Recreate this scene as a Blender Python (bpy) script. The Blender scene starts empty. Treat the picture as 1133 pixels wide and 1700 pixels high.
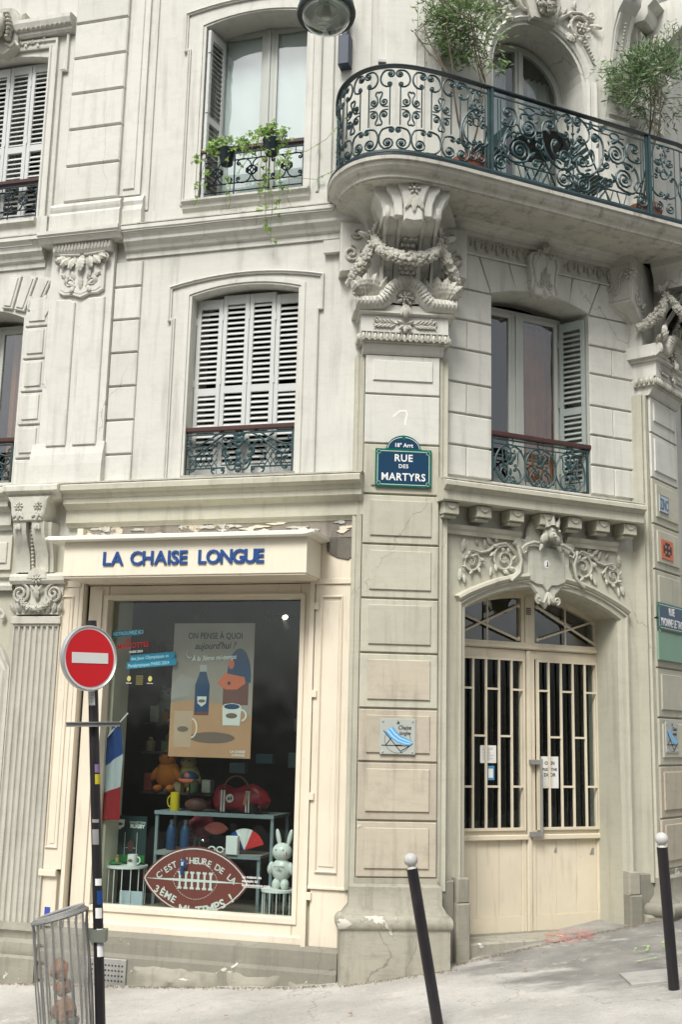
import bpy, bmesh, math, random
from mathutils import Vector, Matrix, noise
random.seed(7)
R = math.radians
C = bpy.context.scene.collection
S = bpy.context.scene
# ------------------------------------------------------------------ camera
cam_d = bpy.data.cameras.new('camera'); cam = bpy.data.objects.new('camera', cam_d); C.objects.link(cam)
S.camera = cam
PITCH, ROLL, EYE = R(10.97), R(1.36), 1.85
F_ = Vector((0, math.cos(PITCH), math.sin(PITCH))); U_ = Vector((0, -math.sin(PITCH), math.cos(PITCH))); X_ = Vector((1, 0, 0))
cx = X_ * math.cos(ROLL) + U_ * math.sin(ROLL); cy = U_ * math.cos(ROLL) - X_ * math.sin(ROLL); cz = -F_
cam.matrix_world = Matrix(((cx.x, cy.x, cz.x, 0), (cx.y, cy.y, cz.y, 0), (cx.z, cy.z, cz.z, EYE), (0, 0, 0, 1)))
cam_d.sensor_fit = 'VERTICAL'; cam_d.sensor_height = 36; cam_d.lens = 36 * 1900 / 1700
cam_d.clip_start = 0.1; cam_d.clip_end = 400
# ------------------------------------------------------------------ light
w = bpy.data.worlds.new('World'); S.world = w; w.use_nodes = True
nt = w.node_tree; nt.nodes.clear()
sky = nt.nodes.new('ShaderNodeTexSky'); sky.sky_type = 'NISHITA'; sky.sun_disc = False
SUN_EL, SUN_AZ = R(52), R(200)      # high, behind the camera and a little to the left
sky.sun_elevation = SUN_EL; sky.sun_rotation = SUN_AZ; sky.dust_density = 4.0; sky.air_density = 0.9; sky.ozone_density = 0.5
bg = nt.nodes.new('ShaderNodeBackground'); bg.inputs[1].default_value = 0.12
hs = nt.nodes.new('ShaderNodeHueSaturation'); hs.inputs['Saturation'].default_value = 0.25
out = nt.nodes.new('ShaderNodeOutputWorld')
nt.links.new(sky.outputs[0], hs.inputs['Color']); nt.links.new(hs.outputs[0], bg.inputs[0]); nt.links.new(bg.outputs[0], out.inputs[0])
sl = bpy.data.lights.new('sun', 'SUN'); so = bpy.data.objects.new('sun', sl); C.objects.link(so)
sl.energy = 2.3; sl.angle = R(20); sl.color = (1.0, 0.985, 0.95)
sd = Vector((math.sin(SUN_AZ) * math.cos(SUN_EL), math.cos(SUN_AZ) * math.cos(SUN_EL), math.sin(SUN_EL)))
so.rotation_euler = sd.to_track_quat('Z', 'Y').to_euler(); so.location = (0, 0, 20)
S.view_settings.view_transform = 'Standard'; S.view_settings.look = 'None'; S.view_settings.gamma = 1
S.view_settings.use_curve_mapping = False; S.view_settings.exposure = 0.54
# ------------------------------------------------------------------ frames of the walls
class Frame:
    def __init__(s, x, y, az, z=0):
        s.M = Matrix.Translation((x, y, z)) @ Matrix.Rotation(R(az), 4, 'Z')
    def at(s, u, d, z): return s.M @ Vector((u, -d, z))
    def sub(s, u, d, z):
        f = Frame(0, 0, 0); f.M = s.M @ Matrix.Translation((u, -d, z)); return f
    def rot(s, u, d, z, rz=0, rx=0, ry=0):
        f = s.sub(u, d, z); f.M = f.M @ Matrix.Rotation(R(rz), 4, 'Z') @ Matrix.Rotation(R(rx), 4, 'X') @ Matrix.Rotation(R(ry), 4, 'Y'); return f
LW = Frame(0.18146, 9.8099, -15.9)      # wall on the rue des Martyrs side, u runs left (negative)
PC = Frame(0.18983, 9.71025, 4.8)       # corner pier
RW = Frame(0.84313, 9.86547, 25.1)      # door wall
P2 = Frame(2.99734, 10.76414, 52.0)     # second corner pier
G0 = Frame(0, 0, 0)
PW = 0.664
_e = P2.at(PW, -0.1, 0)
W5 = Frame(_e.x, _e.y, 64.0)            # wall beyond the second pier
# ------------------------------------------------------------------ materials
def lin(c): return tuple(((x / 12.92) if x <= 0.04045 else ((x + 0.055) / 1.055) ** 2.4) for x in c)
class NT:
    def __init__(s, name):
        s.m = bpy.data.materials.new(name); s.m.use_nodes = True; s.t = s.m.node_tree; s.b = s.t.nodes['Principled BSDF']
    def n(s, ty, **k):
        o = s.t.nodes.new(ty)
        for a, v in k.items():
            if a.startswith('_'): o.inputs[a[1:].replace('_', ' ')].default_value = v
            else: setattr(o, a, v)
        return o
    def l(s, a, b): s.t.links.new(a, b)
    def pos(s, sc=(1, 1, 1)):
        g = s.n('ShaderNodeNewGeometry'); m = s.n('ShaderNodeVectorMath', operation='MULTIPLY'); m.inputs[1].default_value = sc
        s.l(g.outputs['Position'], m.inputs[0]); return m.outputs[0]
    def noise(s, vec, scale, detail=4, rough=0.55, dist=0):
        o = s.n('ShaderNodeTexNoise'); o.inputs['Scale'].default_value = scale; o.inputs['Detail'].default_value = detail
        o.inputs['Roughness'].default_value = rough; o.inputs['Distortion'].default_value = dist; s.l(vec, o.inputs['Vector']); return o.outputs[0]
    def ramp(s, fac, a, b, lo=0.0, hi=1.0):
        o = s.n('ShaderNodeMapRange', clamp=True); o.inputs[1].default_value = a; o.inputs[2].default_value = b
        o.inputs[3].default_value = lo; o.inputs[4].default_value = hi; s.l(fac, o.inputs[0]); return o.outputs[0]
    def mix(s, fac, a, b, mode='MIX'):
        o = s.n('ShaderNodeMix', data_type='RGBA', blend_type=mode)
        for i, v in ((0, fac), (6, a), (7, b)):
            if isinstance(v, (int, float)): o.inputs[i].default_value = v
            elif isinstance(v, tuple): o.inputs[i].default_value = (*v, 1) if len(v) == 3 else v
            else: s.l(v, o.inputs[i])
        return o.outputs[2]
    def mul(s, a, b):
        o = s.n('ShaderNodeMath', operation='MULTIPLY')
        for i, v in ((0, a), (1, b)):
            if isinstance(v, (int, float)): o.inputs[i].default_value = v
            else: s.l(v, o.inputs[i])
        return o.outputs[0]
    def add(s, a, b):
        o = s.n('ShaderNodeMath', operation='ADD')
        for i, v in ((0, a), (1, b)):
            if isinstance(v, (int, float)): o.inputs[i].default_value = v
            else: s.l(v, o.inputs[i])
        return o.outputs[0]
    def bump(s, h, strength, dist=0.01, prev=None):
        o = s.n('ShaderNodeBump'); o.inputs['Strength'].default_value = strength; o.inputs['Distance'].default_value = dist
        s.l(h, o.inputs['Height'])
        if prev is not None: s.l(prev, o.inputs['Normal'])
        return o.outputs[0]
def stone(name, col, dirt=(0.16, 0.15, 0.12), dirty=0.35, var=0.12, rough=0.85, crack=0.5, chips=None, chipcol=(0.6, 0.57, 0.5), bump=0.35):
    t = NT(name); p = t.pos(); ps = t.pos((5, 5, 0.45))
    oi = t.n('ShaderNodeObjectInfo'); big = t.add(t.noise(p, 0.9, 5), t.mul(t.add(oi.outputs['Random'], -.5), .42)); c = t.mix(t.ramp(big, 0.3, 0.7), tuple(x * (1 - var) for x in col), tuple(x * (1 + var * 0.6) for x in col))
    mid = t.noise(p, 5.5, 8, 0.65)
    c = t.mix(t.ramp(mid, 0.5, 0.85, 0, dirty), c, tuple(x * 0.62 for x in col))
    st = t.noise(ps, 2.2, 5, 0.6); c = t.mix(t.mul(t.ramp(st, 0.52, 0.8), dirty * 0.9), c, dirt)
    sp = t.noise(p, 70, 3, 0.7); c = t.mix(t.ramp(sp, 0.62, 0.8, 0, 0.35), c, dirt)
    hz = t.noise(t.pos((1.1, 1.1, 10)), 2.6, 6, 0.7); c = t.mix(t.ramp(hz, 0.5, 0.78, 0, dirty * 0.45), c, tuple(x * 0.6 for x in col))
    if chips:
        m2 = t.noise(p, 3.0, 9, 0.68, 0.4); m = t.ramp(m2, chips, chips + 0.02); c = t.mix(m, c, chipcol)
    if crack:
        wv = t.n('ShaderNodeVectorMath', operation='ADD'); nn = t.n('ShaderNodeTexNoise'); nn.inputs['Scale'].default_value = 3; nn.inputs['Detail'].default_value = 6
        t.l(p, nn.inputs['Vector']); sc_ = t.n('ShaderNodeVectorMath', operation='SCALE'); sc_.inputs['Scale'].default_value = 0.28; t.l(nn.outputs[1], sc_.inputs[0]); t.l(t.pos((1.3, 1.3, .45)), wv.inputs[0]); t.l(sc_.outputs[0], wv.inputs[1])
        vo = t.n('ShaderNodeTexVoronoi', feature='DISTANCE_TO_EDGE'); vo.inputs['Scale'].default_value = 0.75; t.l(wv.outputs[0], vo.inputs['Vector'])
        ms = t.mul(t.ramp(vo.outputs[0], 0.0, 0.0035, 1, 0), t.ramp(t.noise(p, 0.8, 2), 0.57, 0.61, 0, crack)); c = t.mix(ms, c, tuple(x * 0.3 for x in col))
    t.l(c, t.b.inputs['Base Color']); t.b.inputs['Roughness'].default_value = rough; t.b.inputs['Specular IOR Level'].default_value = 0.25
    n1 = t.bump(t.noise(p, 9, 8, 0.6), bump, 0.012); n2 = t.bump(sp, bump * 0.8, 0.003, n1)
    if chips: n2 = t.bump(m, 0.8, 0.006, n2)
    t.l(n2, t.b.inputs['Normal']); return t.m
def paint(name, col, rough=0.5, var=0.08, worn=0.15, worncol=(0.25, 0.2, 0.14), metal=0.0, bump=0.12, sc=8, spec=0.4, coat=0.0):
    t = NT(name); p = t.pos(); ps = t.pos((6, 6, 0.7))
    c = t.mix(t.ramp(t.noise(p, sc * 0.3, 4), 0.3, 0.7), tuple(x * (1 - var) for x in col), tuple(min(1, x * (1 + var)) for x in col))
    if worn:
        c = t.mix(t.mul(t.ramp(t.noise(ps, 3, 6, 0.65), 0.55, 0.8), worn), c, worncol)
        c = t.mix(t.ramp(t.noise(p, 26, 6, 0.7), 0.66, 0.72, 0, min(1, worn * 2)), c, worncol)
    t.l(c, t.b.inputs['Base Color']); t.b.inputs['Roughness'].default_value = rough; t.b.inputs['Metallic'].default_value = metal
    t.b.inputs['Specular IOR Level'].default_value = spec; t.b.inputs['Coat Weight'].default_value = coat
    if bump: t.l(t.bump(t.noise(p, sc * 5, 5, 0.6), bump, 0.004), t.b.inputs['Normal'])
    return t.m
def flat(name, col, rough=0.6, metal=0.0): return paint(name, col, rough, 0.05, 0, metal=metal, bump=0)
M = {}
M['upper'] = stone('painted_stone_pale', (0.60, 0.594, 0.535), dirty=0.44, var=0.07, crack=0.6, bump=0.32, chips=0.80, chipcol=(0.40, 0.37, 0.30))
M['ledge'] = stone('ledge_stone', (0.52, 0.505, 0.44), dirty=1.0, var=0.14, crack=0.3)
M['lower'] = stone('painted_stone_sage', (0.475, 0.462, 0.37), dirty=0.5, var=0.1, crack=0.5, chips=0.78, chipcol=(0.6, 0.585, 0.52))
M['cut'] = stone('bare_cut_stone', (0.57, 0.555, 0.475), dirty=0.75, var=0.14, crack=0.4)
M['tan'] = stone('painted_stone_tan', (0.47, 0.42, 0.33), dirty=0.7, var=0.1, crack=0.4, chips=0.68, chipcol=(0.6, 0.57, 0.5))
M['base'] = stone('grimy_base_stone', (0.32, 0.305, 0.245), dirty=1.0, var=0.3, crack=0.6, chips=0.615, chipcol=(0.58, 0.55, 0.47), bump=0.6)
M['carve'] = stone('carved_stone', (0.54, 0.525, 0.455), dirty=1.0, var=0.16, crack=0, bump=0.7)
M['carvel'] = stone('carved_stone_lower', (0.455, 0.452, 0.375), dirty=0.8, var=0.14, crack=0, bump=0.6)
M['fluted'] = stone('fluted_stone', (0.53, 0.51, 0.44), dirty=0.6, var=0.12, crack=0.3, chips=0.72, chipcol=(0.35, 0.3, 0.22))
M['cream'] = paint('cream_shopfront_paint', (0.68, 0.61, 0.485), 0.5, 0.07, 0.3, sc=6)
M['creamdoor'] = paint('cream_door_paint', (0.65, 0.58, 0.44), 0.5, 0.09, 0.4, sc=6)
M['creamfas'] = paint('cream_fascia_paint', (0.74, 0.685, 0.545), 0.45, 0.05, 0.18, sc=5)
M['capbar'] = paint('cap_strip_paint', (0.76, 0.73, 0.64), 0.4, 0.05, 0.1)
M['peel'] = stone('peeling_weathered_wood', (0.2, 0.18, 0.15), dirt=(0.05, 0.045, 0.04), dirty=0.8, var=0.4, crack=0.9, chips=0.56, chipcol=(0.58, 0.52, 0.4), bump=1.0)
M['shutter'] = paint('grey_shutter_paint', (0.53, 0.545, 0.52), 0.55, 0.05, 0.1)
M['shuttergreen'] = paint('green_grey_shutter_paint', (0.31, 0.35, 0.32), 0.55, 0.06, 0.15)
M['frame'] = paint('grey_window_paint', (0.42, 0.44, 0.395), 0.45, 0.05, 0.12)
M['iron'] = paint('green_ironwork_paint', (0.018, 0.052, 0.055), 0.5, 0.35, 0.25, (0.12, 0.2, 0.19), bump=0.2, sc=25, spec=0.6)
M['irondark'] = paint('dark_ironwork_paint', (0.012, 0.022, 0.028), 0.35, 0.3, 0.1, (0.08, 0.1, 0.1))
M['irongrey'] = paint('grey_green_ironwork_paint', (0.026, 0.058, 0.062), 0.5, 0.3, 0.3, (0.13, 0.16, 0.15), sc=25)
M['rail'] = paint('oxblood_handrail_paint', (0.058, 0.024, 0.02), 0.4, 0.15, 0.12, (0.2, 0.14, 0.12))
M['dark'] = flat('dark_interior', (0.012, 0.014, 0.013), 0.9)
M['black'] = flat('black_paint', (0.015, 0.014, 0.015), 0.35)
M['pole'] = paint('dark_pole_paint', (0.012, 0.0095, 0.012), 0.4, 0.3, 0.14, (0.12, 0.11, 0.11), sc=20, spec=0.6)
M['white'] = paint('white_paint', (0.75, 0.75, 0.72), 0.4, 0.03, 0.04)
M['ballpaint'] = paint('chipped_white_paint', (0.46, 0.46, 0.43), 0.5, 0.15, 0.5, (0.2, 0.2, 0.2), sc=30)
M['red'] = paint('sign_red', (0.62, 0.012, 0.018), 0.3, 0.03, 0.0)
M['alu'] = paint('aluminium', (0.6, 0.61, 0.6), 0.4, 0.08, 0.1, metal=0.7)
M['galv'] = paint('galvanised_steel', (0.36, 0.36, 0.34), 0.45, 0.2, 0.35, (0.15, 0.12, 0.08), metal=0.6)
M['plaqueblue'] = flat('enamel_blue', (0.016, 0.05, 0.10), 0.2)
M['plaquegreen'] = flat('enamel_green', (0.006, 0.12, 0.085), 0.2)
M['letterblue'] = flat('letter_blue', (0.012, 0.06, 0.22), 0.35)
M['print_white'] = flat('white_print', (0.75, 0.75, 0.72), 0.4)
M['print_black'] = flat('black_print', (0.01, 0.01, 0.01), 0.4)
M['terra'] = paint('terracotta', (0.36, 0.105, 0.05), 0.7, 0.15, 0.15, (0.4, 0.3, 0.25))
M['pave'] = None
def glass(name, tint=(0.9, 0.93, 0.92), refl=1.0):
    t = NT(name); t.t.nodes.remove(t.b); o = t.t.nodes['Material Output']
    tr = t.n('ShaderNodeBsdfTransparent'); tr.inputs[0].default_value = (*tint, 1); gl = t.n('ShaderNodeBsdfGlossy'); gl.inputs['Roughness'].default_value = 0.01
    fr = t.n('ShaderNodeFresnel'); fr.inputs[0].default_value = 1.5; mx = t.n('ShaderNodeMixShader')
    g = t.n('ShaderNodeNewGeometry'); f1 = t.mul(fr.outputs[0], 2.0 * refl); bk = t.n('ShaderNodeMix', data_type='FLOAT'); t.l(g.outputs['Backfacing'], bk.inputs[0]); t.l(f1, bk.inputs[2]); bk.inputs[3].default_value = 0.05
    nb = t.bump(t.noise(t.pos((1, 1, .6)), 2.3, 2), 0.16, 0.05); t.l(nb, gl.inputs['Normal'])
    t.l(bk.outputs[0], mx.inputs[0]); t.l(tr.outputs[0], mx.inputs[1]); t.l(gl.outputs[0], mx.inputs[2]); t.l(mx.outputs[0], o.inputs[0]); return t.m
M['glass'] = glass('window_glass', refl=2.0); M['doorglass'] = glass('door_glass', (0.75, 0.8, 0.8), 0.35); M['shopglass'] = glass('shop_glass', (0.87, 0.92, 0.905), 0.3); M['lampglass'] = glass('lamp_bowl_glass', (0.8, 0.84, 0.82), 1.6)
def film(name, col, opac, rough=0.3):
    t = NT(name); m = t.n('ShaderNodeMixShader'); tr = t.n('ShaderNodeBsdfTransparent'); t.b.inputs['Base Color'].default_value = (*col, 1); t.b.inputs['Roughness'].default_value = rough
    t.l(t.ramp(t.noise(t.pos((9, 9, 2)), 3, 5), .35, .7, opac * .5, opac * 1.4), m.inputs[0]); t.l(tr.outputs[0], m.inputs[1]); t.l(t.b.outputs[0], m.inputs[2]); t.l(m.outputs[0], t.t.nodes['Material Output'].inputs[0]); return t.m
M['bag'] = film('clear_plastic_bag', (0.46, 0.45, 0.40), 0.38)
# ------------------------------------------------------------------ mesh builder, coordinates (u, d, z): along the wall, out of it, up
class MB:
    def __init__(s): s.v = []; s.f = []
    def vert(s, p): s.v.append((p[0], -p[1], p[2])); return len(s.v) - 1
    def box(s, u0, u1, d0, d1, z0, z1, c=0.0):
        if c: return s.prism([(u0, z0), (u1, z0), (u1, z1), (u0, z1)], d0, d1, c)
        i = len(s.v)
        for z in (z0, z1):
            for (u, d) in ((u0, d0), (u1, d0), (u1, d1), (u0, d1)): s.vert((u, d, z))
        for q in ((0, 1, 2, 3), (4, 5, 6, 7), (0, 1, 5, 4), (1, 2, 6, 5), (2, 3, 7, 6), (3, 0, 4, 7)): s.f.append(tuple(i + k for k in q))
        return s
    def prism(s, poly, d0, d1, c=0.0):
        n = len(poly); i = len(s.v)
        for (u, z) in poly: s.vert((u, d0, z))
        for (u, z) in poly: s.vert((u, d1 - c, z))
        s.f.append(tuple(range(i, i + n)))
        for k in range(n): s.f.append((i + k, i + (k + 1) % n, i + n + (k + 1) % n, i + n + k))
        if c:
            q = inset(poly, c)
            for (u, z) in q: s.vert((u, d1, z))
            for k in range(n): s.f.append((i + n + k, i + n + (k + 1) % n, i + 2 * n + (k + 1) % n, i + 2 * n + k))
            s.f.append(tuple(range(i + 2 * n, i + 3 * n)))
        else: s.f.append(tuple(range(i + n, i + 2 * n)))
        return s
    def tube(s, path, r, n=6, closed=False, caps=True, flatd=1.0):
        P = [Vector(p) for p in path]; m = len(P); i = len(s.v)
        rr = r if isinstance(r, (list, tuple)) else [r] * m
        T = []
        for k in range(m):
            a = P[(k - 1) % m] if (closed or k) else P[0]; b = P[(k + 1) % m] if (closed or k < m - 1) else P[-1]
            t = (b - a); T.append(t.normalized() if t.length > 1e-9 else Vector((0, 0, 1)))
        up = Vector((0, 1, 0))
        if abs(T[0].dot(up)) > 0.9: up = Vector((1, 0, 0))
        N = (up - T[0] * up.dot(T[0])).normalized()
        for k in range(m):
            N = (N - T[k] * N.dot(T[k])); N = N.normalized() if N.length > 1e-6 else Vector((0, 1, 0)); B = T[k].cross(N)
            for j in range(n):
                a = 2 * math.pi * j / n; s.vert(P[k] + (N * math.cos(a) * flatd + B * math.sin(a)) * rr[k])
        K = m if closed else m - 1
        for k in range(K):
            for j in range(n):
                a = i + k * n + j; b = i + k * n + (j + 1) % n; e = i + ((k + 1) % m) * n
                s.f.append((a, b, e + (j + 1) % n, e + j))
        if caps and not closed: s.f.append(tuple(range(i, i + n))); s.f.append(tuple(range(i + (m - 1) * n, i + m * n)))
        return s
    def lathe(s, prof, c=(0, 0, 0), n=20, axis='z', a0=0, a1=2 * math.pi, sx=1, sy=1):
        i = len(s.v); full = abs(a1 - a0 - 2 * math.pi) < 1e-6; m = n if full else n + 1
        for (r, h) in prof:
            for k in range(m):
                a = a0 + (a1 - a0) * k / n; x, y = r * math.cos(a) * sx, r * math.sin(a) * sy
                s.vert((c[0] + x, c[1] + y, c[2] + h) if axis == 'z' else ((c[0] + x, c[1] + h, c[2] + y) if axis == 'd' else (c[0] + h, c[1] + x, c[2] + y)))
        for q in range(len(prof) - 1):
            for k in range(n):
                a = i + q * m + k; b = i + q * m + (k + 1) % m; s.f.append((a, b, b + m, a + m))
        return s
    def ball(s, c, rx, ry=None, rz=None, n=8, m=5, rot=0):
        ry = ry or rx; rz = rz or rx; i = len(s.v); ca, sa = math.cos(rot), math.sin(rot)
        for q in range(1, m):
            t = math.pi * q / m
            for k in range(n):
                a = 2 * math.pi * k / n; x, y, z = rx * math.sin(t) * math.cos(a), ry * math.sin(t) * math.sin(a), rz * math.cos(t)
                s.vert((c[0] + x * ca - z * sa, c[1] + y, c[2] + x * sa + z * ca))
        t_ = s.vert((c[0] - rz * sa, c[1], c[2] + rz * ca)); b_ = s.vert((c[0] + rz * sa, c[1], c[2] - rz * ca))
        for q in range(m - 2):
            for k in range(n): a = i + q * n + k; b = i + q * n + (k + 1) % n; s.f.append((a, b, b + n, a + n))
        for k in range(n): s.f.append((t_, i + k, i + (k + 1) % n)); s.f.append((b_, i + (m - 2) * n + (k + 1) % n, i + (m - 2) * n + k))
        return s
    def ledge(s, u0, u1, prof, ret=True):      # prof: (d, z) closed outline, run along u
        i = len(s.v); n = len(prof)
        for u in (u0, u1):
            for (d, z) in prof: s.vert((u, d, z))
        for k in range(n): s.f.append((i + k, i + (k + 1) % n, i + n + (k + 1) % n, i + n + k))
        s.f.append(tuple(range(i, i + n))); s.f.append(tuple(range(i + n, i + 2 * n))); return s
    def mould(s, path, prof, closed=False):    # prof: (n, d) closed outline swept along a path in the wall plane (u, z)
        P = [Vector(p) for p in path]; m = len(P); i = len(s.v); k_ = len(prof)
        for k in range(m):
            if closed: a, b = P[k - 1], P[(k + 1) % m]
            else: a, b = P[max(0, k - 1)], P[min(m - 1, k + 1)]
            t1 = (P[k] - a).normalized() if (P[k] - a).length > 1e-9 else (b - P[k]).normalized()
            t2 = (b - P[k]).normalized() if (b - P[k]).length > 1e-9 else t1
            n1 = Vector((-t1.y, t1.x)); n2 = Vector((-t2.y, t2.x)); nn = (n1 + n2).normalized(); f = 1 / max(0.35, nn.dot(n1))
            for (o, d) in prof: s.vert((P[k].x + nn.x * o * f, d, P[k].y + nn.y * o * f))
        K = m if closed else m - 1
        for k in range(K):
            for j in range(k_):
                a = i + k * k_; b = i + ((k + 1) % m) * k_; s.f.append((a + j, a + (j + 1) % k_, b + (j + 1) % k_, b + j))
        if not closed: s.f.append(tuple(range(i, i + k_))); s.f.append(tuple(range(i + (m - 1) * k_, i + m * k_)))
        return s
    def xform(s, fn, i0=0):
        for k in range(i0, len(s.v)):
            u, y, z = s.v[k]; a = fn((u, -y, z)); s.v[k] = (a[0], -a[1], a[2])
        return s
    def mesh(s, name, smooth=False):
        me = bpy.data.meshes.new(name); me.from_pydata(s.v, [], s.f)
        b = bmesh.new(); b.from_mesh(me); bmesh.ops.recalc_face_normals(b, faces=b.faces); b.to_mesh(me); b.free()
        if smooth:
            me.polygons.foreach_set('use_smooth', [True] * len(me.polygons))
            me.set_sharp_from_angle(angle=R(42))
        return me
def inset(poly, c):
    n = len(poly); ar = sum(poly[k][0] * poly[(k + 1) % n][1] - poly[(k + 1) % n][0] * poly[k][1] for k in range(n)); sg = 1 if ar > 0 else -1
    q = []
    for k in range(n):
        a = Vector(poly[k - 1]); b = Vector(poly[k]); e = Vector(poly[(k + 1) % n]); t1 = (b - a).normalized(); t2 = (e - b).normalized()
        nn = Vector((-t1.y - t2.y, t1.x + t2.x)); nn = nn.normalized() if nn.length > 1e-6 else Vector((-t1.y, t1.x)); f = 1 / max(0.4, nn.dot(Vector((-t1.y, t1.x))))
        q.append(tuple(b + nn * c * f * sg))
    return q
WM = {}
def each(name, mbs, mat, parent, fr, **k):
    for m_ in mbs: part(name, m_, mat, parent, fr, **k)
def link(name, data, world, parent=None):
    o = bpy.data.objects.new(name, data); C.objects.link(o); WM[o.name] = world.copy()
    if parent is not None:
        o.parent = parent; o.matrix_basis = WM[parent.name].inverted() @ world
    else: o.matrix_basis = world
    return o
def setm(o, m):
    if m is not None: o.data.materials.append(m)
    return o
def clusters(mb, gap=.004):
    # groups of faces that touch: islands whose boxes meet
    n = len(mb.v); p = list(range(n))
    def fd(a):
        while p[a] != a: p[a] = p[p[a]]; a = p[a]
        return a
    for f in mb.f:
        r0 = fd(f[0])
        for v in f[1:]: p[fd(v)] = r0
    isl = {}
    for v in range(n): isl.setdefault(fd(v), []).append(v)
    if not 2 <= len(isl) <= 400: return None
    ks = list(isl); bb = []
    for k in ks: q = [mb.v[v] for v in isl[k]]; bb.append(([min(c[i] for c in q) - gap for i in range(3)], [max(c[i] for c in q) + gap for i in range(3)]))
    g = list(range(len(ks)))
    def fg(a):
        while g[a] != a: g[a] = g[g[a]]; a = g[a]
        return a
    for i in range(len(ks)):
        for j in range(i + 1, len(ks)):
            if all(bb[i][0][c] <= bb[j][1][c] and bb[j][0][c] <= bb[i][1][c] for c in range(3)): g[fg(i)] = fg(j)
    gs = {}
    for i, k in enumerate(ks): gs.setdefault(fg(i), []).append(k)
    if not 2 <= len(gs) <= 12: return None
    own = {}
    for a, (r, kk) in enumerate(gs.items()):
        for k in kk:
            for v in isl[k]: own[v] = a
    outl = [MB() for _ in gs]; mp = {}
    for v in range(n): o = outl[own[v]]; mp[v] = len(o.v); o.v.append(mb.v[v])
    for f in mb.f: outl[own[f[0]]].f.append(tuple(mp[v] for v in f))
    return sorted(outl, key=lambda o: -len(o.f))
def part(name, mb, mat, parent, fr, loc=(0, 0, 0), smooth=False, label=None, kind=None, center=True):
    if isinstance(mb, MB) and parent is not None and kind is None and mb.f and name not in ('wall', 'fine_print', 'foliage', 'branches', 'stems'):
        cl = clusters(mb)
        if cl:
            os_ = [part(name, m_, mat, parent, fr, loc, smooth, label, 'done', center) for m_ in cl]; return os_[0]
    if kind == 'done': kind = None
    if isinstance(mb, MB):
        if center and mb.v:    # origin in the middle of the piece
            n = len(mb.v); c = [(min(v[k] for v in mb.v) + max(v[k] for v in mb.v)) / 2 for k in range(3)]; c[2] = min(v[2] for v in mb.v)
            mb.v = [(v[0] - c[0], v[1] - c[1], v[2] - c[2]) for v in mb.v]; off = Vector(c)
        else: off = Vector((0, 0, 0))
        me = mb.mesh(name, smooth)
        if mat is not None: me.materials.append(mat)
    else: me = mb; off = Vector((0, 0, 0))
    o = link(name, me, fr.M @ Matrix.Translation(Vector((loc[0], -loc[1], loc[2])) + off), parent)
    if label: o['label'] = label
    if kind: o['kind'] = kind
    return o
def thing(name, label, cat, fr, loc=(0, 0, 0), group=None):
    o = link(name, None, fr.M @ Matrix.Translation((loc[0], -loc[1], loc[2]))); o.empty_display_size = 0.1
    o['label'] = label; o['category'] = cat
    if group: o['group'] = group
    return o
def tag(o, label, cat, group=None):
    o['label'] = label; o['category'] = cat
    if group: o['group'] = group
    return o
def text(body, size, mat, parent, fr, u, d, z, ext=0.0012, bold=0.0, align='LEFT', name='lettering', sx=1.0, rot=0, shear=0, space=1.0):
    cu = bpy.data.curves.new('t', 'FONT'); cu.body = body; cu.size = size; cu.extrude = ext; cu.offset = bold; cu.align_x = align; cu.shear = shear; cu.space_character = space; cu.resolution_u = 3
    tmp = bpy.data.objects.new('t', cu); C.objects.link(tmp); me = bpy.data.meshes.new_from_object(tmp.evaluated_get(bpy.context.evaluated_depsgraph_get())); me.name = name
    bpy.data.objects.remove(tmp); bpy.data.curves.remove(cu); me.materials.clear(); me.materials.append(mat)
    me.transform(Matrix.Rotation(R(90), 4, 'X') @ Matrix.Rotation(R(rot), 4, 'Z') @ Matrix.Diagonal((sx, 1, 1, 1)))
    return link(name, me, fr.M @ Matrix.Translation((u, -d, z)), parent)
def arc(cu, cz, r, a0, a1, n=12, rz=None):
    rz = rz or r; return [(cu + r * math.cos(R(a0 + (a1 - a0) * k / n)), cz + rz * math.sin(R(a0 + (a1 - a0) * k / n))) for k in range(n + 1)]
def segarc(u0, u1, ze, zc, n=12):              # shallow arch from (u0,ze) over crown zc to (u1,ze)
    h = zc - ze; w_ = (u1 - u0) / 2; r = (w_ * w_ + h * h) / (2 * h); c = (u0 + u1) / 2; a = math.asin(w_ / r)
    return [(c + r * math.sin(-a + 2 * a * k / n), zc - r + r * math.cos(-a + 2 * a * k / n)) for k in range(n + 1)]
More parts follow.
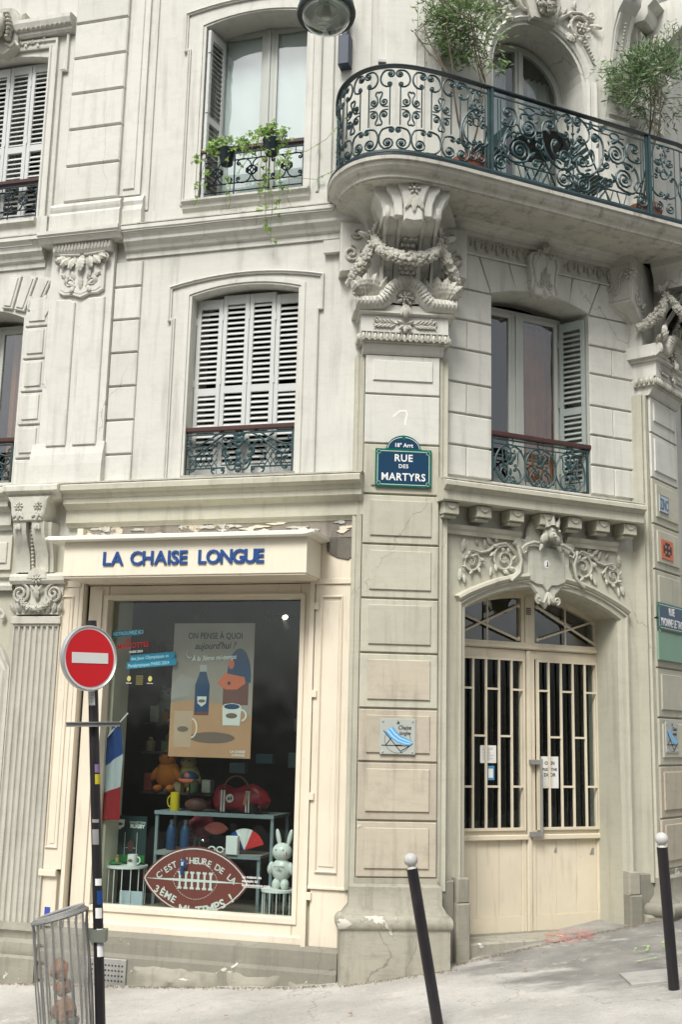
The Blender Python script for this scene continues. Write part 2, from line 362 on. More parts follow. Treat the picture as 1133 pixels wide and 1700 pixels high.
# scroll curve: curvature integrated, ends wound up; kind 'C' or 'S'
_sc = {}
def scroll(p0, p1, kind='C', flip=False, wind=1.35, bulge=190, n=56, wind2=None):
    key = (kind, wind, bulge, n, wind2)
    if key not in _sc:
        w2 = wind if wind2 is None else wind2; ks = []
        for k in range(n):
            t = (k + 0.5) / n; e = 0.0
            a = max(0, 1 - t / 0.34); b = max(0, (t - 0.66) / 0.34)
            k0 = (wind * 360) * (a ** 1.6) * 2.6 / 0.34; k1 = (w2 * 360) * (b ** 1.6) * 2.6 / 0.34; mid = bulge * (1 - (2 * t - 1) ** 2) * 1.5
            if kind == 'S': ks.append((k0 - k1) + (mid if t < 0.5 else -mid) * 0.7)
            else: ks.append(k0 + k1 + mid)
        x = y = th = 0.0; P = [(0.0, 0.0)]
        for k in ks:
            th += R(k) / n; x += math.cos(th); y += math.sin(th); P.append((x, y))
        _sc[key] = P
    P = _sc[key]; a = Vector(P[3]); b = Vector(P[-4]); q0, q1 = Vector(p0), Vector(p1); v, w_ = b - a, q1 - q0
    s_ = w_.length / max(v.length, 1e-6); an = math.atan2(w_.y, w_.x)
    o = []
    for p in P:
        r = Vector(p) - a; th = math.atan2(v.y, v.x); ca, sa = math.cos(-th), math.sin(-th); r = Vector((r.x * ca - r.y * sa, r.x * sa + r.y * ca)) * s_
        if flip: r.y = -r.y
        ca, sa = math.cos(an), math.sin(an); o.append((q0.x + r.x * ca - r.y * sa, q0.y + r.x * sa + r.y * ca))
    return o
def spiral(c, r, turns, a0, ccw=True, n=26, rin=0.12):
    sg = 1 if ccw else -1
    return [(c[0] + r * (1 - (1 - rin) * k / n) * math.cos(R(a0) + sg * 2 * math.pi * turns * k / n), c[1] + r * (1 - (1 - rin) * k / n) * math.sin(R(a0) + sg * 2 * math.pi * turns * k / n)) for k in range(n + 1)]
# ================================================================== GROUND
GX = [(-60, -5.2), (-6, -0.62), (-2.8, -0.345), (-1.5, -0.265), (-0.3, -0.17), (0.15, -0.10), (0.85, 0.0), (1.2, 0.05), (2.4, 0.2), (4, 0.38), (12, 1.2), (60, 6)]
def zg(x, y):
    for (a, za), (b, zb) in zip(GX, GX[1:]):
        if x <= b: t = (x - a) / (b - a); return za + (zb - za) * t + 0.012 * (y - 9)
    return GX[-1][1]
def ground_mat():
    t = NT('pavement_asphalt'); p = t.pos(); pl = t.pos((0.6, 1.6, 1))
    a = t.mix(t.ramp(t.noise(p, 1.3, 6), 0.35, 0.65), (0.37, 0.355, 0.32), (0.52, 0.50, 0.46))
    b = t.mix(t.ramp(t.noise(p, 2.2, 7), 0.35, 0.65), (0.19, 0.185, 0.17), (0.31, 0.30, 0.27))
    # dark tarmac towards the door, pale worn asphalt elsewhere
    xr = t.n('ShaderNodeSeparateXYZ'); t.l(p, xr.inputs[0]); g = t.add(t.mul(xr.outputs[0], 0.30), t.mul(t.noise(pl, 1.1, 6, 0.6), 1.1)); g = t.add(g, t.mul(xr.outputs[1], 0.22))
    c = t.mix(t.ramp(g, 2.93, 3.05), a, b)
    c = t.mix(t.mul(t.ramp(xr.outputs[1], 7.9, 9.3), 0.0), c, a)
    sp = t.noise(p, 110, 3, 0.8); c = t.mix(t.ramp(sp, 0.5, 0.75, 0, 0.5), c, (0.14, 0.13, 0.11))
    c = t.mix(t.ramp(t.noise(p, 14, 8, 0.75), 0.56, 0.75, 0, 0.55), c, (0.22, 0.19, 0.15))
    c = t.mix(t.ramp(t.noise(p, 3.1, 9, 0.75), 0.56, 0.66, 0, 0.45), c, (0.62, 0.58, 0.50)); c = t.mix(t.ramp(t.noise(p, 34, 4, 0.8), 0.55, 0.8, 0, 0.6), c, (0.13, 0.12, 0.10))
    vo = t.n('ShaderNodeTexVoronoi', feature='DISTANCE_TO_EDGE'); vo.inputs['Scale'].default_value = 0.6
    wv = t.n('ShaderNodeVectorMath', operation='ADD'); nn = t.n('ShaderNodeTexNoise'); nn.inputs['Scale'].default_value = 2.5; nn.inputs['Detail'].default_value = 7; t.l(p, nn.inputs['Vector']); t.l(p, wv.inputs[0]); t.l(nn.outputs[1], wv.inputs[1]); t.l(wv.outputs[0], vo.inputs['Vector'])
    c = t.mix(t.mul(t.ramp(vo.outputs[0], 0, 0.008, 1, 0), 0.35), c, (0.06, 0.055, 0.045))
    t.l(c, t.b.inputs['Base Color']); t.b.inputs['Roughness'].default_value = 0.9; t.b.inputs['Specular IOR Level'].default_value = 0.2
    n1 = t.bump(t.noise(p, 6, 8, 0.7), 0.6, 0.02); t.l(t.bump(sp, 0.8, 0.004, n1), t.b.inputs['Normal']); return t.m
M['pave'] = ground_mat()
M['road'] = stone('road_asphalt', (0.12, 0.115, 0.105), dirty=0.4, var=0.2, crack=0.4, bump=0.8)
M['kerb'] = stone('granite_kerb', (0.36, 0.35, 0.32), dirty=0.4, var=0.15, crack=0)
def sheet(name, x0, x1, y0, y1, nx, ny, mat, dz=0, rough=0.0, fn=zg):
    v = []; f = []
    for j in range(ny + 1):
        for i in range(nx + 1):
            x = x0 + (x1 - x0) * i / nx; y = y0 + (y1 - y0) * j / ny
            z = fn(x, y) + dz + (rough * (noise.noise(Vector((x * 2.2, y * 2.2, 0))) + 0.5 * noise.noise(Vector((x * 7, y * 7, 3)))) if rough else 0); v.append((x, y, z))
    for j in range(ny):
        for i in range(nx): a = j * (nx + 1) + i; f.append((a, a + 1, a + nx + 2, a + nx + 1))
    me = bpy.data.meshes.new(name); me.from_pydata(v, [], f); me.materials.append(mat); me.polygons.foreach_set('use_smooth', [True] * len(f))
    o = link(name, me, Matrix.Identity(4)); o['kind'] = 'structure'; return o
sheet('pavement', -9, 9, 7.12, 14, 180, 90, M['pave'], 0, 0.012)
sheet('road', -60, 60, -7, 7.0, 60, 14, M['road'], -0.13)
sheet('ground', -150, 150, -60, 160, 30, 22, M['road'], -0.8, fn=lambda x, y: max(-6, min(6, 0.09 * x)) - 0.4)
kb = thing('kerb', 'granite kerb along the edge of the pavement', 'kerb', G0, (0, -7.06, zg(0, 7)))
for o_ in (kb,): o_['kind'] = 'structure'
kme = MB().box(-0.495, 0.495, -0.07, 0.06, -0.16, 0.0, 0.01).mesh('kerb_stone'); kme.materials.append(M['kerb'])
for k in range(-8, 9):
    o = part('kerb_stone', kme, None, kb, G0.sub(k, -7.06, zg(k, 7.06) + 0.006)); o.matrix_basis = o.matrix_basis @ Matrix.Rotation(-math.atan(0.1), 4, 'Y')
M['pink'] = None
def spray(name, col, th):
    t = NT(name); p = t.pos(); m = t.n('ShaderNodeMixShader'); tr = t.n('ShaderNodeBsdfTransparent'); o = t.t.nodes['Material Output']
    t.b.inputs['Base Color'].default_value = (*col, 1); t.b.inputs['Roughness'].default_value = 0.8
    f = t.ramp(t.noise(p, 18, 7, 0.75), th, th + 0.2); t.l(t.mul(f, 0.75), m.inputs[0]); t.l(tr.outputs[0], m.inputs[1]); t.l(t.b.outputs[0], m.inputs[2]); t.l(m.outputs[0], o.inputs[0]); return t.m
M['pink'] = spray('pink_spray', (0.62, 0.16, 0.16), 0.46); M['lime'] = spray('lime_spray', (0.40, 0.62, 0.16), 0.42)
def ground_patch(name, pts, mat, lab, cat, dz=0.022):
    mb = MB(); 
    for P in pts:
        i = len(mb.v)
        for (x, y) in P: mb.v.append((x, y, zg(x, y) + dz))
        mb.f.append(tuple(range(i, i + len(P))))
    o = part(name, mb, mat, None, G0); return tag(o, lab, cat)
def blob(x, y, rx, ry, n=18): return [(x + rx * math.cos(2 * math.pi * k / n) * random.uniform(.75, 1.1), y + ry * math.sin(2 * math.pi * k / n) * random.uniform(.75, 1.1)) for k in range(n)]
ground_patch('paint_mark', [blob(2.05, 10.35, 0.26, 0.34)], M['pink'], 'blot of faded pink spray paint on the tarmac before the shop door', 'paint mark')
def stroke(a, b, w_=0.011):
    d = Vector((b[0] - a[0], b[1] - a[1])); n_ = Vector((-d.y, d.x)).normalized() * w_; return [(a[0] + n_.x, a[1] + n_.y), (b[0] + n_.x, b[1] + n_.y), (b[0] - n_.x, b[1] - n_.y), (a[0] - n_.x, a[1] - n_.y)]
gx, gy = 2.33, 9.15
ST = [stroke((gx, gy), (gx + .75, gy + .28)), stroke((gx + .05, gy + .3), (gx + .12, gy + .5)), stroke((gx + .05, gy + .3), (gx + .16, gy + .32)), stroke((gx + .12, gy + .5), (gx + .22, gy + .5)), stroke((gx + .16, gy + .32), (gx + .22, gy + .5)),
      stroke((gx + .3, gy + .34), (gx + .36, gy + .6)), stroke((gx + .36, gy + .6), (gx + .46, gy + .55)), stroke((gx + .46, gy + .55), (gx + .33, gy + .46)), stroke((gx + .58, gy + .42), (gx + .64, gy + .75)), stroke((gx + .5, gy + .1), (gx + .58, gy + .32)), stroke((gx + .6, gy + .12), (gx + .68, gy + .3)), stroke((gx + .72, gy + .52), (gx + .8, gy + .82))]
ground_patch('paint_mark', ST, M['lime'], 'lime green spray painted survey letters and line on the tarmac by the right bollard', 'paint mark')
# ================================================================== BUILDING
B = thing('apartment_building', 'ornate cream stone corner building with carved consoles, shutters and a curved balcony', 'building', G0, (0.5, -9.8, 0))
def walls(fr, u0, u1, z0, z1, ops, mat, T=0.45, d=0.0, name='wall'):
    mb = MB(); us = sorted(ops, key=lambda o: o[0]); cur = u0
    for (a, b, zb, ze, zc) in us:
        if a > cur: mb.box(cur, a, -T, d, z0, z1)
        if zb > z0: mb.box(a, b, -T, d, z0, zb)
        top = segarc(a, b, ze, zc) if zc - ze > 0.01 else [(a, ze), (b, ze)]
        mb.prism(top + [(b, z1), (a, z1)], -T, d); cur = b
    if cur < u1: mb.box(cur, u1, -T, d, z0, z1)
    return part(name, mb, mat, B, fr)
W3 = (-1.71, -0.645); W2 = (-1.70, -0.64); W1 = (-4.48, -3.46); W0 = (-4.5, -3.5); W4 = (0.56, 1.69)
walls(LW, -6.5, 0, -1.2, 3.62, [(-5.3, -3.42, -0.3, 2.35, 2.98), (-2.64, -0.42, 0.13, 3.3, 3.3)], M['lower'])
walls(LW, -6.5, 0, 3.62, 6.5, [(*W0, 4.15, 5.82, 5.93), (*W3, 4.15, 5.89, 5.965)], M['upper'])
walls(LW, -6.5, 0, 6.5, 10.8, [(*W1, 6.85, 8.66, 8.72), (*W2, 6.87, 8.73, 8.81)], M['upper'])
RL = 2.332
walls(RW, 0, RL, -0.5, 3.62, [(0.29, 1.95, 0.0, 2.98, 3.19)], M['lower'])
walls(RW, 0, RL, 3.62, 6.5, [(*W4, 4.13, 5.93, 6.03)], M['upper'], d=-0.022)
ar = arc(1.13, 8.33, 0.535, 180, 0, 20)
mb = MB().box(0, 0.595, -.45, 0, 6.5, 10.8).box(1.665, RL, -.45, 0, 6.5, 10.8).prism(ar + [(1.665, 10.8), (0.595, 10.8)], -.45, 0)
part('wall', mb, M['upper'], B, RW)
walls(W5, 0, 5, -0.5, 3.62, [(1.2, 2.4, 0.5, 2.9, 3.0)], M['lower']); walls(W5, 0, 5, 3.62, 10.8, [(0.9, 1.9, 4.15, 5.9, 5.97)], M['upper'])
def pier(fr, z0, z1):
    part('pier_core', MB().box(0, PW, -.6, -.02, z0, 4.354).box(-0.0, PW, -.6, -.02, 4.354, z1), M['lower'], B, fr)
pier(PC, -0.6, 5.2); pier(P2, -0.6, 5.2)
part('pier_core', MB().box(0.0, PW, -.6, -.03, 5.2, 10.8), M['upper'], B, PC); part('pier_core', MB().box(0.0, PW, -.6, -.03, 5.2, 10.8), M['upper'], B, P2)
# roof slab and back walls close the block
mb = MB(); pl = [LW.at(-6.5, -.2, 0), LW.at(0, -.2, 0), RW.at(0, -.2, 0), RW.at(RL, -.2, 0), W5.at(0, -.2, 0), W5.at(5, -.2, 0), LW.at(-6.5, -9, 0)]
mb.v = [(p.x, p.y, z) for z in (10.8, 11.0) for p in pl]; n = len(pl); mb.f = [tuple(range(n)), tuple(range(n, 2 * n))] + [(k, (k + 1) % n, (k + 1) % n + n, k + n) for k in range(n)]
part('roof', mb, M['ledge'], B, G0)
# ---- rooms behind the openings
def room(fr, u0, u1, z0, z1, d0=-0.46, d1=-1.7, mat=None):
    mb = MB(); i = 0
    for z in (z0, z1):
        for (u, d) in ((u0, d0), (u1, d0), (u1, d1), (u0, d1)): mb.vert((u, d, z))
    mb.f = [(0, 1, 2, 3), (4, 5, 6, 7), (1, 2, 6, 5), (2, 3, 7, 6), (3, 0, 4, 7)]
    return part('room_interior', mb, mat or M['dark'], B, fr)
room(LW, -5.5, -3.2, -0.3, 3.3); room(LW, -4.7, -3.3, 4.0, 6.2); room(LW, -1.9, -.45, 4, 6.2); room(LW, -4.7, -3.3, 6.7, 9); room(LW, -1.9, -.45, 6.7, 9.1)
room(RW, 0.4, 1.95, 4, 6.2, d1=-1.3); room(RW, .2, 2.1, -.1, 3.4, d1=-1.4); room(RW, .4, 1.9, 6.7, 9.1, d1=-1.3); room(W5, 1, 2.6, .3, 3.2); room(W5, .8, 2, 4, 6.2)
# ---- stone blocks of the two piers
PZ = [0.704, 1.156, 1.63, 2.068, 2.53, 2.994, 3.462, 3.902, 4.354, 4.804, 5.17]
for fr in (PC, P2):
    for k, (a, b) in enumerate(zip(PZ, PZ[1:])):
        m = M['tan'] if k < (3 if fr is PC else 2) else (M['lower'] if k < 8 else M['upper'])
        o = part('stone_block', MB().box(0.0, PW, -.03, 0, a + .008, b - .008, .006), m, B, fr)
        if k == 9: a += 0.05
        if k != 8 or fr is P2:
            pm = M['tan'] if k == 3 and fr is PC else m
            part('raised_panel', MB().box(.065, PW - .065, -.005, .014, a + .075, b - .055, .005), pm, o, fr)
    # plinth: slope, cavetto, torus, dado
    prof = [(-.1, .704), (0.012, .704), (.012, .66), (.055, .64), (.055, .50), (.085, .46), (.105, .43), (.13, .425), (.152, .40), (.158, .37), (.150, .335), (.13, .315), (.13, -.5), (-.1, -.5)]
    mb = MB(); pts = []
    ring = []
    for (d, z) in prof:      # wraps round both sides of the pier
        e = max(d, 0); ring.append([(-e, -.25, z), (-e, d, z), (PW + e * .75, d, z), (PW + e * .75, -.25, z)])
    for r in ring:
        for p in r: mb.vert(p)
    for q in range(len(ring) - 1):
        for k in range(3): mb.f.append((q * 4 + k, q * 4 + k + 1, q * 4 + k + 5, q * 4 + k + 4))
    part('pier_plinth', mb, M['base'], B, fr, smooth=True)
    each('pier_moulding', [MB().box(-.05, -.006, -.3, -.03, .6, 5.17), MB().box(-.085, -.052, -.3, -.055, .6, 5.17)], M['lower'], B, fr)
    each('pier_moulding', [MB().box(PW + .006, PW + .035, -.3, -.03, .6, 5.17), MB().box(PW + .037, PW + .085, -.3, -.05, .6, 5.17)], M['lower'], B, fr)
# ---- left wall: cornice over the shop (u -2.86..0.04) and over the neighbour bay
def cornice(fr, u0, u1, mat, ext=0.0):
    prof = [(-.05, 4.07), (.19, 4.065), (.225, 4.045), (.225, 4.0), (.205, 3.985), (.175, 3.975), (.16, 3.94), (.15, 3.935), (.15, 3.885), (.12, 3.87), (.085, 3.845), (.075, 3.84), (.075, 3.72), (.05, 3.705), (.04, 3.68), (-.05, 3.68)]
    return part('cornice', MB().ledge(u0, u1, prof), mat, B, fr, smooth=False)
cornice(LW, -2.84, 0.035, M['lower']); 
prof2 = [(d + .05 if d > 0 else d, z) for (d, z) in [(-.05, 4.07), (.19, 4.065), (.225, 4.045), (.225, 4.0), (.175, 3.975), (.15, 3.935), (-.05, 3.93)]]
part('cornice', MB().ledge(-3.42, -2.842, prof2), M['cut'], B, LW)
cornice(LW, -6.5, -3.422, M['cut'])
part('cornice_cap', MB().ledge(-6.5, .04, [(-.02, 4.068), (.2, 4.069), (.2, 4.082), (-.02, 4.10)]), M['ledge'], B, LW)
# peeling wood board under the cornice
part('peeling_board', MB().box(-2.66, -.04, 0, .035, 3.53, 3.68), M['peel'], B, LW)
for k in range(30):
    u = random.uniform(-2.6, -.08); z = random.uniform(3.55, 3.67); wv_, hv = random.uniform(.03, .12), random.uniform(.01, .03)
    pts = [(u + wv_ * math.cos(a) * random.uniform(.6, 1.1), z + hv * math.sin(a) * random.uniform(.6, 1.2)) for a in [i * math.pi / 4 for i in range(8)]] if 0 else [(u + wv_ * math.cos(i * .5236) * random.uniform(.35, 1.1), z + hv * math.sin(i * .5236) * random.uniform(.3, 1.3)) for i in range(12)]
    part('paint_flake', MB().prism(pts, .036, .042 + random.random() * .008), M['ledge'] if k % 3 else M['cream'], B, LW)
part('block', MB().box(-2.70, -2.64, 0, .1, 3.46, 3.66, .004), M['cream'], B, LW)
# ---- neighbour bay on the left: console, capital, fluted pilaster, arch
part('frieze_panel', MB().box(-4.6, -3.42, 0, .03, 3.3, 3.62).box(-4.4, -3.46, .03, .045, 3.36, 3.56, .006), M['cut'], B, LW)
part('string_mould', MB().ledge(-5, -3.36, [(0, 3.1), (.06, 3.1), (.07, 3.14), (.05, 3.17), (.05, 3.2), (.08, 3.22), (.08, 3.25), (0, 3.25)]), M['cut'], B, LW)
ao = segarc(-5.38, -3.38, 2.36, 3.02, 14)
part('arch_mould', MB().mould([(-5.38, 0)] + ao + [(-3.38, -.2)], [(-.05, 0), (-.05, .04), (-.02, .05), (0.0, .035), (.03, .05), (.05, .05), (.05, 0)]), M['cut'], B, LW)
part('spandrel_scroll', MB().tube([(u, .045, z) for u, z in scroll((-3.6, 3.02), (-3.45, 2.86), 'S')], .012), M['carve'], B, LW, smooth=True)
door = part('shop_door_frame', MB().box(-3.62, -3.43, -.28, -.18, -.3, 2.9), M['cream'], B, LW)
part('window_pane', MB().box(-5.3, -3.62, -.24, -.235, -.2, 2.9), M['glass'], door, LW)
def fluted(u0, u1, z0, z1, nfl=8, d=.07):
    mb = MB(); w_ = (u1 - u0) / nfl; poly = [(u0, -.02), (u0, d)]
    for k in range(nfl):
        a = u0 + w_ * k + w_ * .16; b = u0 + w_ * (k + 1) - w_ * .16
        for q in range(7): t = q / 6; poly.append((a + (b - a) * t, d - .024 * math.sin(math.pi * t) ** .7))
    poly += [(u1, d), (u1, -.02)]
    i = 0; n = len(poly)
    for z in (z0, z1):
        for (u, dd) in poly: mb.vert((u, dd, z))
    mb.f.append(tuple(range(n))); mb.f.append(tuple(range(n, 2 * n)))
    for k in range(n): mb.f.append((k, (k + 1) % n, n + (k + 1) % n, n + k))
    return mb
pil = part('fluted_pilaster', fluted(-3.31, -2.84, 0.16, 2.76), M['fluted'], B, LW)
part('pilaster_neck', MB().box(-3.33, -2.82, 0, .09, 2.78, 2.85, .006).box(-3.31, -2.84, 0, .07, 2.76, 2.78), M['fluted'], pil, LW)
part('pilaster_base', MB().ledge(-3.36, -2.80, [(0, .16), (.085, .16), (.1, .13), (.11, .1), (.09, .075), (.09, .03), (.13, .0), (.14, -.06), (.13, -.1), (.16, -.12), (.16, -.30), (0.15, -1), (0, -1)]), M['base'], B, LW, smooth=True)
def rosette(mb, c, r, d, petals=8):
    for k in range(petals):
        a = 2 * math.pi * k / petals; mb.ball((c[0] + r * .6 * math.cos(a), d, c[1] + r * .6 * math.sin(a)), r * .36, r * .22, r * .2, 6, 4, a)
    mb.ball((c[0], d + r * .12, c[1]), r * .26, r * .2, r * .26, 8, 5); return mb
def garland(mb, path, r, n=90, seed=1):
    rr = random.Random(seed); P = [Vector(p) for p in path]
    mb.tube(path, [r * .8 * (.55 + .45 * math.sin(math.pi * k / (len(path) - 1))) for k in range(len(path))], 8)
    for k in range(n):
        t = rr.random() * (len(P) - 1.001); i = int(t); p = P[i].lerp(P[i + 1], t - i); q = r * (.55 + .45 * math.sin(math.pi * t / (len(P) - 1)))
        a = rr.uniform(-2.0, 2.0); tn = (P[i + 1] - P[i]).normalized(); nrm = Vector((-tn.z, 0, tn.x))
        c = p + nrm * math.sin(a) * q * .85 + Vector((0, 1, 0)) * math.cos(a) * q * .85
        s_ = rr.uniform(.22, .36) * r; mb.ball(c, s_ * 1.2, s_ * .8, s_, 6, 4, rr.uniform(0, 3))
    return mb
def leaf(mb, base, ang, L, W_, d, lift=.02, lobes=5):
    # acanthus-like leaf: lobed outline curling out of the wall
    ca, sa = math.cos(R(ang)), math.sin(R(ang)); i = len(mb.v); n = lobes * 4
    for side in (-1, 0, 1):
        for k in range(n + 1):
            t = k / n; ww = W_ * (math.sin(math.pi * min(1, t * .92 + .06)) ** .7) * (1 - .28 * (math.cos(t * lobes * 2 * math.pi) * .5 + .5)) * side * .5
            x, y = t * L, ww; mb.vert((base[0] + x * ca - y * sa, d + lift * math.sin(math.pi * t * .9) + (lift * .5 if side == 0 else -.002) + (lift * .9 * t ** 3), base[1] + x * sa + y * ca))
    for s_ in (0, 1):
        for k in range(n): a = i + s_ * (n + 1) + k; mb.f.append((a, a + 1, a + n + 2, a + n + 1))
    return mb
def foliage_scroll(mb, c, r, ccw, d, a0=0, th=.018, leaves=6, turns=1.5):
    sp = spiral(c, r, turns, a0, ccw, 34, .15); n = len(sp)
    mb.tube([(u, d + .012 * (k / n), z) for k, (u, z) in enumerate(sp)], [th * (1 - .55 * k / n) for k in range(n)], 7)
    for k in range(leaves):
        j = int(2 + k * (n * .62) / leaves); p = sp[j]; q = sp[j + 1]; a = math.degrees(math.atan2(q[1] - p[1], q[0] - p[0])) + (-42 if ccw else 42)
        leaf(mb, p, a, r * .62 * (1 - .4 * j / n), r * .38, d, .016, 3)
    rosette(mb, c, r * .26, d + .014, 6); return mb
cap = part('console', MB().prism([(-3.38, 3.955), (-2.92, 3.955), (-2.96, 3.90), (-2.98, 3.78), (-3.0, 3.72), (-3.30, 3.72), (-3.32, 3.78), (-3.34, 3.9)], 0, .24, .01), M['cut'], B, LW)
pr = [(0, 3.72), (.22, 3.72), (.21, 3.62), (.16, 3.52), (.11, 3.42), (.09, 3.3), (.09, 3.26), (0, 3.26)]
part('console_limb', MB().ledge(-3.30, -3.17, pr), M['cut'], cap, LW, smooth=True); part('console_limb', MB().ledge(-3.11, -2.98, pr), M['cut'], cap, LW, smooth=True)
part('console_back', MB().ledge(-3.34, -2.94, [(d * .72, z) for d, z in pr]), M['cut'], cap, LW, smooth=True)
mb = MB(); rosette(mb, (-3.245, 3.86), .05, .245); rosette(mb, (-3.045, 3.86), .05, .245)
for u in (-3.245, -3.045):
    for a in (-130, -90, -50): leaf(mb, (u, 3.815), a, .085, .04, .24, .01, 3)
    for a in (-110, -70): leaf(mb, (u, 3.70), a, .07, .04, .225, .01, 2)
for k in range(12): mb.ball((-3.14, .165 - k * .007, 3.68 - k * .034), .017, .015, .014, 6, 4)
part('console_carving', mb, M['carve'], cap, LW, smooth=True)
cp = part('ionic_capital', MB().box(-3.32, -2.82, 0, .07, 2.87, 3.17).ledge(-3.36, -2.79, [(0, 3.15), (.1, 3.15), (.12, 3.18), (.12, 3.22), (.10, 3.24), (0, 3.27)]).prism(arc(-3.075, 3.2, .1, 0, 180, 10), 0, .125), M['cut'], B, LW)
mb = MB()
for s_ in (-1, 1):
    sp = spiral((-3.075 + s_ * .175, 3.06), .095, 2.0, 90, s_ > 0, 30); mb.tube([(u, .085 + .02 * k / 30, z) for k, (u, z) in enumerate(sp)], .014, 6)
    for k in range(4): leaf(mb, (-3.075 + s_ * (.06 + k * .055), 2.88), 90 + s_ * (-8 - k * 5), .1, .055, .075, .02, 3)
garland(mb, [(-3.075 + .16 * math.cos(a), .1, 3.02 + .1 * math.sin(a)) for a in [math.pi + math.pi * k / 12 for k in range(13)]], .034, 70)
rosette(mb, (-3.075, 3.2), .06, .12); leaf(mb, (-3.075, 3.0), 90, .14, .07, .09, .02, 3); leaf(mb, (-3.075, 3.06), 130, .1, .05, .09, .02, 3); leaf(mb, (-3.075, 3.06), 50, .1, .05, .09, .02, 3)
part('capital_carving', mb, M['carve'], cp, LW, smooth=True)
each('rubble_base', [MB().box(-2.83, -2.70, 0, .11, -.02, .12, .02), MB().box(-2.84, -2.71, 0, .12, -.16, -.03, .025), MB().box(-2.83, -2.7, 0, .1, -.3, -.17, .02), MB().box(-2.83, -2.7, 0, .08, -1, -.31)], M['base'], B, LW)
# ---- shop base
mb = MB().ledge(-2.70, -.10, [(0, .14), (.03, .14), (.12, .11), (.125, .05), (.125, -.02), (.14, -.05), (.15, -1), (0, -1)])
part('shop_base', mb, M['base'], B, LW)
def roughstone(u0, u1, d0, d1, z0, z1, seed):
    mb = MB(); nu, nz = max(3, int((u1 - u0) / .035)), max(3, int((z1 - z0) / .035))
    for j in range(nz + 1):
        for i in range(nu + 1):
            a, b = i / nu, j / nz; e = min(1, 5 * min(a, 1 - a, 1 - b + .02)) ** .5; q = Vector((a * (u1 - u0) * 9 + seed, b * (z1 - z0) * 9, seed))
            mb.vert((u0 + (u1 - u0) * a + .012 * noise.noise(q), d0 + (d1 - d0) * e * (1 + .35 * noise.noise(q * 1.3)), z0 + (z1 - z0) * b + .03 * noise.noise(q * .6 + Vector((5, 0, 0))) * b))
    for j in range(nz):
        for i in range(nu): a = j * (nu + 1) + i; mb.f.append((a, a + 1, a + nu + 2, a + nu + 1))
    return mb
for k, (a, b, zt_, dd) in enumerate(((-1.9, -1.08, -.09, .20), (-1.06, -.55, -.07, .17), (-.53, -.12, -.09, .165))): part('base_rubble', roughstone(a, b, .10, dd, -.6, zt_, k * 3.7), M['base'], B, LW, smooth=True)
# grit swept against the foot of the walls
mb = MB(); rg = random.Random(11)
for fr, ua, ub, dd in ((LW, -6, -2.8, .2), (LW, -2.8, -.1, .2), (PC, -.13, .8, .16), (RW, .1, 2.3, .12), (P2, 0, .7, .2)):
    for _ in range(int((ub - ua) * 330)):
        u = rg.uniform(ua, ub); d = dd + abs(rg.gauss(0, .035)); p = fr.at(u, d, 0); s_ = rg.uniform(.0015, .0055); mb.ball((p.x, -p.y, zg(p.x, p.y) + .008), s_ * 1.4, s_, s_ * .7, 5, 3, rg.uniform(0, 3))
gt = part('grit', mb, stone('brown_grit', (.22, .17, .11), crack=0), None, G0); tag(gt, 'brown grit and crumbled mortar swept along the foot of the walls', 'grit'); gt['kind'] = 'stuff'
vg = part('vent_grille', MB().box(-2.35, -1.93, .10, .165, -.33, -.06, .004), M['galv'], B, LW, label='perforated metal grille low in the base of the shop wall')
mb = MB()
for i in range(12):
    for j in range(5): mb.box(-2.31 + i * .031, -2.297 + i * .031, .166, .168, -.28 + j * .04, -.267 + j * .04)
part('grille_hole', mb, M['black'], vg, LW, kind='stuff')
# ================================================================== UPPER WALLS, LEFT
def quoin(fr, u0, u1, z0, z1, mat, d=.03, raised=False, c=.008, base=-.01):
    o = part('stone_block', MB().box(u0, u1, base, d, z0 + .009, z1 - .009, c), mat, B, fr)
    if raised: part('raised_panel', MB().box(u0 + .045, u1 - .03, d - .01, d + .014, z0 + .055, z1 - .035, .005), mat, o, fr)
    return o
for k in range(-4, 2):
    z = 5.37 + .333 * k
    quoin(LW, -3.465, -3.215, z, z + .333, M['upper'], .03, True)
    quoin(LW, -2.515, -2.235, z, z + .333, M['upper'], .026)
quoin(LW, -2.515, -2.235, 6.036, 6.30, M['upper'], .026)
# voussoirs of the far left window
for k in range(6):
    c = -4.0; a0 = R(90 - 8 - 4.6 * k); a1 = R(90 - 8 - 4.6 * (k + 1)); r0, r1 = 1.75, 2.12 + .02 * k; zc = 4.19
    P = [(c + r0 * math.cos(a0) , zc + r0 * math.sin(a0)), (c + r1 * math.cos(a0), zc + r1 * math.sin(a0)), (c + r1 * math.cos(a1), zc + r1 * math.sin(a1)), (c + r0 * math.cos(a1), zc + r0 * math.sin(a1))]
    if k < 4: o = part('voussoir', MB().prism(inset(P, .01), -.01, .03, .006), M['upper'], B, LW); part('raised_panel', MB().prism(inset(P, .035), .02, .042, .004), M['upper'], o, LW)
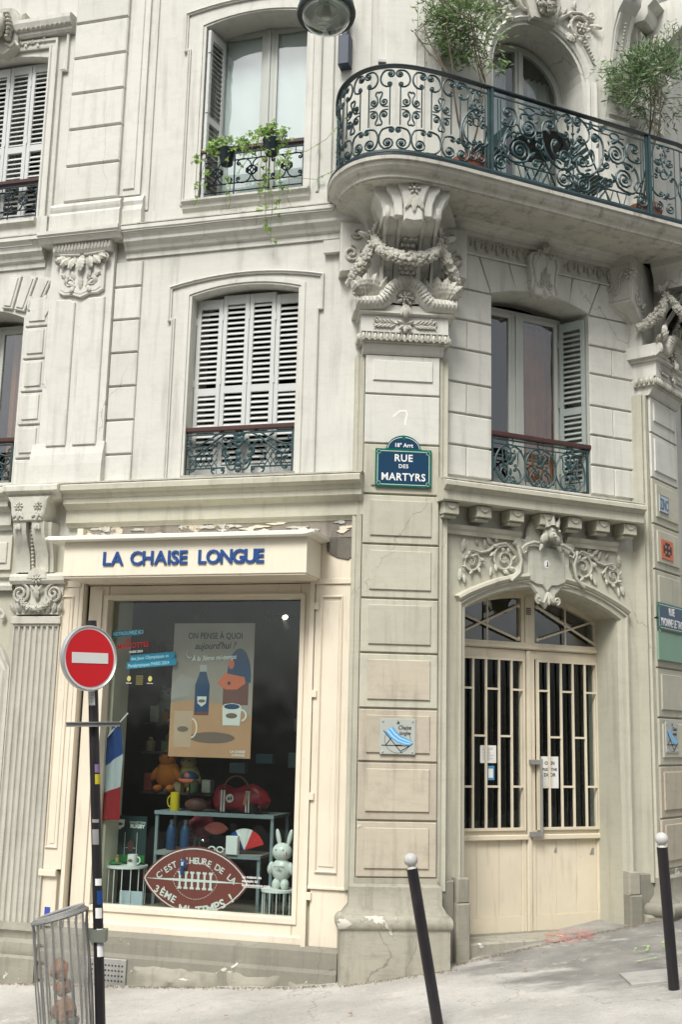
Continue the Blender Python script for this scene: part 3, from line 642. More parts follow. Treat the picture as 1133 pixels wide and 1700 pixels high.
# pilaster between the bays, first floor
pil = part('pilaster', MB().box(-3.2, -2.52, 0, .06, 4.42, 6.5), M['upper'], B, LW)
part('pilaster_foot', MB().ledge(-3.26, -2.50, [(0, 4.07), (.105, 4.09), (.10, 4.28), (.088, 4.38), (.07, 4.45), (.061, 4.50), (0, 4.50)]), M['upper'], pil, LW)
for a, b, q in ((-3.11, -2.905, 1), (-2.83, -2.588, -1)):
    top = [(b, 5.90), (b - .06, 5.935), (a, 5.935)] if q > 0 else [(b, 5.935), (a + .07, 5.935), (a, 5.89)]
    part('raised_panel', MB().prism([(a, 4.467), (b, 4.467)] + top, .055, .085, .008), M['upper'], pil, LW)
cap = part('pilaster_capital', MB().prism([(-3.09, 6.4), (-2.6, 6.4), (-2.6, 6.01), (-2.66, 5.975), (-2.75, 5.975), (-2.845, 5.94), (-2.94, 5.975), (-3.03, 5.975), (-3.09, 6.01)], .06, .095, .006)
           .prism([(-3.065, 6.38), (-2.625, 6.38), (-2.625, 6.035), (-2.68, 6.0), (-2.76, 6.0), (-2.845, 5.972), (-2.93, 6.0), (-3.01, 6.0), (-3.065, 6.035)], .094, .1, .003)
           .ledge(-3.16, -2.53, [(0, 6.39), (.11, 6.39), (.13, 6.42), (.13, 6.5), (0, 6.5)]), M['upper'], pil, LW)
mb = MB()
for s_ in (-1, 1):
    sp = spiral((-2.845 + s_ * .25, 6.335), .055, 1.6, 90, s_ > 0, 22); mb.tube([(u, .11, z) for u, z in sp], .013, 6)
    mb.tube([(-2.845 + s_ * x, .108, 6.385 - .012 * math.cos(x * 8)) for x in (.02, .08, .14, .2, .25)], .014, 6)
    for k, (a, L) in enumerate(((-90, .0), (-72, .15), (-48, .14), (-25, .12))):
        if L: leaf(mb, (-2.845 + s_ * (.03 + k * .045), 6.36), a if s_ > 0 else -180 - a, L, .085, .10, .03, 4)
    mb.tube([(u, .102, z) for u, z in spiral((-2.845 + s_ * .12, 6.09), .05, 1.6, 200 if s_ > 0 else -20, s_ < 0, 22)], .009, 5)
    for a_, L_, x_, z_ in ((70, .10, .07, 6.12), (20, .09, .13, 6.15), (-60, .08, .07, 6.06), (110, .08, .17, 6.08)): leaf(mb, (-2.845 + s_ * x_, z_), a_ if s_ > 0 else 180 - a_, L_, .05, .101, .012, 3)
    leaf(mb, (-2.845 + s_ * .05, 6.05), 90 - s_ * 60, .1, .04, .1, .01, 3)
leaf(mb, (-2.845, 6.37), -90, .19, .11, .105, .035, 5); leaf(mb, (-2.845, 6.02), 90, .15, .06, .101, .014, 4); mb.ball((-2.845, .11, 6.1), .018, .01, .03, 6, 4)
for k in range(17): mb.box(-3.13 + k * .036, -3.112 + k * .036, .12, .14, 6.425, 6.49)
part('capital_carving', mb, M['carve'], cap, LW, smooth=True)
# band between first and second floor
pb = [(-.02, 6.62), (.13, 6.62), (.16, 6.605), (.16, 6.57), (.14, 6.56), (.115, 6.53), (.10, 6.50), (.10, 6.47), (.06, 6.43), (.05, 6.40), (.02, 6.385), (.02, 6.33), (-.02, 6.33)]
part('string_course', MB().ledge(-2.42, -.05, pb), M['upper'], B, LW); part('string_course', MB().ledge(-6.5, -3.30, pb), M['upper'], B, LW)
part('string_course', MB().ledge(-3.298, -2.422, [(d + .06 if d > 0 else d, z) for d, z in pb if z > 6.49] + [(.1, 6.5), (-.02, 6.5)]), M['upper'], B, LW)
part('string_cap', MB().ledge(-6.5, -.05, [(-.01, 6.619), (.15, 6.621), (.15, 6.632), (-.01, 6.65)]), M['ledge'], B, LW)
each('wall_plinth', [MB().box(-6.5, -3.3, 0, .05, 6.64, 6.86), MB().box(-2.42, -.06, 0, .02, 6.64, 6.80)], M['upper'], B, LW)
# pilaster of the second floor with grooved blocks
part('pilaster_foot', MB().ledge(-3.22, -2.46, [(0, 6.63), (.14, 6.64), (.14, 6.80), (.12, 6.83), (.13, 6.86), (.135, 6.89), (.12, 6.92), (.09, 6.94), (0, 6.96)]), M['upper'], B, LW, smooth=False)
zz = [6.96, 7.345, 7.745, 8.14, 8.535, 8.93, 9.33, 9.72, 10.1]
for a, b in zip(zz, zz[1:]): quoin(LW, -3.12, -2.53, a, b, M['upper'], .08, c=.012)
part('pilaster_core', MB().box(-3.115, -2.535, 0, .055, 6.96, 10.6), M['upper'], B, LW)
part('side_strip', MB().box(-2.53, -2.31, 0, .03, 6.99, 10.6).box(-2.49, -2.37, .03, .045, 7.05, 10.6, .006).ledge(-2.53, -2.25, [(0, 6.63), (.09, 6.64), (.09, 6.8), (.07, 6.86), (.08, 6.9), (.05, 6.96), (0, 6.98)]), M['upper'], B, LW)
part('side_strip', MB().box(-2.25, -2.22, 0, .022, 6.82, 10.6), M['upper'], B, LW)
# W2 surround
S1 = [(0, 0), (0, .03), (.012, .034), (.02, .02), (.03, .02), (.03, 0)]
def surround(fr, u0, u1, ze, zc, zs, zb, ear=.04, prof=S1, mat=None, step=None):
    a = segarc(u0, u1, ze, zc); pth = [(u0 + ear, zb), (u0 + ear, zs), (u0, zs)] + a + [(u1, zs), (u1 - ear, zs), (u1 - ear, zb)]
    return part('window_surround', MB().mould(pth, [(-o, d) for o, d in prof]), mat or M['upper'], B, fr)
surround(LW, -1.94, -.40, 6.0, 6.09, 5.65, 4.12); surround(LW, -1.92, -.44, 8.90, 8.98, 8.47, 6.82)
part('window_surround', MB().mould([(-1.735, 4.1)] + segarc(-1.735, -.62, 5.905, 5.985) + [(-.62, 4.1)], [(0, 0), (0, .012), (.04, .012), (.045, 0)]), M['upper'], B, LW)
part('window_surround', MB().mould([(-1.73, 6.86)] + segarc(-1.73, -.61, 8.745, 8.825) + [(-.61, 6.86)], [(0, 0), (0, .012), (.04, .012), (.045, 0)]), M['upper'], B, LW)
part('window_sill', MB().ledge(-1.84, -.56, [(-.3, 6.87), (.05, 6.87), (.09, 6.85), (.09, 6.83), (.06, 6.81), (.05, 6.77), (.02, 6.74), (-.3, 6.74)]), M['upper'], B, LW)
part('window_sill', MB().ledge(-1.73, -.63, [(-.44, 4.15), (.0, 4.15), (.0, 4.11), (-.44, 4.11)]), M['ledge'], B, LW)
# W1 surround, hood and mask
part('window_surround', MB().mould([(-3.44, 6.86), (-3.44, 8.75), (-4.5, 8.79)], [(0, 0), (0, .03), (-.02, .035), (-.03, .02), (-.07, .02), (-.075, .04), (-.1, .04), (-.1, 0)]), M['upper'], B, LW)
part('window_surround', MB().mould([(-3.27, 6.86), (-3.27, 8.45), (-3.215, 8.45), (-3.215, 8.93)], [(0, 0), (0, .035), (.02, .045), (.03, .0)]), M['upper'], B, LW)
hd = part('window_hood', MB().ledge(-3.82, -3.165, [(0, 8.88), (.06, 8.88), (.08, 8.90), (.08, 8.93), (.12, 8.95), (.14, 9.0), (.14, 9.04), (.1, 9.06), (0, 9.07)]), M['upper'], B, LW)
mb = MB()
for k in range(11): mb.ball((-3.78 + k * .055, .1, 8.955), .016, .03, .03, 6, 4)
for k in range(5):
    leaf(mb, (-3.80 + k * .07, 8.82 + .012 * math.sin(k * 2)), 60 * (-1) ** k, .06, .035, .03, .012, 3); mb.ball((-3.76 + k * .065, .035, 8.83), .015, .01, .015, 6, 4)
part('hood_carving', mb, M['carve'], hd, LW, smooth=True)
# a carved head set on a shield
mk = part('carved_shield', MB().prism([(-4.16, 8.80), (-3.93, 8.68), (-3.78, 8.78), (-3.80, 8.98), (-3.73, 9.08), (-3.72, 9.16), (-3.80, 9.14), (-3.86, 9.24), (-3.97, 9.27), (-4.1, 9.24), (-4.2, 9.1)], 0, .10, .02), M['carve'], B, LW)
mb = MB(); hc = (-3.965, .2, 8.97); mb.ball(hc, .085, .10, .115, 14, 10); mb.ball((-3.965, .17, 9.02), .10, .10, .10, 14, 8); mb.ball((-3.965, .3, 8.965), .016, .03, .03, 8, 5)
mb.ball((-3.965, .285, 8.915), .03, .015, .009, 8, 4); mb.ball((-3.965, .27, 8.875), .035, .03, .03, 8, 5)
for s_ in (-1, 1):
    mb.ball((-3.965 + s_ * .035, .285, 8.985), .016, .01, .008, 8, 4); mb.tube([(-3.965 + s_ * .015, .295, 9.005), (-3.965 + s_ * .035, .298, 9.012), (-3.965 + s_ * .055, .285, 9.0)], .006, 5)
    for k in range(7): a = R(100 - k * 24); mb.ball((-3.965 + s_ * (.02 + .1 * math.cos(a * .6 - .3)), .19 - k * .008, 9.1 - k * .04), .035, .05, .028, 7, 5, k)
    mb.tube([(-3.965 + s_ * x, .1, z) for x, z in ((.05, 8.82), (.11, 8.78), (.17, 8.82), (.2, 8.77))], .02, 6)
part('carved_head', mb, M['carve'], mk, LW, smooth=True)
part('window_sill', MB().ledge(-4.6, -3.42, [(-.44, 6.85), (.06, 6.85), (.1, 6.83), (.1, 6.80), (.06, 6.78), (.04, 6.74), (-.44, 6.74)]), M['upper'], B, LW)
# faint crack lines run by the material; cable along the band
def wire(name, pts, r, mat, fr, label=None, cat=None):
    o = part(name, MB().tube(pts, r, 5), mat, B if not cat else None, fr)
    if cat: tag(o, label, cat)
    return o
wire('cable', [(-6, .17, 6.50), (-3.36, .17, 6.50), (-3.33, .23, 6.53), (-2.42, .23, 6.53), (-2.39, .17, 6.535)] + [(-2.3 + k * .2, .168, 6.538 + .004 * math.sin(k * 1.7)) for k in range(11)] + [(-.28, .17, 6.54), (-.25, .16, 6.62), (-.25, .03, 6.68), (-.25, .02, 7.9)], .008, flat('cable_sheath', (0.33, 0.32, 0.29), .6), LW, 'thin pale cable clipped along the stone band and up the wall beside the curved balcony', 'cable')
wire('cable', [(-.36, .015, 6.7), (-.36, .015, 9.6)], .006, M['frame'], LW, 'second thin grey cable rising straight up the wall left of the balcony', 'cable')
# ------------------------------------------------------------------ shutters
SL = {}
def leafshutter(fr, w_, h, mat, parent=None, pitch=.0525, mid=.47, t=.032):
    """one louvred leaf standing in frame fr: u 0..w_, z 0..h; slats are sub-parts"""
    st = .042; key = round(w_, 3)
    lf = part('shutter', MB().box(0, st, 0, t, 0, h, .003).box(w_ - st, w_, 0, t, 0, h, .003).box(st, w_ - st, 0, t * .9, 0, .09).box(st, w_ - st, 0, t * .9, h - .09, h).box(st, w_ - st, 0, t * .9, h * mid - .035, h * mid + .035), mat, parent or B, fr, center=False)
    if (key, mat.name) not in SL:
        me = MB(); L = w_ - 2 * st - .002; me.v = [(0, 0, 0)] * 0; i = 0
        P = [(.030, -.021), (.033, -.015), (.0, .019), (-.003, .013)]
        me.ledge(-L / 2, L / 2, [(d + 0, z) for d, z in P]); m2 = me.mesh('slat'); m2.materials.append(mat); SL[(key, mat.name)] = m2
    z = .09 + pitch * .55
    while z < h - .09 - pitch * .3:
        if abs(z - h * mid) > .035 + pitch * .42: part('slat', SL[(key, mat.name)], None, lf, fr, (w_ / 2, 0, z))
        z += pitch
    for hz in (.2, h * .5, h - .25): part('hinge', MB().box(-.008, .006, t * .3, t + .008, hz, hz + .07), mat, lf, fr, center=False)
    return lf
# W3: four closed leaves; W1 three in view
for k in range(4): leafshutter(LW.sub(-1.705 + k * .266, -.17, 4.17), .262, 1.755 - (.03 if k in (0, 3) else 0), M['shutter'])
for k in range(4): leafshutter(LW.sub(-4.475 + k * .2545, -.15, 6.88), .25, 1.80, M['shutter'])
leafshutter(LW.rot(-1.685, -.02, 6.9, 78), .27, 1.80, M['shutter'])
leafshutter(RW.rot(1.56, -.29, 4.16, -63), .27, 1.72, M['shuttergreen'])
# ------------------------------------------------------------------ casement windows
def casement(fr, u0, u1, z0, z1, d, mid=None, arch=None, ft=.05, curtain=None, mat=None, rail=None):
    mat = mat or M['frame']; mid = mid if mid is not None else (u0 + u1) / 2; top = arch or [(u0, z1), (u1, z1)]
    loop = [(u0, z0)] + top + [(u1, z0)]
    w_ = part('window', MB().mould(loop, [(0, d - .04), (0, d), (-ft, d + .0), (-ft, d - .04)], closed=True), mat, B, fr)
    ztop = max(z for u, z in top)
    part('meeting_stile', MB().box(mid - .05, mid + .05, d - .045, d + .012, z0 + ft, ztop - ft * .6).box(mid - .014, mid + .014, d + .012, d + .028, z0 + ft, ztop - ft), mat, w_, fr)
    for a, b in ((u0 + ft, mid - .05), (mid + .05, u1 - ft)):
        tp = [(a, z1 - ft - .0), (b, z1 - ft - .0)] if not arch else None
        if not arch:
            part('sash', MB().mould([(a, z0 + ft), (a, z1 - ft), (b, z1 - ft), (b, z0 + ft)], [(0, d - .03), (0, d + .008), (-.035, d + .004), (-.035, d - .03)], closed=True), mat, w_, fr)
            part('window_pane', MB().box(a + .03, b - .03, d - .016, d - .012, z0 + ft, z1 - ft - .03), M['glass'], w_, fr)
        else:
            pts = [(max(a + .02, min(b - .02, u)), z - ft * 1.1) for u, z in arch if a - .12 < u < b + .12]
            part('window_pane', MB().prism([(a + .02, z0 + ft)] + pts + [(b - .02, z0 + ft)], d - .016, d - .012), M['glass'], w_, fr)
        if rail: part('glazing_bar', MB().box(a, b, d - .03, d + .004, rail - .03, rail + .03), mat, w_, fr)
    return w_
M['blind'] = flat('white_roller_blind', (0.74, 0.78, 0.78), .8); M['curtain'] = paint('brown_curtain', (0.30, 0.12, 0.04), .85, .3, 0); M['net'] = paint('pale_net_curtain', (0.5, 0.52, 0.5), .9, .1, 0)
w2 = casement(LW, -1.70, -.60, 6.88, 8.84, -.30, mid=-1.13, ft=.06)
part('blind', MB().box(-1.64, -.66, -.345, -.34, 6.95, 8.75), M['blind'], w2, LW)
def curtain(fr, u0, u1, d, z0, z1, mat, parent, n=40, amp=.02, fr_=9):
    mb = MB(); i = 0
    for z in (z0, z1):
        for k in range(n + 1): t = k / n; mb.vert((u0 + (u1 - u0) * t, d + amp * math.sin(t * fr_ * 6.28) + amp * .5 * math.sin(t * fr_ * 2.3 * 6.28), z))
    for k in range(n): mb.f.append((k, k + 1, n + 1 + k + 1, n + 1 + k))
    return part('curtain', mb, mat, parent, fr, smooth=True)
w4 = casement(RW, .50, 1.57, 4.16, 5.93, -.30, mid=1.04, ft=.045, rail=None)
curtain(RW, 1.12, 1.62, -.42, 4.2, 5.85, M['curtain'], w4, fr_=5); curtain(RW, .55, .7, -.42, 4.2, 5.85, M['net'], w4, fr_=3)
w0 = casement(LW, -4.5, -3.47, 4.16, 5.86, -.30, mid=-3.98, ft=.05); curtain(LW, -3.85, -3.5, -.42, 4.2, 5.8, M['curtain'], w0, fr_=4)
w1 = casement(LW, -4.48, -3.46, 6.88, 8.7, -.34)
a2 = arc(1.13, 8.30, .54, 180, 0, 20)
w6 = casement(RW, .59, 1.67, 6.74, 8.3, -.34, mid=1.12, arch=a2, ft=.07, rail=None)
curtain(RW, .7, 1.06, -.48, 6.8, 8.75, M['blind'], w6, fr_=3, amp=.008); curtain(RW, 1.25, 1.6, -.48, 6.8, 8.6, M['net'], w6, fr_=5)
part('arch_mould', MB().mould([(.56, 6.7)] + arc(1.13, 8.33, .57, 180, 0, 22) + [(1.70, 6.7)], [(0, 0), (0, .02), (.03, .04), (.05, .02), (.09, .03), (.11, .05), (.12, 0)]), M['upper'], B, RW)
# ------------------------------------------------------------------ window guards
def guard(fr, u0, u1, z0, z1, d, mat, style, railmat=None):
    g = part('window_guard', MB().box(u0, u0 + .018, d - .009, d + .009, z0, z1).box(u1 - .018, u1, d - .009, d + .009, z0, z1).box(u0, u1, d - .008, d + .008, z1 - .03, z1 - .015), mat, B, fr)
    part('handrail', MB().box(u0 - .02, u1 + .03, d - .028, d + .028, z1, z1 + .045, .008), railmat or M['rail'], g, fr)
    W_ = u1 - u0; H = z1 - z0; c = (u0 + u1) / 2
    def ir(path, r=.009, name='scroll'): part(name, MB().tube([(u, d, z) for u, z in path], r, 5), mat, g, fr, smooth=True)
    if style == 'vine':       # lattice wings, scrolled centre
        ir([(u0, z0 + .06), (u0 + W_ * .38, z0 + .06)]); ir([(u1 - W_ * .38, z0 + .06), (u1, z0 + .06)])
        for s_ in (-1, 1):
            f = lambda t, h: (c + s_ * W_ * .5 * t, z0 + H * h)
            ir(scroll(f(.06, .9), f(.9, .8), 'S', s_ > 0, 1.1, 60)); ir(scroll(f(.1, .78), f(.9, .62), 'S', s_ > 0, .8, 70)); ir(scroll(f(.86, .12), f(.88, .34), 'C', s_ > 0)); ir(scroll(f(.12, .3), f(.14, .68), 'C', s_ > 0, 1.2, 170)); ir(scroll(f(.28, .08), f(.46, .12), 'C', s_ < 0))
            ir(scroll(f(.06, .12), f(.42, .7), 'S', s_ < 0, .5, 120)); ir(scroll(f(.2, .44), f(.24, .58), 'C', s_ < 0, 1, 150), .012)
            for k in range(5): ir([f(.38 + k * .1, .16), f(min(.9, .38 + k * .1 + .26), .16 + .52 * min(1, (.9 - (.38 + k * .1)) / .26))], .005, 'lattice_bar'); ir([f(.9 - k * .1, .16), f(max(.4, .9 - k * .1 - .26), .16 + .52 * min(1, (.5 - k * .1) / .26 if k < 5 else 0))], .005, 'lattice_bar')
            for h, t in ((.82, .3), (.72, .5), (.85, .55)): part('iron_leaf', leaf(MB(), f(t, h), 20 * s_, .06, .03, d, .012, 3), mat, g, fr)
        mb = MB()
        for h, r in ((.08, .03), (.22, .036), (.36, .03), (.5, .038), (.66, .03), (.8, .036), (.92, .03)): mb.ball((c, d, z0 + H * h), r, .014, r * .8, 8, 5)
        mb.box(c - .06, c + .06, d - .01, d + .01, z0 + H * .75, z0 + H * .78); part('centre_ornament', mb, mat, g, fr, smooth=True)
    elif style == 'rings':    # bars between lines of scrolls
        for h in (.13, .30, .80): ir([(u0, z0 + H * h), (u1, z0 + H * h)], .007, 'rail')
        n = 3; 
        for k in range(n):
            q = u0 + W_ * (k + .5) / n; w_ = W_ / n
            for s_ in (-1, 1):
                for v in (-1, 1): ir(scroll((q + s_ * w_ * .12, z0 + H * (.55 + v * .05)), (q + s_ * w_ * .36, z0 + H * (.55 + v * .18)), 'C', s_ * v > 0, 1.1, 200), .007)
            ir(arc(q, z0 + H * .55, w_ * .13, 0, 360, 18), .008, 'ring')
        for k in range(1, n): ir([(u0 + W_ * k / n, z0), (u0 + W_ * k / n, z1 - .02)], .007, 'bar')
        for k in range(0, n * 2): ir([(u0 + W_ * (k + .5) / (2 * n), z0 + H * .8), (u0 + W_ * (k + .5) / (2 * n), z1 - .02)], .005, 'bar')
    else:                     # 'lyre': three looped panels
        for h in (.84,): ir([(u0, z0 + H * h), (u1, z0 + H * h)], .007, 'rail')
        for k, q in enumerate((u0 + W_ * .19, c, u1 - W_ * .19)):
            ir(arc(q, z0 + H * .93, .035, 0, 360, 16), .006, 'ring')
            for s_ in (-1, 1):
                w_ = W_ * (.15 if k != 1 else .17)
                ir(scroll((q + s_ * w_ * .2, z0 + H * .66), (q + s_ * w_ * .25, z0 + H * .12), 'C', s_ > 0, 1.0, 150)); ir(scroll((q + s_ * w_ * .75, z0 + H * .72), (q + s_ * w_ * .3, z0 + H * .42), 'S', s_ < 0, .9, 90), .007)
                ir(scroll((q + s_ * w_ * .35, z0 + H * .06), (q + s_ * w_ * .35, z0 + H * .3), 'C', s_ < 0, 1.2, 180), .008)
                part('iron_leaf', leaf(MB(), (q + s_ * .01, z0 + H * .45), 90 - s_ * 28, .11, .04, d, .01, 3), mat, g, fr)
            mb = MB(); mb.ball((q, d, z0 + H * .62), .02, .012, .05, 8, 5).ball((q, d, z0 + H * .45), .03, .014, .022, 8, 5).ball((q, d, z0 + H * .25), .018, .012, .04, 8, 5); part('centre_ornament', mb, mat, g, fr, smooth=True)
            if k < 2: ir([(q + W_ * .155, z0), (q + W_ * .155, z0 + H * .84)], .006, 'bar')
    return g
guard(LW, -1.72, -.66, 4.155, 4.56, -.04, M['irongrey'], 'vine')
guard(LW, -1.70, -.64, 6.88, 7.36, -.03, M['irondark'], 'rings')
guard(LW, -4.48, -3.47, 6.87, 7.28, -.03, M['irondark'], 'rings')
guard(LW, -4.5, -3.53, 4.155, 4.56, -.04, M['irongrey'], 'vine')
guard(RW, .585, 1.67, 4.14, 4.565, -.03, M['irongrey'], 'lyre')
# ================================================================== DOOR WALL
zr = [4.13, 4.418, 4.713, 5.005, 5.325, 5.61, 5.915]
for k, (a, b) in enumerate(zip(zr, zr[1:])):
    wv_ = random.uniform(0, .002)
    if k % 2: quoin(RW, .05, .572, a, b, M['upper'], wv_, base=-.03); quoin(RW, 1.69, 2.235, a, b, M['upper'], wv_, base=-.03)
    else:
        quoin(RW, .05, .303, a, b, M['upper'], 0, base=-.03); quoin(RW, .309, .572, a, b, M['upper'], wv_, base=-.03)
        quoin(RW, 1.69, 1.96, a, b, M['upper'], 0, base=-.03); quoin(RW, 1.966, 2.235, a, b, M['upper'], wv_, base=-.03)
top = 6.262; sa = segarc(.572, 1.69, 5.93, 6.03, 24)
def vs(a, b, at_, bt): # voussoir between arch points a,b (indices) and top u's
    P = sa[a:b + 1] + [(bt, top), (at_, top)]
    return part('voussoir', MB().prism(P, -.03, 0, .006), M['upper'], B, RW)
part('voussoir', MB().prism([(.05, 5.922), (.563, 5.922), (.43, top), (.05, top)], -.03, 0, .006), M['upper'], B, RW)
part('voussoir', MB().prism([(1.70, 5.922), (2.235, 5.922), (2.235, top), (1.84, top)], -.03, 0, .006), M['upper'], B, RW)
vs(0, 6, .445, .76); vs(6, 11, .772, 1.05); vs(11, 14, 1.06, 1.2); vs(14, 19, 1.21, 1.50); vs(19, 24, 1.512, 1.828)
fz = part('frieze', MB().box(.10, 2.12, -.03, .0, 6.27, 6.47).box(.1, 2.12, -.0, .025, 6.262, 6.277).box(.1, 2.12, 0, .03, 6.445, 6.49), M['upper'], B, RW)
mb = MB()
for k in range(17):
    u = .17 + k * .118
    if .88 < u < 1.37: continue
    leaf(mb, (u, 6.43), -90, .12, .06, .004, .012, 4); leaf(mb, (u + .055, 6.43), -70, .07, .03, .004, .01, 3); leaf(mb, (u - .04, 6.4), -110, .06, .03, .004, .01, 3); mb.ball((u + .06, .008, 6.36), .016, .012, .016, 6, 4); mb.tube([(u + x, .008, 6.425 - .02 * math.sin(x * 27)) for x in (0, .03, .06, .09, .118)], .007, 5)
part('frieze_carving', mb, M['carve'], fz, RW, smooth=True)
cg = part('keystone_cartouche', MB().prism([(.99, 6.40), (.955, 6.36), (.965, 6.25), (.985, 6.15), (.98, 6.05), (1.02, 5.985), (1.09, 5.98), (1.13, 5.955), (1.17, 5.98), (1.24, 5.985), (1.28, 6.05), (1.275, 6.15), (1.295, 6.25), (1.305, 6.36), (1.27, 6.40), (1.2, 6.43), (1.13, 6.47), (1.06, 6.43)], -.02, .07, .012), M['upper'], B, RW)
mb = MB()
for s_ in (-1, 1):
    mb.tube([(u, .075, z) for u, z in spiral((1.13 + s_ * .055, 6.09), .045, 1.5, 90, s_ > 0, 22)], .011, 6); mb.tube([(1.13 + s_ * x, .075, z) for x, z in ((.13, 6.02), (.11, 6.1), (.12, 6.2), (.14, 6.3), (.12, 6.37), (.06, 6.36))], .009, 6)
    mb.tube([(u, .08, z) for u, z in spiral((1.13 + s_ * .07, 6.40), .04, 1.4, 200, s_ < 0, 18)], .012, 6); leaf(mb, (1.13, 6.12), 90 - s_ * 30, .1, .04, .072, .012, 3)
leaf(mb, (1.13, 6.05), -90, .07, .05, .072, .01, 3); leaf(mb, (1.13, 6.12), 90, .14, .05, .072, .015, 3); leaf(mb, (1.13, 6.40), 90, .1, .09, .075, .03, 3)
part('cartouche_carving', mb, M['carve'], cg, RW, smooth=True)
# cornice over the door with corbels
cd = part('cornice', MB().ledge(-.05, 2.135, [(-.02, 4.05), (.22, 4.038), (.25, 4.02), (.25, 3.985), (.23, 3.975), (.21, 3.95), (.20, 3.945), (.20, 3.865), (.19, 3.855), (-.02, 3.855)]), M['lower'], B, RW)
part('cornice_cap', MB().ledge(-.05, 2.135, [(-.02, 4.045), (.23, 4.041), (.23, 4.053), (-.02, 4.075)]), M['ledge'], cd, RW)
cbm = MB().box(-.075, .075, -.0, .155, .05, .15, .004).box(-.066, .066, 0, .125, 0.02, .051, .012).prism([(-.05, .148)] + arc(0, .138, .048, 180, 360, 10)[1:-1] + [(.05, .148)], .154, .165, .004).mesh('corbel')
cbm.materials.append(M['lower'])
for u in (.06, .395, .74, 1.065, 1.375, 1.695, 2.01): part('corbel', cbm, None, cd, RW, (u, 0, 3.70))
part('string_mould', MB().ledge(.06, .86, [(0, 3.6), (.03, 3.6), (.035, 3.63), (.05, 3.65), (.06, 3.68), (0, 3.685)]).ledge(1.36, 1.95, [(0, 3.6), (.03, 3.6), (.035, 3.63), (.05, 3.65), (.06, 3.68), (0, 3.685)]), M['lower'], B, RW)
ds = part('door_surround', MB().mould([(.20, .45)] + segarc(.20, 2.045, 3.0, 3.27, 18) + [(2.045, .45)], [(0, 0), (0, .05), (-.02, .055), (-.035, .035), (-.07, .03), (-.088, .0)]), M['lower'], B, RW, smooth=False)
part('arch_hood', MB().mould([(.20, 3.02), (.30, 3.075), (.45, 3.14), (.61, 3.20), (.77, 3.245), (.93, 3.27)], [(-.015, 0), (-.015, .06), (.012, .078), (.035, .072), (.045, 0)]).mould(segarc(1.32, 2.045, 3.29, 3.085, 8) if 0 else [(1.32, 3.27), (1.48, 3.245), (1.64, 3.20), (1.8, 3.14), (1.95, 3.075), (2.05, 3.02)], [(-.015, 0), (-.015, .06), (.012, .078), (.035, .072), (.045, 0)]), M['lower'], ds, RW)
each('surround_foot', [MB().box(.16, .292, 0, .1, -.3, .50, .01), MB().box(.17, .29, .0, .085, .50, .70, .01), MB().box(1.955, 2.09, 0, .1, -.3, .50, .01), MB().box(1.955, 2.08, 0, .085, .5, .7, .01), MB().box(.0, .16, 0, .06, -.3, .68, .01), MB().box(2.09, 2.27, 0, .06, -.3, .68, .01)], M['base'], B, RW)
part('wall_foot', MB().box(2.1, 2.33, .0, .13, -.4, .33, .02), M['base'], B, RW)
# carved overdoor
oc = part('overdoor_cartouche', MB().prism([(.80, 3.63), (.78, 3.57), (.84, 3.53), (.85, 3.40), (.79, 3.30), (.66, 3.24), (.82, 3.22), (.95, 3.20), (1.02, 3.13), (1.03, 3.06), (1.09, 3.04), (1.12, 3.0), (1.15, 3.04), (1.22, 3.06), (1.23, 3.13), (1.30, 3.20), (1.42, 3.20), (1.58, 3.19), (1.44, 3.28), (1.39, 3.40), (1.40, 3.53), (1.46, 3.57), (1.44, 3.63), (1.33, 3.62)] + arc(1.12, 3.66, .2, 0, 180, 10) + [(.91, 3.62)], 0, .045, .015), M['carvel'], B, RW)
part('shield', MB().prism([(.92, 3.56), (1.32, 3.56), (1.32, 3.25), (1.24, 3.215), (1.17, 3.21), (1.12, 3.15), (1.07, 3.21), (1.0, 3.215), (.92, 3.25)], .04, .065, .008), M['carvel'], oc, RW)
part('shield_sticker', MB().prism(arc(1.115, 3.405, .030, 0, 340, 14, .038), .065, .0665), M['print_white'], oc, RW); part('shield_sticker', MB().prism([(1.11, 3.38), (1.135, 3.385), (1.13, 3.42), (1.118, 3.435), (1.122, 3.40)], .0665, .0675), M['print_black'], oc, RW)
mb = MB()      # beast's head
mb.ball((1.12, .10, 3.69), .062, .07, .078, 12, 8).ball((1.12, .155, 3.65), .036, .05, .04, 10, 7).ball((1.12, .20, 3.64), .02, .016, .015, 8, 5)
for s_ in (-1, 1):
    mb.tube([(1.12 + s_ * .045, .15, 3.735), (1.12 + s_ * .07, .15, 3.79), (1.12 + s_ * .075, .16, 3.83)], [.028, .018, .004], 7); mb.ball((1.12 + s_ * .034, .215, 3.69), .013, .01, .013, 6, 5); mb.ball((1.12 + s_ * .065, .12, 3.63), .04, .03, .06, 8, 6, s_ * .6)
    mb.tube([(1.12 + s_ * x, .09, z) for x, z in ((.06, 3.58), (.16, 3.59), (.24, 3.56), (.29, 3.52), (.27, 3.48), (.24, 3.5))], [.018, .017, .015, .013, .011, .009], 7)
    leaf(mb, (1.12 + s_ * .07, 3.6), -60 if s_ > 0 else -120, .1, .05, .1, .02, 3)
    mb.tube([(1.12 + s_ * x, .08, z) for x, z in ((.33, 3.55), (.29, 3.42), (.31, 3.3), (.4, 3.22))], .016, 6)
    mb.tube([(u, .07, z) for u, z in spiral((1.12 + s_ * .1, 3.075), .035, 1.4, 270, s_ > 0, 18)], .011, 6)
mb.tube([(1.12, .16, 3.75), (1.12, .165, 3.8), (1.12, .17, 3.85)], [.03, .018, .004], 7)
for a in (-120, -90, -60): leaf(mb, (1.12, 3.15), a, .12, .05, .075, .015, 3)
part('beast_head', mb, M['carvel'], oc, RW, smooth=True)
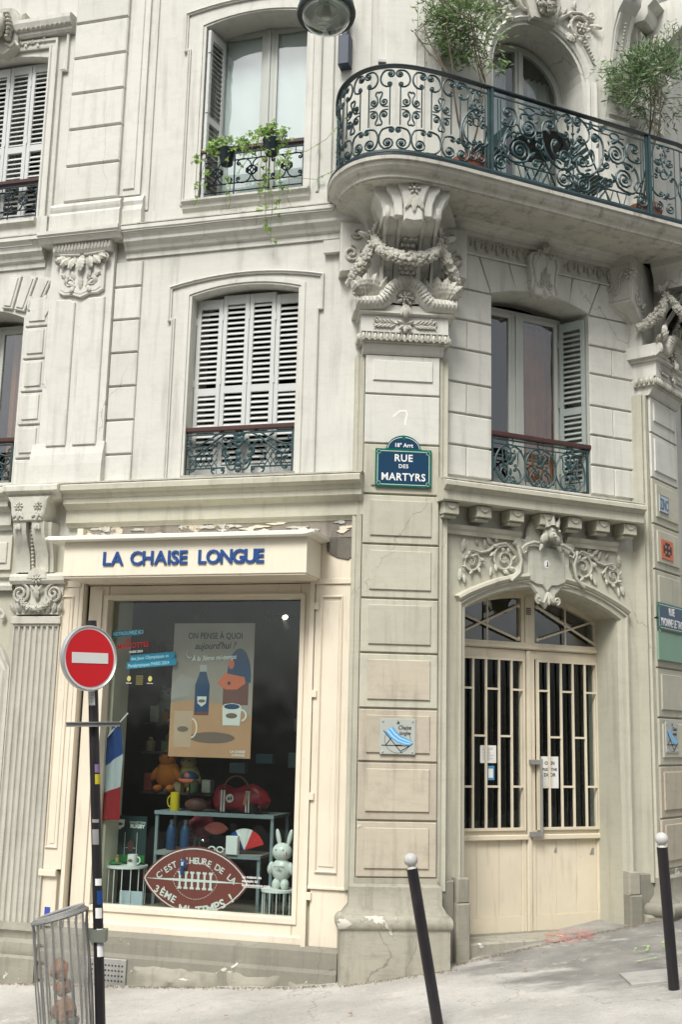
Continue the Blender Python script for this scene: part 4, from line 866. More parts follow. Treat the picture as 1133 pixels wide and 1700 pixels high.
for s_ in (-1, 1):
    mb = MB(); X = lambda x: 1.12 + s_ * x
    foliage_scroll(mb, (X(.43), 3.42), .125, s_ < 0, .012, 100 if s_ > 0 else 80, .014, 8, 1.7)
    foliage_scroll(mb, (X(.78), 3.37), .10, s_ > 0, .012, 120 if s_ > 0 else 60, .013, 7, 1.6)
    mb.tube([(X(x), .02, z) for x, z in ((.33, 3.5), (.42, 3.565), (.52, 3.54), (.6, 3.48), (.68, 3.46), (.78, 3.48))], [.009, .013, .014, .013, .011, .008], 7)
    for x, z, a, L in ((.5, 3.56, 70, .1), (.56, 3.54, 50, .11), (.62, 3.5, 75, .1), (.86, 3.45, 95, .14), (.84, 3.47, 70, .1), (.88, 3.3, -80, .13), (.85, 3.26, -95, .1), (.66, 3.4, -60, .1), (.56, 3.34, -75, .1), (.7, 3.52, 60, .07), (.3, 3.36, -80, .09)):
        leaf(mb, (X(x), z), a if s_ > 0 else 180 - a, L * .85, L * .45, .004, .014, 4)
    part('scroll_carving', mb, M['carvel'], oc, RW, smooth=True)
# ---- double door
D = -.34
dr = part('entrance_door', MB().mould([(.30, .14)] + segarc(.30, 2.0, 2.97, 3.19, 14) + [(2.0, .14)], [(0, D - .06), (0, D + .01), (-.055, D + .01), (-.055, D - .06)]).box(.34, 1.97, D - .06, D + .02, 2.655, 2.72).box(.34, 1.97, D + .02, D + .035, 2.665, 2.69).box(1.10, 1.25, D - .06, D + .012, 2.72, 3.19).box(1.14, 1.21, D + .01, D + .025, 2.72, 3.15), M['creamdoor'], B, RW)
mb = MB()
for z in range(4):
    for u in range(5): mb.box(1.148 + u * .011, 1.156 + u * .011, D + .026, D + .027, 2.98 + z * .018, 2.992 + z * .018)
part('vent_slots', mb, M['black'], dr, RW, kind='stuff')
for a, b in ((.36, 1.10), (1.25, 1.95)):
    part('transom_pane', MB().prism([(a, 2.72), (b, 2.72), (b, 2.98 if a > 1 else 3.13), ((a + b) / 2, 3.11), (a, 3.13 if a > 1 else 2.98)], D - .03, D - .026), M['glass'], dr, RW)
    z0, z1 = 2.74, (3.09 if a < 1 else 3.08); za, zb_ = (2.74, 3.10) if a < 1 else (2.74, 2.99)
    m_ = (a + b) / 2
    if a < 1: L_ = [((a, 2.74), (b - .02, 3.07)), ((a, 2.98), (b - .02, 2.74))]
    else: L_ = [((a + .02, 3.07), (b, 2.74)), ((a + .02, 2.75), (b, 2.97))]
    for p, q in L_: part('transom_bar', MB().tube([(p[0], D + .01, p[1]), (q[0], D + .01, q[1])], .011, 6), M['creamdoor'], dr, RW)
    part('transom_bar', MB().tube([(m_, D + .01, 2.72), (m_, D + .01, 3.12)], .009, 6), M['creamdoor'], dr, RW)
    part('transom_boss', MB().ball((m_, D + .015, 2.905), .022, .014, .022, 8, 5).ball((b - .03 if a < 1 else a + .03, D + .012, 3.06), .02, .014, .02, 8, 5).ball((b - .03 if a < 1 else a + .03, D + .012, 2.755), .02, .014, .02, 8, 5), M['creamdoor'], dr, RW)
def dleaf(u0, u1, bars, rows, order, name='door_leaf'):
    lf = part(name, MB().box(u0, u0 + .05, D - .05, D, .17, 2.65, .004).box(u1 - .05, u1, D - .05, D, .17, 2.65, .004).box(u0 + .05, u1 - .05, D - .05, D, 2.575, 2.65).box(u0 + .05, u1 - .05, D - .05, D, .96, 1.035).box(u0 + .05, u1 - .05, D - .045, D - .004, .17, .30)
              .box(u0, u1, D, D + .03, .955, 1.0, .006), M['creamdoor'], B, RW)
    n = 3; w_ = (u1 - u0 - .1) / n
    for k in range(n): part('door_board', MB().box(u0 + .05 + k * w_ + .0015, u0 + .05 + (k + 1) * w_ - .0015, D - .04, D - .012 - .002 * (k % 2), .30, .955, .002), M['creamdoor'], lf, RW)
    part('window_pane', MB().box(u0 + .05, u1 - .05, D - .034, D - .03, 1.035, 2.575), M['doorglass'], lf, RW)
    part('grille_frame', MB().mould([(bars[0], 1.05), (bars[0], 2.56), (bars[-1], 2.56), (bars[-1], 1.05)], [(-.012, D + .002), (-.012, D + .024), (.012, D + .024), (.012, D + .002)], closed=True), M['creamdoor'], lf, RW)
    for u in bars[1:-1]: part('grille_bar', MB().box(u - .010, u + .010, D + .003, D + .023, 1.05, 2.56, .003), M['creamdoor'], lf, RW)
    for k in range(len(bars) - 1):
        for q, z in enumerate(rows):
            if (q % 2 == 0) == (k % 2 == order): part('grille_bar', MB().box(bars[k] + .0105, bars[k + 1] - .0105, D + .004, D + .022, z - .009, z + .009), M['creamdoor'], lf, RW)
    return lf
l1 = dleaf(.345, 1.155, [.44, .577, .715, .855, .99, 1.12], [2.285, 1.865, 1.42], 0); l2 = dleaf(1.205, 1.985, [1.275, 1.40, 1.54, 1.675, 1.815, 1.95], [2.285, 1.865, 1.42], 0)
part('cover_strip', MB().box(1.158, 1.202, D - .03, D + .018, .17, 2.65, .005), M['creamdoor'], l1, RW)
hb = part('door_handle', MB().tube([(1.277, D + .06, .985), (1.277, D + .06, 1.67)], .013, 8), M['galv'], l2, RW); part('handle_bracket', MB().box(1.17, 1.30, D + .01, D + .055, 1.62, 1.66).box(1.17, 1.30, D + .01, D + .055, .985, 1.025), M['galv'], l2, RW)
for u, z, s in ((1.47, .86, .018), (1.88, .84, .024)): part('sticker', MB().prism([(u - s, z - s * 1.3), (u + s, z - s * 1.3), (u + s, z + s * 1.3), (u, z + s)], D - .0125, D - .009), M['galv'], l2, RW)
def notice(u0, u1, z0, z1, lines, lab, d=D - .028, blue=False):
    o = part('notice', MB().box(u0, u1, d - .002, d, z0, z1), M['print_white'] if not blue else flat('blue_paper', (.08, .25, .42)), None, RW); tag(o, lab, 'notice')
    for (t_, u, z, s, b) in lines: text(t_, s, M['print_black'], o, RW, u, d + .0006, z, .0004, b, 'CENTER')
    return o
notice(1.335, 1.53, 1.405, 1.69, [('OPEN', 1.432, 1.615, .043, .0012), ('PUSH THE', 1.432, 1.56, .036, .001), ('DOOR', 1.432, 1.51, .043, .0012), ('all day long', 1.432, 1.44, .016, 0)][:3], 'white paper reading OPEN PUSH THE DOOR behind the right door leaf')
nb = notice(.68, .85, 1.625, 1.78, [], 'white notice with fine print behind the left door leaf')
mb = MB(); [mb.box(.70, .70 + random.uniform(.08, .13), D - .0278, D - .0272, 1.65 + k * .013, 1.654 + k * .013) for k in range(9)]; part('fine_print', mb, flat('grey_print', (.35, .35, .36)), nb, RW)
nc = notice(.75, .83, 1.475, 1.60, [], 'small blue bordered card stuck under the white notice on the left door leaf', blue=True)
part('card_centre', MB().box(.765, .815, D - .0278, D - .0272, 1.495, 1.575), M['print_white'], nc, RW)
st = part('door_step', MB().prism([(.26, -.3), (1.98, -.3), (1.98, .175), (.26, .165)], -.34, .03, .012), M['base'], B, RW)
part('step_slab', MB().box(.29, 1.955, -.5, -.27, .0, .172), M['base'], st, RW)
# ================================================================== PIER CAPITALS AND BALCONY CONSOLES
def pier_top(fr):
    up = M['upper']; c = PW / 2
    cp = part('pier_capital', MB().ledge(-.03, PW + .03, [(-.25, 5.17), (.0, 5.17), (.02, 5.19), (.05, 5.245), (.05, 5.262), (-.25, 5.262)]).box(-.06, PW + .06, -.25, .095, 5.345, 5.50, .004)
              .ledge(-.085, PW + .085, [(-.25, 5.50), (.10, 5.50), (.13, 5.515), (.13, 5.53), (-.25, 5.53)]), up, B, fr)
    mb = MB().box(-.06, PW + .06, -.2, .07, 5.262, 5.345)
    for k in range(15):
        u = -.035 + k * (PW + .07) / 14; mb.ball((u, .085, 5.303), .02, .025, .036, 8, 5); mb.tube([(u + x, .085 + .012, z) for x, z in ((-.024, 5.34), (-.022, 5.29), (0, 5.268), (.022, 5.29), (.024, 5.34))], .006, 5)
    for s_ in (-1, 1):
        for q in range(4): mb.ball((c + s_ * (PW / 2 + .07), .05 - q * .05, 5.303), .025, .02, .036, 6, 4)
    part('egg_and_dart', mb, M['carve'], cp, fr, smooth=True)
    mb = MB()
    for s_ in (-1, 1):
        mb.tube([(u, .10, z) for u, z in spiral((c + s_ * .255, 5.435), .045, 1.5, 100, s_ > 0, 22)], .010, 6)
        for k in range(5): leaf(mb, (c + s_ * (.08 + k * .035), 5.42), 35 if s_ > 0 else 145, .075, .03, .096, .012, 3); leaf(mb, (c + s_ * (.08 + k * .035), 5.42), -30 if s_ > 0 else 210, .07, .03, .096, .012, 3)
        mb.tube([(c + s_ * x, .10, 5.42 + .012 * math.sin(x * 22)) for x in (.04, .1, .16, .22)], .008, 5)
    for a in (-140, -90, -40, 20, 160): leaf(mb, (c, 5.42), a, .08, .045, .10, .02, 3)
    part('frieze_carving', mb, M['carve'], cp, fr, smooth=True)
    # gadrooned cap rising to an arch in the middle
    pth = [(-.115, 5.60), (.0, 5.60), (.10, 5.61), (.155, 5.66)] + arc(c, 5.64, .165, 160, 20, 10) + [(PW - .155, 5.66), (PW - .10, 5.61), (PW, 5.60), (PW + .115, 5.60)]
    gp = part('gadrooned_cap', MB().mould(pth, [(-.07, -.1), (-.07, .12), (-.04, .165), (.0, .185), (.045, .17), (.055, .145), (.055, -.1)]), up, cp, fr, smooth=True)
    part('cap_side', MB().box(-.125, -.0, -.3, .12, 5.53, 5.65, .02).box(PW, PW + .125, -.3, .12, 5.53, 5.65, .02).box(-.0, PW, -.3, .10, 5.53, 5.6).prism(arc(c, 5.62, .2, 0, 180, 12), -.2, .1), up, cp, fr)
    mb = MB(); P = [Vector(p) for p in pth]; tot = [0]
    for a, b in zip(P, P[1:]): tot.append(tot[-1] + (b - a).length)
    s = .012
    while s < tot[-1]:
        k = max(j for j in range(len(tot)) if tot[j] <= s); k = min(k, len(P) - 2); t = (s - tot[k]) / (tot[k + 1] - tot[k]); p = P[k].lerp(P[k + 1], t); tn = (P[k + 1] - P[k]).normalized()
        mb.ball((p.x - tn.y * -.0 , .165, p.y), .013, .032, .052, 6, 5, math.atan2(tn.y, tn.x)); s += .034
    part('gadroon', mb, M['carve'], cp, fr, smooth=True)
    mb = MB(); rosette(mb, (c, 5.66), .085, .12, 7); rosette(mb, (c, 5.66), .045, .15, 6)
    for a in (-110, -90, -70): leaf(mb, (c, 5.6), a, .12, .06, .13, .02, 3)
    mb.ball((c, .15, 5.515), .03, .03, .05, 8, 5)
    part('rosette', mb, M['carve'], cp, fr, smooth=True)
    # corner leaves above the cap
    for s_ in (-1, 1):
        mb = MB()
        for k in range(5): leaf(mb, (c + s_ * (.30 + k * .022), 5.65), 90 + s_ * (34 - k * 20), .25 - k * .025, .13, .05 + .025 * k, .06, 5)
        for k in range(4): leaf(mb, (c + s_ * (.36), 5.64), 90 + s_ * (-10 - k * 22), .12, .05, .10, .03, 3)
        part('corner_leaf', mb, M['carve'], cp, fr, smooth=True)
    # console: S profile from wall to under the balcony
    prof = [(-.1, 5.62), (.08, 5.62), (.115, 5.72), (.13, 5.82), (.14, 5.92), (.17, 6.02), (.24, 6.11), (.33, 6.17), (.42, 6.21), (.47, 6.25), (.485, 6.31), (.47, 6.36), (.5, 6.40), (.5, 6.44), (-.1, 6.44)]
    cs = part('balcony_console', MB().ledge(c - .10, c + .10, prof), up, B, fr, smooth=True)
    for s_ in (-1, 1):
        part('console_rib', MB().ledge(*sorted((c + s_ * .085, c + s_ * .12)), [(d + .03 if d > 0 else d, z) for d, z in prof if z < 6.4]), up, cs, fr, smooth=True)
        part('console_flank', MB().ledge(*sorted((c + s_ * .122, c + s_ * .205)), [(d - .02 if d > 0 else d, z) for d, z in prof if z < 6.4]), up, cs, fr, smooth=True)
        part('console_rib', MB().ledge(*sorted((c + s_ * .206, c + s_ * .238)), [(d + .01 if d > 0 else d, z) for d, z in prof if z < 6.4]), up, cs, fr, smooth=True)
        # stepped shoulders flaring outward under the slab
        part('console_shoulder', MB().prism([(c + s_ * .10, 6.26), (c + s_ * .255, 6.26), (c + s_ * .26, 6.34), (c + s_ * .29, 6.42), (c + s_ * .33, 6.48), (c + s_ * .335, 6.545), (c + s_ * .1, 6.545)], .05, .47, .008).prism([(c + s_ * .09, 6.25), (c + s_ * .165, 6.25), (c + s_ * .17, 6.36), (c + s_ * .2, 6.45), (c + s_ * .235, 6.50), (c + s_ * .235, 6.55), (c + s_ * .1, 6.55)], .2, .53, .008), up, cs, fr)
    part('console_tongue', MB().prism([(c - .085, 6.20), (c, 6.185), (c + .085, 6.20), (c + .085, 6.34), (c + .11, 6.45), (c + .15, 6.55), (c - .15, 6.55), (c - .11, 6.45), (c - .085, 6.34)], .2, .565, .015), up, cs, fr)
    mb = MB(); rosette(mb, (c, 6.49), .062, .575, 6)
    for a in (-120, -90, -60): leaf(mb, (c, 6.44), a, .17, .06, .566, .012, 4)
    for k in range(10): # scales on the console face
        t = k / 9; z = 5.76 + .38 * t; d = .135 + (0.16 * max(0, t - .5) * 2)
        for x in (-.05, 0, .05): mb.ball((c + x + .025 * (k % 2) - .012, d + .01, z), .026, .02, .02, 6, 4)
    part('console_carving', mb, M['carve'], cs, fr, smooth=True)
    # side tablets with scrolls
    if fr is P2: part('console_backing', MB().prism([(-.10, 5.62), (PW + .1, 5.62), (PW + .1, 5.9), (PW + .36, 6.02), (PW + .36, 6.54), (-.30, 6.54), (-.30, 6.06), (-.1, 5.9)], -.5, -.025), up, B, fr)
    if fr is P2:
        FL = P2.rot(-.30, -.5, 0, -90); mb = MB().mould([(.05, 6.10), (.05, 6.44), (.45, 6.44), (.45, 6.10)], [(0, .0), (0, .012), (.012, .012), (.012, .0)], closed=True)
        mb.tube([(u, .01, z) for u, z in spiral((.22, 6.27), .085, 1.8, 90, True, 32)], [.016 - .008 * k / 32 for k in range(33)], 6).tube([(u, .01, z) for u, z in scroll((.30, 6.18), (.40, 6.36), 'S')], .011, 6); leaf(mb, (.14, 6.17), 200, .09, .05, .004, .014, 3); leaf(mb, (.34, 6.30), 60, .1, .05, .004, .014, 3); rosette(mb, (.475, 6.34), .075, .02, 8)
        part('tablet_carving', mb, M['carve'], cs, FL, smooth=True)
    for s_ in (-1, 1):
        if fr is P2: q = c + s_ * .48; tb = cs
        else: q = c + s_ * .46; tb = part('tablet', MB().prism([(q - .16, 5.98), (q + .12, 5.94), (q + .12, 6.42), (q - .16, 6.42)] if s_ > 0 else [(q - .12, 5.94), (q + .16, 5.98), (q + .16, 6.42), (q - .12, 6.42)], -.2, -.03, .01), up, B, fr)
        mb = MB(); mb.tube([(u, -.022, z) for u, z in spiral((q + s_ * .02, 6.12), .085, 1.7, 90, s_ > 0, 30)], .014, 6); mb.tube([(u, -.022, z) for u, z in spiral((q - s_ * .03, 6.32), .06, 1.5, 200, s_ < 0, 24)], .012, 6); mb.tube([(u, -.022, z) for u, z in scroll((q - s_ * .09, 6.02), (q - s_ * .06, 6.15), 'S')], .009, 5)
        leaf(mb, (q - s_ * .02, 6.03), 40, .1, .05, .002, .01, 3); part('tablet_carving', mb, M['carve'], tb, fr, smooth=True)
    # garland
    N = 26; mb = MB(); g1 = [(c + .29 * math.cos(a), .20 + .12 * math.sin(-a), 6.17 + .22 * math.sin(a) ) for a in [math.pi + math.pi * k / N for k in range(N + 1)]]
    garland(mb, g1, .060, 260, 3)
    for s_ in (-1, 1):
        P = [(c + s_ * x, d, z) for x, d, z in ((.29, .18, 6.20), (.33, .17, 6.08), (.38, .14, 5.98), (.43, .08, 5.90), (.47, .02, 5.84), (.50, -.04, 5.82))]; garland(mb, P[1:], .068, 110, 5 + s_)
        garland(mb, P[:3], .05, 30, 9); rosette(mb, (c + s_ * .30, 6.24), .06, .16, 7); leaf(mb, (c + s_ * .30, 6.25), 90 + s_ * 20, .1, .07, .16, .03, 3); leaf(mb, (c + s_ * .32, 6.2), 20 if s_ > 0 else 160, .13, .07, .13, .03, 3)
    part('garland', mb, M['carve'], B, fr, smooth=True)
pier_top(PC); pier_top(P2)
# ================================================================== BALCONY
def cat(P, n=8):
    o = []
    for k in range(len(P) - 1):
        p0, p1, p2, p3 = P[max(0, k - 1)], P[k], P[k + 1], P[min(len(P) - 1, k + 2)]
        for j in range(n):
            t = j / n; o.append(.5 * ((2 * p1) + (p2 - p0) * t + (2 * p0 - 5 * p1 + 4 * p2 - p3) * t * t + (3 * p1 - p0 - 3 * p2 + p3) * t ** 3))
    return o + [P[-1]]
_c = [Vector(p) for p in ((-.115, 9.97), (-.115, 9.82), (-.112, 9.66), (-.085, 9.48), (-.02, 9.325), (.075, 9.20), (.19, 9.12), (.34, 9.075), (.51, 9.085), (.70, 9.14))]
_s = [Vector(RW.at(u, .61, 0)[:2]) for u in [-.22 + .16 * k for k in range(17)]]
_e2 = [Vector(P2.at(PW * .2 + .9, .75, 0)[:2]), Vector(W5.at(.6, .62, 0)[:2]), Vector(W5.at(2, .6, 0)[:2])]
PL = cat(_c + _s[:17], 6) + cat([_s[16]] + _e2, 6)[1:]
AL = [0.0]
for a, b in zip(PL, PL[1:]): AL.append(AL[-1] + (b - a).length)
def onrail(s, off=0.0):
    import bisect
    s = min(max(s, 0), AL[-1] - 1e-4); k = max(0, bisect.bisect_right(AL, s) - 1); t = (s - AL[k]) / (AL[k + 1] - AL[k]); p = PL[k].lerp(PL[k + 1], t)
    a = PL[max(0, k - 1)]; b = PL[min(len(PL) - 1, k + 2)]; tn = (b - a).normalized(); return Vector((p.x + tn.y * off, p.y - tn.x * off))
def s_of(pt): return min(range(len(PL)), key=lambda k: (PL[k] - pt).length)
def W(s, off, z): p = onrail(s, off); return (p.x, -p.y, z)
sA = AL[s_of(Vector(RW.at(.175, .61, 0)[:2]))]; sB = AL[s_of(Vector(RW.at(1.955, .61, 0)[:2]))]
def sweep_plan(prof, s0, s1, step=.06):
    mb = MB(); n = int((s1 - s0) / step); k_ = len(prof)
    for i in range(n + 1):
        s = s0 + (s1 - s0) * i / n
        for (o, z) in prof: mb.vert(W(s, o, z))
    for i in range(n):
        for j in range(k_): a = i * k_; mb.f.append((a + j, a + (j + 1) % k_, a + k_ + (j + 1) % k_, a + k_ + j))
    mb.f.append(tuple(range(k_))); mb.f.append(tuple(range(n * k_, n * k_ + k_))); return mb
SE = AL[-1]
edge = part('balcony_slab', sweep_plan([(-.45, 6.535), (-.03, 6.535), (-.03, 6.548), (-.012, 6.553), (-.008, 6.57), (.0, 6.585), (.025, 6.605), (.048, 6.635), (.06, 6.665), (.062, 6.672), (.078, 6.675), (.08, 6.708), (-.45, 6.715)], 0, SE), M['ledge'], B, G0, smooth=False)
# soffit and floor filling between edge and walls
mb = MB(); inner = [LW.at(-.33, -.1, 0), LW.at(0, -.1, 0), PC.at(0, -.1, 0), PC.at(PW, -.1, 0), RW.at(0, -.1, 0), RW.at(RL, -.1, 0), P2.at(PW, -.1, 0), W5.at(2, -.1, 0)]
ol = [onrail(SE * k / 60, -.3) for k in range(61)]
loop = [(p.x, p.y) for p in ol] + [(p.x, p.y) for p in reversed(inner)]
def plate(loop, z0, z1):
    mb = MB(); n = len(loop); mb.v = [(x, y, z) for z in (z0, z1) for x, y in loop]; mb.f = [tuple(range(n)), tuple(range(n, 2 * n))] + [(k, (k + 1) % n, n + (k + 1) % n, n + k) for k in range(n)]; return mb
part('balcony_soffit', plate(loop, 6.542, 6.70), M['upper'], edge, G0)
part('balcony_soffit', sweep_plan([(-.75, 6.536), (-.4, 6.536), (-.4, 6.69), (-.75, 6.69)], AL[s_of(Vector(RW.at(.1, .61, 0)[:2]))], AL[s_of(Vector(RW.at(2.3, .61, 0)[:2]))]), M['upper'], edge, G0)
part('soffit_mould', MB().ledge(.1, 2.2, [(-.03, 6.49), (.04, 6.49), (.05, 6.51), (.09, 6.525), (.10, 6.54), (-.03, 6.54)]), M['upper'], edge, RW)
# cove under the rounded end
cv = MB(); sC = AL[s_of(Vector((.70, 9.14)))]; n = 40; m = 9
wall_in = [LW.at(-.36, -.01, 0), LW.at(-.2, -.01, 0), LW.at(-.03, -.0, 0), PC.at(.0, .0, 0), PC.at(.33, .0, 0), PC.at(PW, .0, 0), RW.at(.10, .0, 0), RW.at(.22, .0, 0)]
def wi(t): x = t * (len(wall_in) - 1); k = min(int(x), len(wall_in) - 2); return wall_in[k].lerp(wall_in[k + 1], x - k)
for i in range(n + 1):
    t = i / n; o = onrail(.02 + (sC + .1) * t, -.02); q = wi(t)
    for j in range(m): 
        a = math.pi / 2 * j / (m - 1); f = 1 - math.sin(a); h = math.cos(a); f2 = math.sin(a) ; k1 = 1 - math.cos(a)
        cv.v.append((q.x + (o.x - q.x) * k1 * .96, q.y + (o.y - q.y) * k1 * .96, 6.30 + (6.545 - 6.30) * math.sin(a)))
for i in range(n):
    for j in range(m - 1): a = i * m + j; cv.f.append((a, a + 1, a + m + 1, a + m))
part('balcony_cove', cv, M['upper'], edge, G0, smooth=True)
part('cove_band', MB().ledge(-.40, -.0, [(0, 6.18), (.06, 6.18), (.06, 6.30), (0, 6.31)]), M['upper'], edge, LW)
# ---- railing
RG = part('balcony_railing', sweep_plan([(-.022, 7.58), (.022, 7.58), (.025, 7.592), (.018, 7.602), (-.018, 7.602), (-.025, 7.592)], 0, SE, .05), M['irondark'], B, G0)
for (z, h, o) in ((6.709, .02, .068), (6.775, .02, 0.0),): part('rail', sweep_plan([(-.014 + o, z), (.014 + o, z), (.014 + o, z + h), (-.014 + o, z + h)], 0, SE), M['irondark'] if o else M['iron'], RG, G0)
part('rail', sweep_plan([(-.006, 7.52), (.006, 7.52), (.006, 7.532), (-.006, 7.532)], sA - .4, SE), M['iron'], RG, G0)
ZB, ZT = 6.795, 7.575; H_ = ZT - ZB
def ir(path, r=.008, name='scroll', nseg=5):
    pts = [W(s, 0, z) for s, z in path]; part(name, MB().tube(pts, r if not isinstance(r, tuple) else [r[0] + (r[1] - r[0]) * k / (len(pts) - 1) for k in range(len(pts))], nseg), M['iron'], RG, G0, smooth=True)
def eye(s, z, r=.016): mb = MB(); p = W(s, 0, z); mb.ball(p, r, r, r, 6, 5); part('scroll_eye', mb, M['iron'], RG, G0, smooth=True)
def cs_(a, b, bulge=190, flip=False, wind=1.3, r=.008, eyes=True, kind='C'):
    P = scroll(a, b, kind, flip, wind, bulge); ir(P, r)
pitch = .285
units = []
s = sA - .37
while s > .1: units.append(s); s -= pitch
def cv2(P, n=5): return [tuple(p) for p in cat([Vector(p) for p in P], n)]
def curl(x0, q, zb, a, pts, b=None, r=.0095, t0=1.5, t1=1.4):
    # volute a = (x, z, r, exit angle, ccw), free points, volute b = (x, z, r, entry angle, ccw); q mirrors
    A = spiral((a[0], a[1]), a[2], t0, a[3], not a[4], 22)[::-1]; Bs = spiral((b[0], b[1]), b[2], t1, b[3], b[4], 20) if b else []
    P = A[:-1] + cv2([A[-1]] + list(pts) + ([Bs[0]] if b else [])) + Bs[1:]
    ir([(x0 + q * x, zb + z) for x, z in P], r)
    eye(x0 + q * a[0], zb + a[1], min(.018, a[2] * .4)); 
    if b: eye(x0 + q * b[0], zb + b[1], min(.018, b[2] * .45))
for i_, s in enumerate(units):
    for q in (-1, 1):
        curl(s, q, ZT, (.040, -.062, .036, 90, False), [(.085, -.028), (.118, -.06), (.130, -.11), (.115, -.155), (.085, -.178)], (.052, -.158, .022, -90, False), .009)
        ir([(s + q * .046, ZT - .17), (s + q * .046, ZB + .235)], .0065, 'bar')
        if i_ == 1 and q > 0: curl(s, q, ZB, (.032, .185, .026, 90, False), [(.075, .205), (.115, .185), (.136, .13), (.128, .06), (.09, .015), (.04, .004), (.0, .004)], None, .009)
        else: curl(s, q, ZB, (.032, .185, .026, 90, False), [(.075, .205), (.115, .185), (.138, .125), (.128, .055), (.095, .015)], (.062, .065, .052, -80, False), .009, t1=1.9)
    m_ = s - pitch / 2; zc = ZB + .395
    if m_ < .08: continue
    for q in (-1, 1):
        for v in (-1, 1):
            P = spiral((.046, .062), .036, 1.5, 180, True, 22)[::-1]; P = P[:-1] + cv2([P[-1], (.014, .10), (.028, .128), (.026, .15), (.010, .158), (.0, .146)], 4)
            ir([(m_ + q * x, zc + v * z) for x, z in P], .008); eye(m_ + q * .046, zc + v * .062, .013)
            ir([(m_ + q * x, zc + v * z) for x, z in cv2([(.010, .062), (.022, .03), (.05, .016), (.085, .014)], 3)], .0065)
# narrow panels beside the posts and the two posts
def post(s):
    part('post', sweep_plan([(-.03, ZB - .07), (.02, ZB - .07), (.02, ZT + .02), (-.03, ZT + .02)], s - .014, s + .014, .02), M['iron'], RG, G0)
    part('post', sweep_plan([(-.012, ZB - .05), (.012, ZB - .05), (.012, ZT), (-.012, ZT)], s - .038, s - .026, .01), M['iron'], RG, G0)
    part('brace', MB().tube([W(s, -.03, ZB + .5), W(s, -.28, ZB - .07)], .009, 5), M['iron'], RG, G0)
for s in (sA, sB): post(s)
def irl(s, z, ang, L, W_, sgn=1):
    L *= .75; W_ *= .6; mb = leaf(MB(), (0, 0), ang, L, W_, .0, .010, 3); mb.v = [tuple(c * k for c, k in zip(W(s + v[0], -v[1], z + v[2]), (1, -1, 1))) for v in mb.v]; part('iron_leaf', mb, M['iron'], RG, G0, smooth=True)
def narrow(c, w_):
    for q in (-1, 1):
        x = w_ * .5
        cs_((c + q * x * .35, ZT - .09), (c + q * x * .5, ZB + .47), 120, q < 0, 1.2)
        cs_((c + q * x * .75, ZB + .38), (c + q * x * .4, ZB + .22), 160, q > 0, 1.2, .009)
        ir(spiral((c + q * x * .5, ZB + .085), .055, 1.8, 90, q > 0, 30), .008); cs_((c + q * x * .2, ZB + .62), (c + q * x * .65, ZB + .55), 170, q < 0, 1.1)
        irl(c + q * x * .3, ZB + .4, 90 - q * 20, .1, .05); irl(c + q * x * .2, ZB + .17, 90 + q * 40, .09, .04)
        ir([(c + q * x * .95, ZB), (c + q * x * .95, ZT - .06)], .006, 'bar')
        ir(spiral((c + q * x * .5, ZB + .55), .045, 1.6, 60, q > 0, 24), .008)
    ir(arc(c, ZB + .42, .04, 0, 360, 14), .007, 'ring'); ir(arc(c, ZB + .20, .022, 0, 360, 12), .007, 'ring')
narrow(sA - .155, .19); narrow(sB + .18, .28); narrow(sB + .52, .28)
cs_((sA - .25, ZB + .2), (sA - .16, ZB + .5), 90, True, 1.2, .012); 
